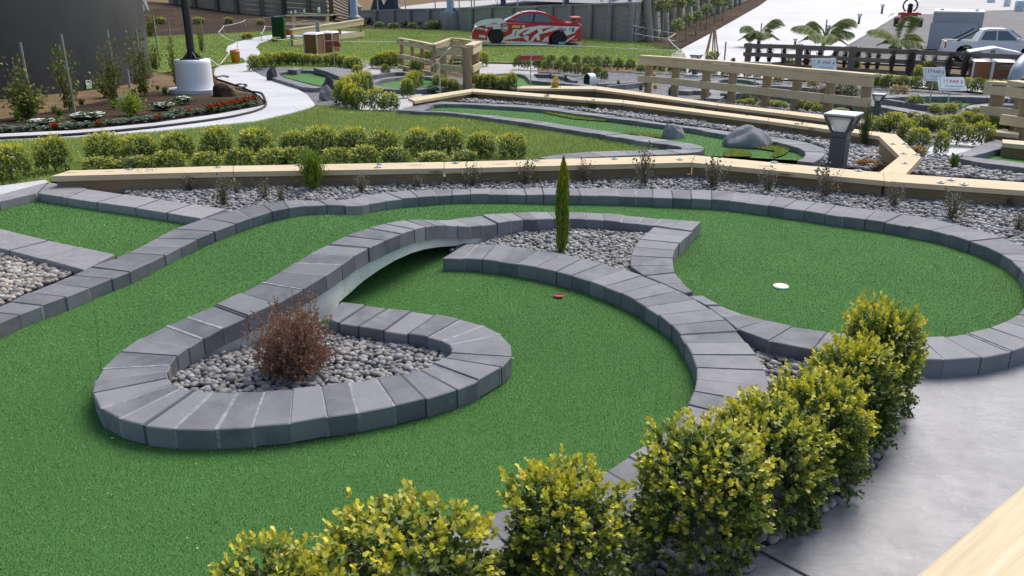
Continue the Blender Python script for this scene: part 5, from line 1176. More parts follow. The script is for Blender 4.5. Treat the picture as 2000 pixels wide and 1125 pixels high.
for x, z in rf: vs += [(x, -.58, z), (x, .58, z)]
m.add(vs, [[2*i, 2*i+2, 2*i+3, 2*i+1] for i in range(3)]); o = m.build('roof_panel', paint('pale_red', (.68, .34, .34), .3), car); o.location = (0, 0, .012)
ws = lambda x, z: wz(x, z)
wh = lambda pts, mt=M_WHITE, nm='stripe', off=.010: panel(nm, [dc(*p) for p in pts], mt, None, car, ws, off)
wh([(650, 500), (760, 452), (860, 402), (1000, 372), (1150, 357), (1390, 368), (1690, 380), (1640, 415), (1615, 455), (1495, 488), (1460, 425), (1380, 405), (1300, 430), (1255, 480), (1262, 560), (1180, 560), (1140, 540), (1050, 552), (985, 556), (905, 500), (760, 522), (655, 530)])
for pl in ([(925, 470), (1000, 455), (1098, 400), (1120, 440), (1060, 480), (1010, 545), (985, 545), (995, 490)], [(1130, 465), (1210, 450), (1320, 425), (1300, 470), (1215, 505), (1172, 555), (1150, 540)], [(845, 468), (920, 420), (1000, 392), (960, 425), (900, 455), (950, 500), (880, 490)], [(1160, 400), (1330, 375), (1240, 405), (1180, 440)], [(1050, 548), (1090, 500), (1110, 552)]):
    wh(pl, M_RED, 'stripe', .014)
wh([(660, 575), (790, 560), (1258, 575), (1258, 607), (800, 590), (760, 580)]); wh([(1500, 548), (1560, 512), (1635, 482), (1580, 530), (1500, 572)])
wh([(232, 345), (262, 318), (330, 288), (420, 268), (600, 258), (668, 300), (690, 316), (600, 326), (420, 340), (300, 352)], M_WHITE, 'stripe', .012); wh([(772, 400), (842, 396), (826, 500), (752, 505)], M_WHITE, 'number_board', .016)
wh([(500, 362), (606, 360), (606, 392), (500, 392)], M_WHITE, 'decal', .016); wh([(316, 462), (405, 470), (405, 503), (316, 492)], M_WHITE, 'decal', .016); wh([(390, 385), (428, 385), (428, 415), (390, 412)], M_WHITE, 'decal', .016)
wh([(755, 348), (870, 350), (868, 384), (755, 380)], M_YEL, 'decal', .016); wh([(895, 350), (930, 350), (930, 384), (895, 384)], M_WHITE, 'decal', .016); wh([(400, 345), (600, 330), (604, 356), (395, 366)], M_WHITE, 'decal', .013)
wh([(662+44*math.cos(a), 380+44*math.sin(a)) for a in np.linspace(0, 2*math.pi, 20, endpoint=False)], M_WHITE, 'round_decal', .016); wh([(662+36*math.cos(a), 380+36*math.sin(a)) for a in np.linspace(0, 2*math.pi, 20, endpoint=False)], paint('dark_green', (.03, .14, .11), .5), 'round_decal', .019); wh([(640, 365), (686, 365), (686, 396), (640, 396)], M_WHITE, 'round_decal', .022)
wh([(268, 368), (300, 360), (380, 378), (372, 402), (280, 395)], M_SCREEN, 'headlight', .018)
Mx = Matrix(((1, 0, 0), (0, 0, 1), (0, 1, 0))).transposed(); Mx = Matrix(((1, 0, 0), (0, 0, -1), (0, 1, 0)))
def ct(body, X, Y, size, mt, shear=0, sx=1, off=.022):
    x, z = dc(X, Y); text(body, size, (x, -(ws(x, z)+off), z), Mx, mt, car, .002, shear, sx)
ct('Mob', 1445, 408, .20, M_NAVY, 0, .9); ct('il', 1540, 408, .20, M_NAVY, 0, .9); ct('1', 797, 452, .36, M_TEXT, .25, 1.2); ct('NGK', 1622, 542, .11, M_WHITE, .2, 1)
wh([(1570, 392), (1606, 392), (1606, 440), (1570, 440)], M_NAVY, 'decal', .018); ct('1', 1588, 416, .17, M_WHITE)
m = MB(); m.box((2.22, 0, 1.29), .38, 1.60, .035, Matrix.Rotation(R(-6), 3, 'Y'), 0, .01); m.build('rear_wing', M_RED, car)
for sd in (-.8, .8):
    m = MB(); m.box((2.30, sd, 1.20), .15, .05, .20, Matrix.Rotation(R(14), 3, 'Y'), 0, .015); m.build('wing_end', M_RED, car)
m = MB(); m.box((-.72, -.98, 1.05), .2, .16, .14, None, 0, .03); m.build('mirror', M_RED, car)
m = MB(); m.box((-2.40, 0, .19), .28, 1.66, .04, None, 0, .008); m.build('splitter', M_GALV, car)
for x in (-1.40, 1.42):
    for y in (-.79, .79): wheel(car, x, y, WR)
b2 = G(1097, 93); s = 1/PXM(b2); t_ = empty('car_notice', b2, 0); tag(t_, 'small dark green notice on the grass before the rear wheel', 'sign')
m = MB(); m.box((0, 0, .18), 12*s, .02, 6*s, Matrix.Rotation(R(-35), 3, 'X')); m.build('panel', paint('green_notice', (.10, .22, .19), .5), t_)
for sx in (-4, 4): m = MB(); m.tube([(sx*s, 0, 0), (sx*s, 0, .17)], .012, 6); m.build('peg', M_SILVER, t_)
# gravel pad under the car
sheet('car_pad', gpx([(912, 80), (925, 71), (1020, 74), (1135, 82), (1142, 93), (1060, 90), (960, 85)]), M_GRAVEL, .012, None, 1.2)
# ------------------------------------------------------------ white pickup, box trailer and buggy on the driveway
b = G(1935, 121); sc = 35/PXM(b); ut = empty('pickup_truck', b, R(-18)); ut.scale = (sc,)*3; tag(ut, 'white double cab pickup with black roll bar behind the dark fence', 'pickup')
low = [(-2.55, .45), (-2.58, .75), (-2.55, 1.12), (-.95, 1.15), (1.2, 1.16), (2.3, 1.02), (2.58, .82), (2.62, .5), (2.5, .4), (1.62+.48, .42)]+arch_pts(1.62, .48, .48, 11)+[(1.62-.48, .42), (-1.55+.48, .42)]+arch_pts(-1.55, .48, .48, 11)+[(-1.55-.48, .42)]
wu = lambda x, z: .92-(.06 if z > 1.05 else 0)-.12*max(0, (x-1.9)/.7)**2
m = MB(); prof_solid(m, low, wu, 0, .04, .985); m.build('body', M_WHITE, ut)
cabu = [(-1.02, 1.14), (-.75, 1.74), (-.5, 1.80), (.35, 1.80), (.55, 1.75), (1.32, 1.16)]; wcu = lambda x, z: .86-(z-1.14)*.28
m = MB(); prof_solid(m, cabu, wcu, 0, .06, .985); m.build('cabin', M_WHITE, ut)
panel('side_window', [(-.84, 1.22), (-.66, 1.66), (-.12, 1.70), (-.10, 1.20)], M_GLASS, None, ut, wcu, .014, (-1, 1)); panel('side_window', [(-.02, 1.20), (-.04, 1.70), (.42, 1.68), (.98, 1.22)], M_GLASS, None, ut, wcu, .014, (-1, 1))
m = MB(); m.add([(1.30, -.74, 1.2), (1.30, .74, 1.2), (.60, .66, 1.73), (.60, -.66, 1.73)], [[3, 2, 1, 0]]); o = m.build('windscreen', M_SCREEN, ut); o.location = (.025, 0, .015)
for sd in (-.78, .78): m = MB(); m.tube([(-2.0, sd, 1.15), (-1.45, sd, 1.45), (-1.0, sd, 1.74)], .045, 8); m.build('roll_bar', M_BLACKP, ut)
m = MB(); m.box((-1.75, 0, 1.145), 1.45, 1.62, .03); m.build('tray_cover', M_BLACKP, ut)
for sd in (-.86, .86): m = MB(); m.box((-2.57, sd, .92), .06, .13, .34, None, 0, .01); m.build('tail_light', M_RED, ut)
m = MB(); m.box((-2.62, 0, .48), .14, 1.6, .16, None, 0, .02); m.build('bumper', M_BLACKP, ut)
m = MB(); m.box((.95, -1.0, 1.25), .16, .22, .18, None, 0, .04); m.build('mirror', M_WHITE, ut)
for x in (-1.55, 1.62):
    for y in (-.80, .80): wheel(ut, x, y, .39, .26, M_SILVER)
b = G(1860, 101); s = 1/PXM(b); tr = empty('box_trailer', b, R(-27)); tag(tr, 'grey box trailer with white top and lowered ramp beside the pickup', 'trailer')
W = 88*s; H = ZAT(b, 23)-b.z
m = MB(); m.box((0, 1.9, H*.55), W, 3.2, H*.82); m.build('body', M_ALU, tr)
m = MB(); m.box((0, 1.9, H*.985), W*1.02, 3.24, .06); m.build('roof', M_WHITE, tr)
for sx in (-.35, .35): m = MB(); m.box((sx*W, 1.0, H*1.0+.045), .14, .2, .05); m.build('roof_vent', M_GREY, tr)
m = MB(); m.box((-.06*W, -.35, H*.36), W*.92, .06, H*.74, Matrix.Rotation(R(-12), 3, 'X')); m.build('ramp', M_ALU, tr)
m = MB(); m.box((-.1*W, -.55, .06), W*.96, .12, .10); m.build('ramp_edge', M_BLACKP, tr)
for sd in (-1, 1): wheel(tr, sd*W*.0+sd*.0+.0, 0, .3) if False else None
for sd in (-1, 1):
    w_ = empty('wheel', (sd*W*.46, 2.2, .3)); w_.parent = tr; m = MB(); m.tube([(-.1, 0, 0), (.1, 0, 0)], .3, 24); m.build('tyre', M_BLACK, w_)
b = G(1772, 51); s = 1/PXM(b); bg_ = empty('buggy', b, R(-22)); tag(bg_, 'red off road buggy with round black hoop parked on the driveway', 'buggy')
m = MB(); m.add([(x*s, y, z*s) for x, y, z in [(-17, -1, 10), (17, -1, 10), (19, 1, 12), (-19, 1, 12), (-13, -.9, 26), (13, -.9, 26), (12, .9, 24), (-12, .9, 24)]], [[3, 2, 1, 0], [4, 5, 6, 7]]+[[i, (i+1) % 4, (i+1) % 4+4, i+4] for i in range(4)]); m.build('body', M_RED, bg_)
for sd in (-1, 1): m = MB(); m.box((sd*16*s, -.5, 24*s), 9*s, .8, 4*s, Matrix.Rotation(R(sd*14), 3, 'Y'), 0, .03); m.build('mudguard', M_RED, bg_)
m = MB(); m.tube([(12.5*s*math.cos(a), 0, 38*s+12.5*s*math.sin(a)) for a in np.linspace(-1.0, math.pi+1.0, 26)], 1.6*s, 10); m.build('hoop', M_BLACKP, bg_)
m = MB(); m.box((0, -.25, 31*s), 9*s, .3, 13*s, None, 0, .06); m.lathe((0, -.25, 37*s), [(4.5*s, 0), (5*s, 2*s), (3*s, 5*s), (.01, 5.5*s)], 16); m.build('seat', M_BLACK, bg_)
for sd, yy, r in ((-1, .9, 8), (1, -.9, 8.5), (-1, -.9, 8.5), (1, .9, 8)):
    w_ = empty('wheel', (sd*21*s, yy, r*s)); w_.parent = bg_; m = MB(); m.tube([(-3.8*s, 0, 0), (-3*s, 0, 0), (3*s, 0, 0), (3.8*s, 0, 0)], [r*s*.86, r*s, r*s, r*s*.86], 24); m.build('tyre', M_BLACK, w_)
    m = MB(); m.tube([(-3.9*s, 0, 0), (3.9*s, 0, 0)], r*s*.4, 16); m.build('rim', M_GREY, w_)
for x, y, w_, h_, l in ((1935, 5.5, 15, 14, 'white drum at the top right, left of three'), (1966, 13, 12, 22, 'white drum at the top right, middle of three'), (1990, 22, 18, 20, 'white drum at the top right, right of three')):
    b = G(x, y); s = 1/PXM(b); m = MB(); m.lathe((0, 0, 0), [(w_*s*.5, 0), (w_*s*.5, h_*s*.3), (w_*s*.48, h_*s*.33), (w_*s*.5, h_*s*.36), (w_*s*.5, h_*s*.95), (w_*s*.4, h_*s), (.01, h_*s)], 24); o = m.build('drum', paint('pale_blue_plastic', (.60, .68, .72), .5)); o.location = b; tag(o, l, 'drum', 'white drums beside the apron')
# ------------------------------------------------------------ plants
LEAF6 = (np.array([(0, 0, 0), (.36, .30, .10), (.46, .70, .10), (0, 1, .0), (-.46, .70, .10), (-.36, .30, .10)])*np.array([.92, 1, 1]), np.array([(0, 1, 2), (0, 2, 3), (0, 3, 4), (0, 4, 5)]))
LEAF4 = (np.array([(0, 0, 0), (.42, .5, .10), (0, 1, 0), (-.42, .5, .10)]), np.array([(0, 1, 2), (0, 2, 3)]))
LEAFN = (np.array([(0, 0, 0), (.14, .45, .03), (0, 1, 0), (-.14, .45, .03)]), np.array([(0, 1, 2), (0, 2, 3)]))
def unit(a): return a/np.maximum(np.linalg.norm(a, axis=-1, keepdims=True), 1e-9)
def leaf_frames(d, up_bias, rs):
    """rotation matrices whose y runs along d and whose z (upper face) leans upward"""
    n = len(d); up = np.array([0, 0, 1.0])*up_bias+rs.normal(0, .5, (n, 3)); x = unit(np.cross(d, up)); z = np.cross(x, d)
    return np.stack([x, d, z], -1)
OLD = np.array([(.050, .09, .02), (.07, .12, .025), (.09, .15, .03), (.06, .10, .028)])
MIDC = np.array([(.20, .27, .035), (.25, .32, .04), (.16, .23, .04), (.30, .35, .05)])
YNG = np.array([(.66, .63, .045), (.76, .69, .05), (.54, .58, .045), (.78, .70, .10), (.70, .57, .07)])
def bush_leaves(seed, shoots, per, leaf, yng=.6, boxy=.6, lump=.18, upright=.5, old=OLD, mid=MIDC, new=YNG, base=LEAF4, inner=.35, bottom=-.75, band=(.0, 1.0), fine=.0, stray=.0):
    """leaf cloud of a clipped shrub in the box x,y in [-.5,.5], z in [0,1] (leaf = leaf length over height)"""
    rs = np.random.default_rng(seed); n = shoots
    d = unit(rs.normal(size=(n*3, 3))); d = d[d[:, 2] > bottom][:n]; n = len(d)
    pw_ = np.abs(d)**(2+3*boxy); sup = 1/np.maximum(pw_.sum(1), 1e-6)**(1/(2+3*boxy))
    q = np.zeros(n)
    for _ in range(7): c = unit(rs.normal(size=3)); q += rs.uniform(-1, 1)*np.exp(-((d-c)**2).sum(1)/.25)
    for _ in range(16): c = unit(rs.normal(size=3)); q += fine*rs.uniform(-1, 1)*np.exp(-((d-c)**2).sum(1)/.05)
    q += np.where(rs.uniform(0, 1, n) < stray, rs.uniform(.2, .6, n), 0)*(d[:, 2] > -.2)
    r = sup*(1+lump*q)*np.where(rs.uniform(0, 1, n) < inner, rs.uniform(.45, .9, n), rs.uniform(.88, 1.06, n))
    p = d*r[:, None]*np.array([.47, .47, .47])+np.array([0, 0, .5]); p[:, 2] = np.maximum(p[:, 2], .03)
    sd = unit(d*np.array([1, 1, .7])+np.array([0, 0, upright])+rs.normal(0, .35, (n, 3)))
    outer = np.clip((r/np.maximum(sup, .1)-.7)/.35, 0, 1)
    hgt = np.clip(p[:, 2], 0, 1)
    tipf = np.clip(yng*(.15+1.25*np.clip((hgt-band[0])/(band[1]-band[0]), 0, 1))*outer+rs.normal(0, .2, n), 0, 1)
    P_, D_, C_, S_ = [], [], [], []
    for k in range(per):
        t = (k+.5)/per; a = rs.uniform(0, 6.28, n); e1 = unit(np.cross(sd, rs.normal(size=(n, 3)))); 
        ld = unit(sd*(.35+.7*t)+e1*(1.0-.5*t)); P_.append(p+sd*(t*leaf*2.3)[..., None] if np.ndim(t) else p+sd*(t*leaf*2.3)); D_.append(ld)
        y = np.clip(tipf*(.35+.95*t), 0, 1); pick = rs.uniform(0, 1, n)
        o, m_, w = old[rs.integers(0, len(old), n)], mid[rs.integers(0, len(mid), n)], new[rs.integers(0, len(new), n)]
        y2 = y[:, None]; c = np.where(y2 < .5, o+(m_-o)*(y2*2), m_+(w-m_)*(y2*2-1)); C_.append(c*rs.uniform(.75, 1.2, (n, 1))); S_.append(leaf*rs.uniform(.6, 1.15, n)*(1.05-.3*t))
    P_, D_, C_, S_ = map(np.concatenate, (P_, D_, C_, S_))
    M = leaf_frames(D_, 1.2, rs)*S_[:, None, None]
    return scatter(base[0], base[1], P_, M, C_)
def stem_mb(seed, h, w, r=.012, n=6, sub=3):
    rs = random.Random(seed); m = MB(); m.tube([(0, 0, -.03), (.01*w, 0, h*.25), (0, .01, h*.45)], [r, r*.8, r*.6], 7)
    for k in range(n):
        a = k*6.28/n+rs.uniform(-.4, .4); e = rs.uniform(.45, .85); p0 = Vector((0, 0, h*rs.uniform(.1, .35))); p2 = Vector((math.cos(a)*w*.36, math.sin(a)*w*.36, h*e)); p1 = p0.lerp(p2, .5)+Vector((0, 0, h*.05))
        m.tube([p0, p1, p2], [r*.6, r*.45, r*.25], 5)
        for j in range(sub): b = rs.uniform(-.8, .8); q = p1.lerp(p2, rs.uniform(.1, .8)); m.tube([q, q+Vector((math.cos(a+b)*w*.12, math.sin(a+b)*w*.12, h*.14))], [r*.3, r*.15], 4)
    return m
class Kind:
    """a plant kind with a few mesh variants; every plant is placed as its own object"""
    def __init__(s, name, n, make, stem=True, cat='shrub', leafmat=None): s.name, s.cat, s.i = name, cat, 0; s.var = [make(k) for k in range(n)]; s.stem = stem; s.mat = leafmat or M_LEAF
    def put(s, p, w, h, label, group=None, d=None, rz=None, name=None):
        V, F, C_ = None, None, None
        fm, sm = s.var[s.i % len(s.var)]; s.i += 1
        t_ = empty(name or s.name, p, random.uniform(0, 6.28) if rz is None else rz); t_.scale = (w, d or w, h); tag(t_, label, s.cat, group)
        if fm is not None: link('foliage', fm, t_)
        if sm is not None: link('stem', sm, t_)
        return t_
def stem_mesh(m, mats):
    o = m.build('stem', mats); me = o.data; bpy.data.objects.remove(o); return me
def kind_bush(name, n, stem=True, cat='shrub', hw=1.0, **kw):
    def mk(k):
        V, F, C_ = bush_leaves(100+k*7+len(name), **kw)
        return np_mesh('foliage', V, F, C_, [M_LEAF]), (stem_mesh(stem_mb(k, 1, 1, .03, 7), M_BARK) if stem else None)
    return Kind(name, n, mk, stem, cat)
ORD = ['first', 'second', 'third', 'fourth', 'fifth', 'sixth', 'seventh', 'eighth', 'ninth', 'tenth', 'eleventh', 'twelfth', 'thirteenth', 'fourteenth', 'fifteenth', 'sixteenth', 'seventeenth', 'eighteenth', 'nineteenth', 'twentieth', 'twenty-first', 'twenty-second', 'twenty-third', 'twenty-fourth']
def row(kind, pts, what, where, group, spread=1.0, z=None, name=None):
    """pts: (px, base row, top row, width in photo pixels) from left to right"""
    for i, (x, yb, yt, w) in enumerate(pts):
        if kind.name == 'clipped_shrub': x += random.uniform(-.05, .05)*w; yt = yb-(yb-yt)*random.uniform(.88, 1.06); w *= random.uniform(.86, 1.14)
        p = G(x, yb, .0 if z is None else z); h = max(.05, ZAT(p, yt)-p.z)*.97
        kind.put(p, w/PXM(p)*spread*((.80 if kind is mid_k else .95 if kind is globals().get('far_k') else .84) if kind.name in ('clipped_shrub', 'reddish_shrub') else 1), h, f'{ORD[i]} {what} from the left {where}', group, None, None, name)
# ---- near clipped hedge: seven bushes with real leaves
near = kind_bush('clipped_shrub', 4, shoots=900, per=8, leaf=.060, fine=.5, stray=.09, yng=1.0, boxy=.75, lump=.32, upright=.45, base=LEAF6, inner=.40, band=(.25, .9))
for x, yb, yt, w, l in ((1702, 800, 565, 130, 'tallest near hedge shrub at the far end beside the path'),
                        (1655, 862, 650, 150, 'near hedge shrub second from the far end, yellow on top'),
                        (1580, 930, 712, 165, 'near hedge shrub third from the far end, over dark pebbles'),
                        (1485, 1000, 760, 185, 'near hedge shrub in the middle of the run, dark green face'),
                        (1362, 1070, 812, 215, 'near hedge shrub fourth from the far end with dark trunk and dense leaves'),
                        (1095, 1150, 898, 215, 'separate round yellow shrub in front of the kerb at the bottom'),
                        (800, 1260, 985, 290, 'shrub cut by the bottom of the picture, right one of two'),
                        (545, 1350, 1070, 250, 'shrub cut by the bottom of the picture, left one of two')):
    p = P(x, yb, 0); h = ZAT(p, yt+12)-.0
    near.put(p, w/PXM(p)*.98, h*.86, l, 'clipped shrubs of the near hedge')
# ---- two rows on the front lawn
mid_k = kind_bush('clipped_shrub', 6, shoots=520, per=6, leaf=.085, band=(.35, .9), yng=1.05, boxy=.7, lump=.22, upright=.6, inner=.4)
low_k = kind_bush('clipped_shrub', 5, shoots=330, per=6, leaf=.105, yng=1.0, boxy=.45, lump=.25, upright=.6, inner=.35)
row(mid_k, [(27, 352, 283, 66), (108, 338, 276, 66), (207, 316, 266, 62), (273, 315, 266, 62), (352, 312, 263, 62), (427, 304, 257, 64), (502, 302, 250, 62), (573, 300, 258, 60), (630, 300, 252, 62), (693, 299, 256, 62), (748, 303, 253, 58), (817, 306, 252, 60), (877, 303, 252, 60), (940, 309, 257, 54), (998, 310, 264, 50)], 'shrub', 'in the back row on the front lawn', 'back row of shrubs on the front lawn')
row(low_k, [(195, 333, 311, 58), (262, 331, 308, 60), (332, 329, 300, 62), (405, 328, 300, 56), (467, 327, 292, 56), (532, 326, 292, 58), (580, 326, 290, 54), (655, 324, 290, 56), (712, 322, 288, 56), (775, 321, 292, 58), (845, 320, 298, 54), (907, 319, 297, 52)], 'low yellow shrub', 'in the front row behind the timber edging', 'front row of low shrubs on the front lawn')
# ---- far hedges
far_k = kind_bush('clipped_shrub', 6, shoots=380, per=5, leaf=.12, band=(.25, .95), yng=.95, boxy=.7, lump=.16, upright=.5, inner=.4)
dk_k = kind_bush('clipped_shrub', 5, shoots=280, per=5, leaf=.13, yng=.5, boxy=.3, lump=.22, upright=.5, inner=.4, bottom=-.6)
red_k = kind_bush('reddish_shrub', 3, shoots=170, per=5, leaf=.15, yng=.7, boxy=.3, lump=.25, upright=.5, new=np.array([(.34, .20, .06), (.30, .26, .07), (.40, .22, .08)]), mid=np.array([(.14, .11, .03), (.12, .14, .03)]), inner=.4)
row(far_k, [(497, 138, 111, 19), (510, 134, 109, 18), (524, 130, 107, 18), (538, 128, 105, 18), (554, 127, 103, 20), (570, 126, 105, 19), (585, 126, 106, 19), (601, 126, 106, 20), (620, 127, 107, 22), (645, 129, 106, 20), (658, 131, 107, 20), (672, 133, 108, 20), (690, 138, 111, 26)], 'hedge shrub', 'in the row before the cedar bins', 'hedge before the cedar bins')
row(far_k, [(672, 208, 166, 26), (685, 212, 172, 26), (676, 200, 158, 26), (690, 192, 152, 26), (702, 186, 148, 26), (714, 178, 144, 22), (703, 214, 176, 30)], 'block hedge shrub', 'beside the dark and pale rocks', 'block hedge beside the rocks')
row(far_k, [(737, 215, 181, 30), (762, 217, 183, 27)], 'square dark shrub', 'at the left end of the boulder lane', 'pair of square shrubs')
row(far_k, [(796, 190, 155, 22), (801, 184, 150, 22), (807, 178, 145, 22), (814, 172, 141, 20)], 'hedge shrub', 'standing before the circular green', 'short hedge before the circular green')
row(far_k, [(858, 176, 149, 18), (870, 178, 153, 20), (885, 180, 157, 18)], 'hedge shrub', 'below the lookout railing', 'short hedge below the lookout')
row(far_k, [(732, 132, 110, 15), (742, 133, 108, 16), (755, 133, 107, 16), (768, 131, 105, 16), (780, 128, 104, 15)], 'hedge shrub', 'left of the descending railing', 'hedge left of the descending railing')
row(far_k, [(816, 119, 104, 14), (834, 119, 102, 15), (852, 119, 105, 14), (895, 122, 104, 16)], 'hedge shrub', 'seen through the leaning railings', 'hedge behind the leaning railings')
row(far_k, [(933, 131, 107, 15), (943, 129, 106, 16)], 'hedge shrub', 'right of the tall lookout post', 'hedge right of the lookout')
row(far_k, [(931, 173, 150, 18), (944, 174, 149, 18), (958, 175, 149, 18), (972, 175, 150, 18), (986, 176, 150, 18), (1001, 177, 148, 17)], 'hedge shrub', 'before the green with the hoop', 'hedge before the hoop green')
row(dk_k, [(1013, 135, 111, 17), (1030, 136, 114, 17), (1050, 137, 115, 18), (1069, 140, 118, 19), (1090, 141, 120, 19), (1109, 146, 122, 19), (1128, 148, 125, 18), (1146, 152, 129, 17), (1166, 156, 133, 17), (1180, 159, 137, 15)], 'dark shrub', 'in the slanting row behind the conifers', 'slanting row of dark shrubs')
row(dk_k, [(1056, 124, 109, 16), (1076, 122, 107, 18), (1101, 123, 109, 17), (1125, 126, 109, 16)], 'rear shrub', 'behind the slanting row', 'rear row of shrubs')
row(red_k, [(1147, 130, 112, 18), (1166, 133, 113, 20), (1186, 135, 114, 16)], 'reddish shrub', 'behind the slanting row', 'reddish shrubs behind the slanting row')
row(dk_k, [(1207, 138, 116, 18), (1230, 139, 118, 18), (1251, 142, 127, 16), (1275, 141, 124, 16), (1292, 142, 127, 15), (1312, 143, 128, 15), (1333, 144, 130, 15), (1352, 145, 130, 14), (1371, 146, 131, 15), (1393, 148, 133, 14), (1415, 150, 135, 15), (1437, 151, 136, 14), (1459, 153, 138, 14), (1478, 154, 140, 13), (1500, 156, 141, 14), (1522, 158, 144, 13), (1545, 160, 146, 14), (1568, 161, 148, 13), (1592, 163, 149, 14)], 'dark round shrub', 'along the white path behind the long railing', 'row of shrubs along the white path')
row(dk_k, [(1709, 172, 145, 20), (1729, 174, 147, 20), (1759, 175, 149, 24), (1789, 176, 151, 24), (1815, 178, 155, 22), (1842, 180, 156, 22), (1868, 182, 156, 20), (1909, 182, 154, 24)], 'dark round shrub', 'along the white path right of the railing', 'row of shrubs right of the railing')
row(far_k, [(1712, 168, 150, 26), (1742, 170, 151, 24), (1774, 170, 152, 24), (1835, 173, 156, 24), (1890, 176, 156, 24), (1935, 178, 158, 24), (1960, 180, 160, 22)], 'yellowish shrub', 'against the foot of the dark fence', 'yellowish shrubs by the dark fence')
for x, yb, yt, w, l, k in ((1540, 131, 113, 15, 'bright green round shrub before the dark fence, left one', 0), (1667, 141, 118, 17, 'bright green round shrub before the dark fence, middle one', 0), (1808, 152, 125, 14, 'bright green shrub behind sign 17 before the fence', 0), (1791, 155, 133, 12, 'narrow green shrub beside sign 17 before the fence', 0), (699, 151, 131, 15, 'small round green shrub at the corner of the wedge green', 0), (754, 150, 129, 14, 'small round olive shrub behind the circular green', 1), (812, 147, 122, 17, 'dark upright round shrub in front of the descending railing', 2), (1786, 210, 190, 25, 'brownish green ball shrub in gravel left of sign 11', 3)):
    p = G(x, yb); dk_k.put(p, w/PXM(p), ZAT(p, yt)-p.z, l) if k else far_k.put(p, w/PXM(p), ZAT(p, yt)-p.z, l)
# cluster in front of the right-hand greens
cl = [(1700, 250, 226, 34), (1722, 262, 230, 36), (1742, 240, 220, 28), (1746, 262, 226, 40), (1768, 284, 240, 44), (1786, 236, 221, 26), (1790, 292, 250, 42), (1802, 262, 226, 44), (1826, 228, 206, 26), (1834, 264, 232, 46), (1836, 306, 260, 32), (1852, 226, 203, 24), (1860, 258, 224, 34), (1868, 282, 238, 42), (1882, 252, 222, 36), (1904, 228, 210, 26), (1908, 256, 226, 36), (1914, 285, 244, 40)]
row(mid_k, cl, 'green shrub', 'in the dense cluster before sign 11', 'cluster of shrubs before sign 11')
row(red_k, [(1733, 244, 222, 30), (1781, 236, 222, 26), (1864, 216, 201, 22), (1897, 244, 222, 34)], 'reddish shrub', 'in the dense cluster before sign 11', 'reddish shrubs before sign 11')
row(low_k, [(1449, 204, 196, 22), (1462, 206, 194, 22), (1492, 208, 197, 26), (1508, 210, 196, 26), (1524, 212, 198, 28), (1566, 218, 198, 30), (1584, 220, 198, 30), (1600, 222, 204, 24), (1642, 224, 212, 22)], 'low shrub', 'growing at the foot of the long railing', 'low shrubs at the foot of the railing')
row(red_k, [(1455, 198, 184, 18), (1472, 204, 190, 20), (1590, 183, 172, 18), (1610, 187, 170, 22), (1643, 188, 163, 34), (1660, 192, 168, 32)], 'olive and red shrub', 'seen between the railing posts', 'olive shrubs seen through the railing')
org_k = kind_bush('orange_shrub', 2, shoots=170, per=5, leaf=.15, yng=1.0, boxy=.2, lump=.25, upright=.6, new=np.array([(.60, .32, .04), (.55, .24, .03), (.62, .42, .06)]), mid=np.array([(.34, .24, .03), (.30, .20, .03)]), old=np.array([(.12, .10, .02)]), inner=.3)
row(org_k, [(1518, 163, 149, 16), (1588, 171, 158, 19), (1755, 186, 169, 26)], 'orange shrub', 'in the gravel behind the railing', 'orange shrubs in the gravel')
p = G(1793, 309); org_k.put(p, 22/PXM(p), ZAT(p, 290)-p.z, 'rusty orange plant at the tip of the angled timber edging')
# ---- conifers, sprigs, tussocks
def twigs(seed, n, length, spread, leaf, cols, per=6, up=.8, base=LEAFN, droop=0.0, cone=None):
    """thin-leaved sprays from many stems, unit height"""
    rs = np.random.default_rng(seed); a = rs.uniform(0, 6.28, n); r0 = rs.uniform(0, .06, n); sp = np.abs(rs.normal(0, spread, n)); h = rs.uniform(.45, 1, n)
    P_, D_, C_, S_ = [], [], [], []
    for k in range(per):
        t = (k+1)/per; z = h*t; r = r0+sp*t**.8*(1 if cone is None else (1-cone*t)); d0 = np.stack([np.cos(a), np.sin(a), np.zeros(n)], 1)
        p = d0*r[:, None]; p[:, 2] = z-droop*sp*t*t; d = unit(d0*.5+np.array([0, 0, up])+rs.normal(0, .45, (n, 3)))
        P_.append(p+rs.normal(0, .012, (n, 3))); D_.append(d); C_.append(cols[rs.integers(0, len(cols), n)]*rs.uniform(.7, 1.25, (n, 1))); S_.append(leaf*rs.uniform(.6, 1.2, n))
    P_, D_, C_, S_ = map(np.concatenate, (P_, D_, C_, S_))
    return scatter(base[0], base[1], P_, leaf_frames(D_, .6, rs)*S_[:, None, None], C_)
def stems(seed, n, h, spread, r=.004):
    rs = random.Random(seed); m = MB()
    for k in range(n):
        a = rs.uniform(0, 6.28); s_ = abs(rs.gauss(0, spread)); hh = rs.uniform(.6, 1)*h
        m.tube([(0, 0, -.02), (math.cos(a)*s_*.4, math.sin(a)*s_*.4, hh*.5), (math.cos(a)*s_, math.sin(a)*s_, hh)], [r, r*.8, r*.4], 5)
    return m
def kind_twig(name, nvar, cols, stem=5, cat='shrub', spread=.22, mat_=M_BARK, sr=.012, **kw):
    return Kind(name, nvar, lambda k: (np_mesh("foliage", *twigs(50+k*3+len(name), cols=cols, spread=spread, **kw), [M_MATTE]), stem_mesh(stems(k, stem, .9, spread, sr), mat_) if stem else None), True, cat)
def one(kind, x, yb, yt, w, label, group=None, z=None, name=None):
    p = G(x, yb) if z is None else P(x, yb, z); return kind.put(p, w/PXM(p), ZAT(p, yt)-p.z, label, group, None, None, name)
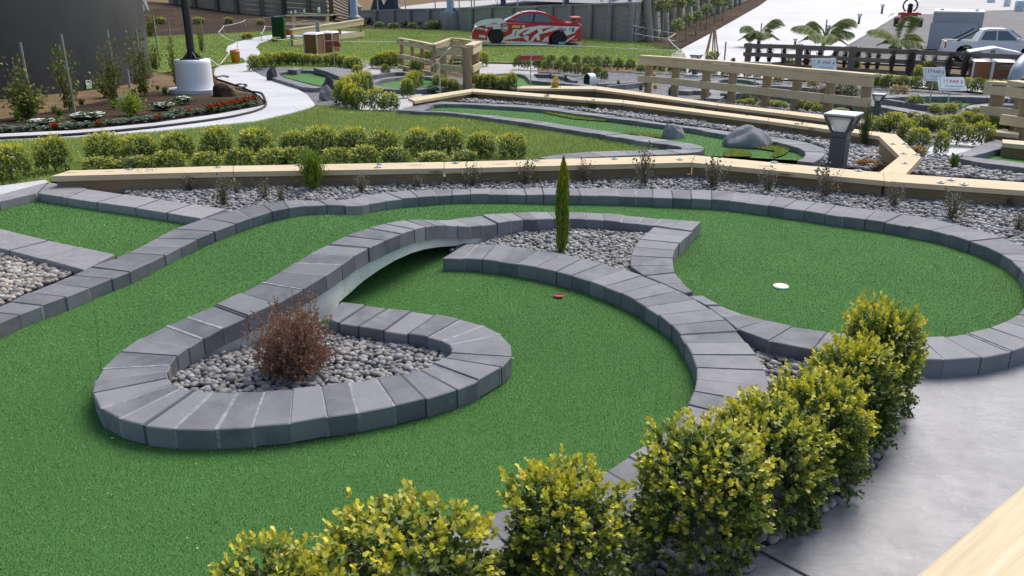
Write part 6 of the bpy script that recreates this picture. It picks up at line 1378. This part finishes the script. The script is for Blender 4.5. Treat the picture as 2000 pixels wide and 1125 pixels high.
# pencil cypress
def cypress(k):
    rs = np.random.default_rng(5); n = 5200; z = rs.beta(1.15, 1.0, n); a = rs.uniform(0, 6.28, n)
    prof = np.interp(z, [0, .06, .25, .55, .8, .93, 1], [.20, .38, .46, .47, .36, .16, .02])*(1+.16*np.sin(a*3+z*11)+.10*np.sin(a*5-z*23))*rs.uniform(.55, 1.05, n)
    d0 = np.stack([np.cos(a), np.sin(a), np.zeros(n)], 1); p = d0*prof[:, None]; p[:, 2] = z*.96
    # unit box is squeezed sideways when placed, so keep sprays nearly upright
    d = unit(d0*.35+np.array([0, 0, .55])+rs.normal(0, .12, (n, 3)))
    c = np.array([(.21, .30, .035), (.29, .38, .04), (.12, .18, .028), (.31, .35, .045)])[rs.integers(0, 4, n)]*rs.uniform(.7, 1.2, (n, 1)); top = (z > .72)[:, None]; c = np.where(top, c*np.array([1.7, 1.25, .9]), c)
    M = leaf_frames(d, .3, rs)*(rs.uniform(.6, 1.2, n)*.075)[:, None, None]
    V, F, C_ = scatter(LEAF4[0]*np.array([.9, 1, 1]), LEAF4[1], p, M, c); m = MB(); m.tube([(0, 0, -.02), (0, 0, .9)], [.12, .04], 6); 
    return np_mesh('foliage', V, F, C_, [M_MATTE]), stem_mesh(m, M_BARK)
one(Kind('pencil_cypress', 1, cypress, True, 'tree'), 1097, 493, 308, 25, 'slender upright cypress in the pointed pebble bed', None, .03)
# brown dead bush
def brown(k):
    cols = np.array([(.28, .15, .10), (.36, .20, .13), (.20, .115, .075), (.44, .29, .19), (.34, .16, .105)]); rs = np.random.default_rng(77); m = MB(); P_, D_ = [], []
    def spray(p0, d, L, r, depth):
        pts = [p0]; v = d
        for i in range(4): v = unit(v+rs.normal(0, .16, 3)+np.array([0, 0, .06])); pts.append(pts[-1]+v*L/4)
        m.tube([Vector(p) for p in pts], [r, r*.85, r*.7, r*.5, r*.3], 3, 0, False)
        if depth == 0:
            for i in range(1, 5):
                for _ in range(4): P_.append(pts[i]+rs.normal(0, .006, 3)); D_.append(unit(v+rs.normal(0, .7, 3)))
        else:
            for _ in range(5 if depth == 2 else 4):
                i = rs.integers(1, 5); spray(pts[i], unit(v+rs.normal(0, .55, 3)), L*rs.uniform(.4, .62), r*.6, depth-1)
    for _ in range(74):
        a = rs.uniform(0, 6.28); e = rs.uniform(.25, 1.45); spray(np.array([math.cos(a)*.05, math.sin(a)*.05, 0]), np.array([math.cos(a)*math.cos(e), math.sin(a)*math.cos(e), math.sin(e)]), .40+.24*math.sin(e)**2, .0045, 2)
    P_ = np.array(P_); D_ = np.array(D_); P_[:, 2] = np.abs(P_[:, 2]); n = len(P_)
    V, F, C_ = scatter(LEAF4[0], LEAF4[1], P_, leaf_frames(D_, .8, rs)*(rs.uniform(.6, 1.3, n)*.026)[:, None, None], cols[rs.integers(0, 5, n)]*rs.uniform(.7, 1.25, (n, 1)))
    return np_mesh('foliage', V, F, C_, [M_MATTE]), stem_mesh(m, mat('brown_twig', (.26, .155, .10), .9))
one(Kind('brown_bush', 1, brown), 574, 732, 578, 120, 'dry reddish brown bush in the pebbles inside the looping kerb', None, .02)
# bright green broom-like plant and spindly shrubs on the pebble strip
broom = kind_twig('broom_plant', 1, np.array([(.16, .26, .03), (.22, .32, .04), (.11, .19, .025), (.26, .33, .05)]), 60, spread=.20, n=520, length=1, leaf=.11, per=9, up=1.6, sr=.006, mat_=mat('green_stem', (.12, .2, .03), .8))
one(broom, 612, 371, 298, 66, 'bright green feathery plant on the pebble strip by the timber edging', None, .03)
spc = np.array([(.19, .225, .15), (.25, .26, .18), (.14, .17, .10), (.30, .19, .15), (.20, .15, .11)])
spin = kind_twig('spindly_shrub', 5, spc, 11, spread=.24, n=46, length=1, leaf=.085, per=8, up=.7, base=LEAF4, sr=.009)
row(spin, [(288, 366, 326, 44), (372, 372, 338, 42), (438, 404, 338, 50), (462, 378, 350, 34), (518, 388, 350, 44), (548, 392, 358, 34), (706, 376, 336, 46), (818, 368, 336, 40), (924, 364, 318, 52), (1026, 360, 308, 52), (1142, 356, 308, 40), (1258, 364, 278, 58), (1394, 366, 300, 76), (1500, 374, 325, 50), (1612, 384, 318, 62), (1746, 404, 354, 46), (1858, 430, 366, 66), (1972, 404, 384, 34), (1988, 452, 412, 52)], 'spindly small-leaved shrub', 'on the long pebble strip', 'spindly shrubs on the pebble strip', 1.0, .03)
sprig = kind_twig('green_sprig', 3, np.array([(.09, .16, .03), (.13, .22, .04), (.17, .25, .05)]), 5, spread=.2, n=40, length=1, leaf=.2, per=6, up=.7, base=LEAF4, sr=.02)
row(sprig, [(905, 192, 180, 12), (990, 192, 181, 12), (1068, 205, 185, 16), (1155, 214, 195, 15), (1350, 224, 208, 15), (1460, 247, 226, 17), (1560, 266, 240, 18)], 'green sprig', 'in the pebbles above the boulder lane', 'green sprigs above the boulder lane', 1.2)
one(sprig, 1862, 332, 303, 24, 'pale green sprig in the pebbles at the far right')
wisp = kind_twig('wispy_shrub', 1, np.array([(.07, .10, .035), (.10, .14, .05), (.13, .16, .06)]), 16, spread=.2, n=220, length=1, leaf=.09, per=9, up=1.2, sr=.008)
one(wisp, 1686, 288, 205, 42, 'tall wispy dark shrub right of the slate bollard')
con = kind_twig('small_conifer', 3, np.array([(.12, .19, .11), (.17, .25, .14), (.22, .30, .16)]), 0, 'conifer', .34, n=260, length=1, leaf=.15, per=6, up=.6, cone=.75)
row(con, [(591, 129, 112, 11), (1075, 155, 143, 11), (1104, 158, 146, 12), (1207, 172, 157, 12), (1251, 178, 163, 13), (1308, 188, 170, 13)], 'small blue-green conifer', 'in the far gravel', 'small conifers in the far gravel')
yc = kind_twig('yellow_conifer', 1, np.array([(.62, .48, .04), (.70, .56, .07), (.50, .36, .04)]), 3, 'conifer', .40, n=110, length=1, leaf=.11, per=6, up=.2, base=LEAF4, cone=.7)
one(yc, 1085, 186, 149, 26, 'bright yellow little conifer in the narrow pebble strip')
row(yc, [(1278, 152, 143, 18), (1280, 174, 164, 16)], 'pale yellow ground plant', 'behind the long railing', 'yellow plants behind the railing')
tus = kind_twig('tussock', 2, np.array([(.42, .22, .06), (.50, .30, .10), (.32, .17, .05)]), 0, 'grass tuft', .45, n=260, length=1, leaf=.35, per=4, up=.7)
one(tus, 1692, 326, 314, 26, 'orange tussock in the pebbles before the slate bollard')
tusg = kind_twig('grass_tuft', 2, np.array([(.14, .24, .04), (.2, .3, .06)]), 0, 'grass tuft', .45, n=260, length=1, leaf=.3, per=4, up=.7)
one(tusg, 1965, 254, 234, 60, 'green grassy mound behind the right edge railing')
aq = kind_twig('grey_green_plant', 3, np.array([(.16, .22, .15), (.22, .28, .20), (.10, .15, .09), (.30, .35, .28)]), 0, 'plant', .42, n=120, length=1, leaf=.3, per=4, up=.5, base=LEAF4)
one(aq, 850, 181, 169, 24, 'pale blue-green plant by the edge-on sign stake')
# dark purple sticks along the dark fence
pur = kind_twig('purple_shrub', 4, np.array([(.08, .06, .055), (.12, .08, .075), (.15, .13, .08), (.07, .055, .05)]), 14, spread=.2, n=170, length=1, leaf=.095, per=10, up=1.1, base=LEAF4, sr=.010)
row(pur, [(1459, 128, 90, 15), (1478, 129, 88, 16), (1501, 131, 87, 17), (1528, 132, 89, 15), (1573, 135, 91, 20), (1598, 137, 91, 17), (1627, 139, 91, 18), (1647, 140, 97, 15), (1671, 141, 92, 19), (1692, 143, 98, 15), (1711, 144, 99, 15), (1739, 148, 99, 17), (1772, 150, 99, 19), (1797, 150, 102, 15), (1821, 152, 106, 16), (1848, 155, 104, 20), (1880, 157, 105, 22), (1985, 164, 112, 24)], 'thin purple-leaved shrub', 'along the dark stained fence', 'purple shrubs along the dark fence')
row(pur, [(1399, 116, 100, 18), (1432, 124, 113, 14)], 'dark purple leafy plant', 'on the bed at the ramp corner', 'purple plants at the ramp corner')
one(far_k, 1388, 121, 104, 16, 'pale green clipped shrub curving at the ramp corner')
b = G(1390, 106); m = MB()
for k in range(5): a = k*1.256; m.tube([(.25*math.cos(a), .25*math.sin(a), 0), (.05*math.cos(a), .05*math.sin(a), 1.0)], .03, 6)
o = m.build('stake_bundle', M_POSTW); o.location = b; tag(o, 'bundle of pale stakes leaning together at the ramp corner', 'stakes')
for x, yb, yt, l in ((1415, 117, 82, 'thin dark stake in the bed at the ramp corner'), (1484, 85, 45, 'thin dark stake behind the leftmost palm'), (1609, 90, 38, 'thin dark stake behind the wide palm')):
    b = G(x, yb); m = MB(); m.tube([(0, 0, 0), (0, 0, ZAT(b, yt)-b.z)], .03, 6); o = m.build('stake', M_GREYP); o.location = b; tag(o, l, 'stake')
# palms
def palm(px, yb, ytop, half, fronds, label, seed):
    b = G(px, yb); s = 1/PXM(b); t_ = empty('palm', b); tag(t_, label, 'palm', 'young palms behind the dark fence'); rs = np.random.default_rng(seed)
    H = (ZAT(b, ytop)-b.z); m = MB(); tr_ = .38*H; m.tube([(0, 0, -.1), (0, 0, tr_)], [.10, .06], 8); m.build('trunk', M_BARK, t_)
    cols = np.array([(.30, .38, .14), (.38, .43, .18), (.24, .32, .12), (.50, .48, .25), (.55, .49, .30)])
    for fx, fz, fy in fronds:                    # tip offsets in photo px (right, up) and depth in m
        tip = Vector((fx*s, fy, H*fz)); p0 = Vector((0, 0, tr_)); mid_ = Vector((fx*s*.45, fy*.45, max(H*fz, tr_)+H*.22)); pts = [p0.lerp(mid_, t).lerp(mid_.lerp(tip, t), t) for t in np.linspace(0, 1, 22)]
        P_, D_, L_ = [], [], []
        for i in range(2, 22):
            d = (pts[i]-pts[i-1]).normalized(); sd = d.cross(Vector((0, 0, 1))).normalized(); L = half*s*2.0*(.25+.75*math.sin(math.pi*min(1, i/22*.9+.1)))
            for sg in (-1, 1):
                for q in (0, .25, .5, .75):
                    P_.append(pts[i-1].lerp(pts[i], q)); D_.append((sd*sg*.8+d*.55+Vector((0, 0, -.6))).normalized()); L_.append(L*random.uniform(.8, 1.1))
        D_ = np.array([x[:] for x in D_]); M = leaf_frames(D_, 1.5, rs)*np.array(L_)[:, None, None]; cc = cols[rs.integers(0, len(cols), len(P_))]*rs.uniform(.8, 1.2, (len(P_), 1))
        V, F, C_ = scatter(LEAFN[0]*np.array([.5, 1, 1]), LEAFN[1], np.array([x[:] for x in P_]), M, cc); link('frond', np_mesh('frond', V, F, C_, [M_MATTE]), t_)
    return t_
palm(1481, 92, 38, 17, [(-34, .72, .2), (40, .98, .1), (-18, .55, -.7), (12, .5, -.7), (-30, .45, -.2)], 'leftmost palm with two raised fronds behind the dark fence', 1)
palm(1607, 96, 36, 19, [(-60, .72, .2), (58, .95, .3), (-40, .45, -.5), (48, .55, -.4), (15, .4, -.8), (-25, .85, .6)], 'widest palm with arching fronds behind the dark fence', 2)
palm(1756, 102, 50, 18, [(-62, .82, .2), (38, .62, .2), (16, 1.35, .1), (-35, .5, -.4), (28, .35, -.5), (-12, .3, -.8)], 'palm in front of the buggy behind the dark fence', 3)
palm(1885, 108, 70, 18, [(-32, .35, .1), (-28, .12, -.3), (26, .7, .2), (16, .2, -.5), (-8, .8, .5)], 'drooping yellowish palm in front of the pickup tray', 4)
palm(1960, 112, 76, 16, [(-34, .6, .2), (24, .75, .2), (30, .3, -.2), (-6, .85, .3)], 'palm in front of the pickup cab', 5)
# staked saplings before the tank
sapc = np.array([(.10, .13, .03), (.14, .17, .04), (.18, .19, .05), (.19, .15, .055), (.08, .11, .03)])
sap = kind_twig('sapling', 4, sapc*1.5, 3, 'tree', .17, n=44, length=1, leaf=.075, per=10, up=.5, base=LEAF4, sr=.012)
sbush = kind_twig('leafy_shrub', 2, sapc*1.5, 8, 'shrub', .30, n=170, length=1, leaf=.11, per=7, up=.4, base=LEAF4, sr=.01)
def stake_(x, yb, yt, label, r=.035):
    b = G(x, yb); m = MB(); m.tube([(0, 0, -.1), (0, 0, ZAT(b, yt)-b.z)], r, 6); o = m.build('stake', M_GREYP); o.location = b+Vector((.05, .08, 0)); tag(o, label, 'stake', 'thin stakes of the young trees')
for x, yb, yt, w, l, sx, sb, syt in ((52, 232, 112, 62, 'leftmost staked sapling before the grey tank', 55, 218, 84), (137, 217, 90, 58, 'second staked sapling before the grey tank', 136, 218, 68), (221, 200, 70, 46, 'third slim sapling before the grey tank', 223, 200, 59), (283, 186, 64, 60, 'dense leafy sapling at the right edge of the tank', 274, 160, 58), (304, 138, 84, 36, 'thin sapling on the lawn beyond the bed', 308, 134, 28), (344, 168, 66, 24, 'sparse sapling left of the white pedestal', 334, 120, 43), (294, 72, 18, 44, 'flowering sapling on the bank beside the tank', 302, 74, 30), (394, 102, 42, 20, 'thin sapling right of the black pole', 396, 103, 40), (372, 102, 80, 24, 'little green plant left of the black pole foot', 0, 0, 0)):
    one(sap, x, yb, yt, w*1.5, l, 'young trees before the tank')
    if sx: stake_(sx, sb, syt, 'thin pale stake of the '+l.split(' before')[0].split(' at the')[0].split(' on the')[0].split(' left of')[0].split(' right of')[0].replace('leftmost staked', 'leftmost'), .022)
row(sbush, [(54, 232, 166, 78), (214, 190, 142, 58)], 'leafy olive shrub', 'in front of the grey tank', 'leafy shrubs before the tank')
stake_(247, 172, 137, 'short pale stake by the lime conifer', .03)
lime = kind_twig('lime_conifer', 1, np.array([(.30, .40, .04), (.38, .46, .06), (.22, .32, .04)]), 4, 'conifer', .30, n=300, length=1, leaf=.14, per=7, up=.2, droop=.7)
one(lime, 258, 224, 176, 50, 'weeping lime green conifer in the brown bed')
b = G(240, 205); q = AT(240, 188, b.y-.1); m = MB(); m.box((0, 0, 0), .17, .005, .07, Matrix.Rotation(R(-20), 3, 'Y')); o = m.build('plant_tag', M_WHITE); o.location = q; tag(o, 'white plant tag hanging on the lime conifer', 'tag')
# bedding plants
def flower_clump(k, petals, n=46, hgt=.55):
    rs = np.random.default_rng(300+k); V, F, C_ = twigs(310+k, 90, 1, .42, .26, np.array([(.05, .10, .03), (.08, .14, .04), (.12, .18, .06)]), 4, .4, LEAF4)
    a, r = rs.uniform(0, 6.28, n), np.sqrt(rs.uniform(0, 1, n))*.45; p = np.stack([np.cos(a)*r, np.sin(a)*r, .75+.3*rs.uniform(0, 1, n)-r*.5], 1); pc = []; 
    P_ = np.repeat(p, 5, 0)+rs.normal(0, .012, (n*5, 3)); aa = np.tile(np.arange(5)*1.256, n); D_ = unit(np.stack([np.cos(aa), np.sin(aa), rs.uniform(-.1, .6, n*5)], 1)); V2, F2, C2 = scatter(LEAF4[0], LEAF4[1], P_, leaf_frames(D_, 2, rs)*.26, petals[rs.integers(0, len(petals), n*5)])
    return np_mesh('foliage', np.concatenate([V, V2]), np.concatenate([F, F2+len(C_)]), np.concatenate([C_, C2]), [M_MATTE]), None
WH = np.array([(.78, .78, .74), (.70, .72, .64)]); RD = np.array([(.80, .02, .015), (.70, .015, .015), (.85, .05, .03)])
wf = Kind('white_flowers', 3, lambda k: flower_clump(k, WH), False, 'flowers'); rf_ = Kind('red_flowers', 3, lambda k: flower_clump(k+5, RD, 40), False, 'flowers')
row(wf, [(82, 247, 233, 46), (172, 236, 219, 52), (318, 214, 200, 36), (356, 203, 189, 30)], 'white flowering clump', 'in the brown bed', 'white flowers in the bed')
row(rf_, [(108, 254, 241, 16), (194, 249, 237, 14), (310, 237, 224, 12), (369, 226, 212, 12), (413, 222, 203, 14), (426, 219, 201, 14), (437, 217, 198, 14), (446, 215, 197, 13), (456, 213, 195, 14), (467, 211, 193, 14), (477, 208, 191, 13), (486, 206, 189, 14), (494, 203, 187, 14)], 'red flowering plant', 'along the path edge of the bed', 'red flowers along the path')
row(aq, [(12, 257, 245, 34), (36, 257, 247, 18), (60, 255, 245, 26), (90, 254, 246, 20), (132, 251, 241, 34), (146, 250, 242, 20), (170, 247, 240, 20), (197, 245, 238, 20)], 'grey-green bedding plant', 'at the left end of the bed', 'bedding plants left')
row(aq, [(216, 244, 235, 22), (234, 242, 233, 24), (252, 240, 231, 24), (270, 238, 229, 22), (288, 236, 227, 22), (306, 234, 225, 22), (326, 231, 223, 20), (345, 228, 216, 26), (362, 226, 217, 20), (384, 223, 213, 20), (402, 221, 211, 20), (420, 219, 210, 20), (440, 216, 206, 20), (460, 212, 203, 20), (480, 208, 199, 20), (495, 204, 197, 16)], 'grey-green bedding plant', 'along the middle of the path edge', 'bedding plants along the path')
row(sprig, [(36, 238, 218, 20), (107, 222, 206, 16), (116, 228, 213, 22), (160, 206, 193, 20), (222, 212, 198, 20), (262, 190, 174, 18), (308, 176, 166, 14), (322, 184, 170, 18), (432, 187, 178, 10)], 'small green plant', 'scattered over the brown bed', 'small plants on the bed')
row(wf, [(548, 26, 8, 20), (632, 22, 8, 18), (652, 38, 26, 14)], 'pale flowering rose', 'in front of the brownish timber wall', 'roses by the brownish wall')
row(wf, [(715, 47, 36, 14), (728, 47, 33, 16), (758, 48, 31, 22), (795, 52, 42, 16), (826, 53, 41, 18)], 'white flowering rose', 'in the bed between the two steel columns', 'white roses between the columns')
row(dk_k, [(742, 56, 44, 20), (770, 57, 45, 18), (806, 57, 46, 18), (845, 58, 44, 24), (854, 56, 42, 16), (710, 55, 38, 12)], 'dark green shrub', 'in the bed between the two steel columns', 'green shrubs between the columns')
row(far_k, [(448, 46, 36, 14), (510, 48, 39, 12), (312, 46, 34, 16), (388, 46, 36, 16), (483, 77, 66, 16), (540, 82, 74, 14)], 'small garden shrub', 'on the mulch around the back lawn', 'small shrubs on the mulch')
# standard trees along the leaning wall
topc = np.array([(.20, .10, .05), (.26, .14, .07)])
std_r = kind_bush('standard_tree', 2, stem=False, cat='tree', shoots=190, per=5, leaf=.15, yng=.9, boxy=.1, lump=.2, upright=.4, new=np.array([(.34, .14, .07), (.28, .16, .07), (.22, .2, .06)]), inner=.4)
std_g = kind_bush('standard_tree', 3, stem=False, cat='tree', shoots=170, per=5, leaf=.16, yng=.6, boxy=.1, lump=.2, upright=.4, inner=.4)
for i, (x, yb, cy, r, rd, l) in enumerate(((1292, 80, 14, 11.5, 1, 'reddish standard tree left of the rope tied to a stake'), (1320, 93, 52, 9, 0, 'small standard tree with rope tied to its trunk'), (1319, 70, 7, 11, 1, 'tall reddish standard tree behind the roped small tree'), (1340, 79, 38, 7.5, 0, 'small green standard tree third along the ramp side'), (1339, 58, 5, 11, 1, 'tall reddish standard tree in the middle of the leaning wall'), (1359, 68, 34, 7, 0, 'small green standard tree fourth along the ramp side'), (1379, 57, 21, 8, 0, 'green standard tree fifth along the ramp side'), (1396, 46, 6, 9, 0, 'green standard tree sixth along the ramp side'), (1412, 38, 4, 8, 0, 'green standard tree last along the ramp side'), (1368, 51, -4, 9, 0, 'tall green standard tree cut by the top before the leaning wall'))):
    b = G(x, yb); s = 1/PXM(b); zc = ZAT(b, cy)-b.z; t_ = empty('standard_tree', b, i*1.1); tag(t_, l, 'tree', 'standard trees along the leaning wall')
    k = std_r if rd else std_g; fm = k.var[i % len(k.var)][0]; c = link('crown', fm, t_, (0, 0, zc-r*s)); c.scale = (2.1*r*s, 2.1*r*s, 2.1*r*s)
    m = MB(); m.tube([(0, 0, -.05), (.02, 0, zc*.5), (0, 0, zc)], [.05, .04, .03], 7); m.build('trunk', M_POSTW, t_)
b = G(1170, 75); m = MB(); m.tube([(0, 0, 0), (.03, 0, 1.0), (.06, .05, 2.2)], [.035, .025, .008], 6)
for k in range(9): z = .9+k*.14; a = k*2.4; m.tube([(.03, 0, z), (.03+.22*math.cos(a), .22*math.sin(a), z+.3)], [.014, .004], 5)
o = m.build('bare_sapling', M_BARK); o.location = b; tag(o, 'bare leafless sapling against the grey timber wall', 'tree')
b = G(968, 62); m = MB(); m.tube([(0, 0, 0), (.05, 0, 1.0), (.15, .05, 1.9)], [.03, .02, .008], 6)
for k in range(9): z = .9+k*.1; a = k*2.4; m.tube([(.05, 0, z), (.05+.25*math.cos(a), .25*math.sin(a), z+.25)], [.012, .004], 5)
o = m.build('bare_sapling', M_BARK); o.location = b; tag(o, 'bare twiggy sapling behind the hood of the race car', 'tree')
# ------------------------------------------------------------ light
w = bpy.data.worlds.new('World'); S.world = w; w.use_nodes = True
bg = w.node_tree.nodes['Background']; sky = w.node_tree.nodes.new('ShaderNodeTexSky'); sky.sky_type = 'NISHITA'
EL, AZ = R(52), R(32)                     # AZ: sun's bearing, 0 = straight ahead of the camera, + = right
sky.sun_disc = False; sky.sun_elevation = EL; sky.sun_rotation = AZ; sky.air_density = 1.0; sky.dust_density = 3.0; sky.ozone_density = 1.0
w.node_tree.links.new(sky.outputs[0], bg.inputs[0]); bg.inputs[1].default_value = .10
ld = bpy.data.lights.new('sun', 'SUN'); ld.energy = 1.5; ld.angle = R(36); ld.color = (1, .96, .9)
lo = bpy.data.objects.new('sun', ld); COL.objects.link(lo)
sd = Vector((math.sin(AZ)*math.cos(EL), math.cos(AZ)*math.cos(EL), math.sin(EL)))
lo.rotation_euler = sd.to_track_quat('Z', 'Y').to_euler(); lo.location = (0, 0, 30)
vs_ = S.view_settings; vs_.view_transform = 'Standard'; vs_.look = 'None'; vs_.gamma = 1; vs_.exposure = 0.9; vs_.use_curve_mapping = False
S.cycles.use_denoising = True
S.cycles.max_bounces = 6; S.cycles.diffuse_bounces = 3; S.cycles.transparent_max_bounces = 4
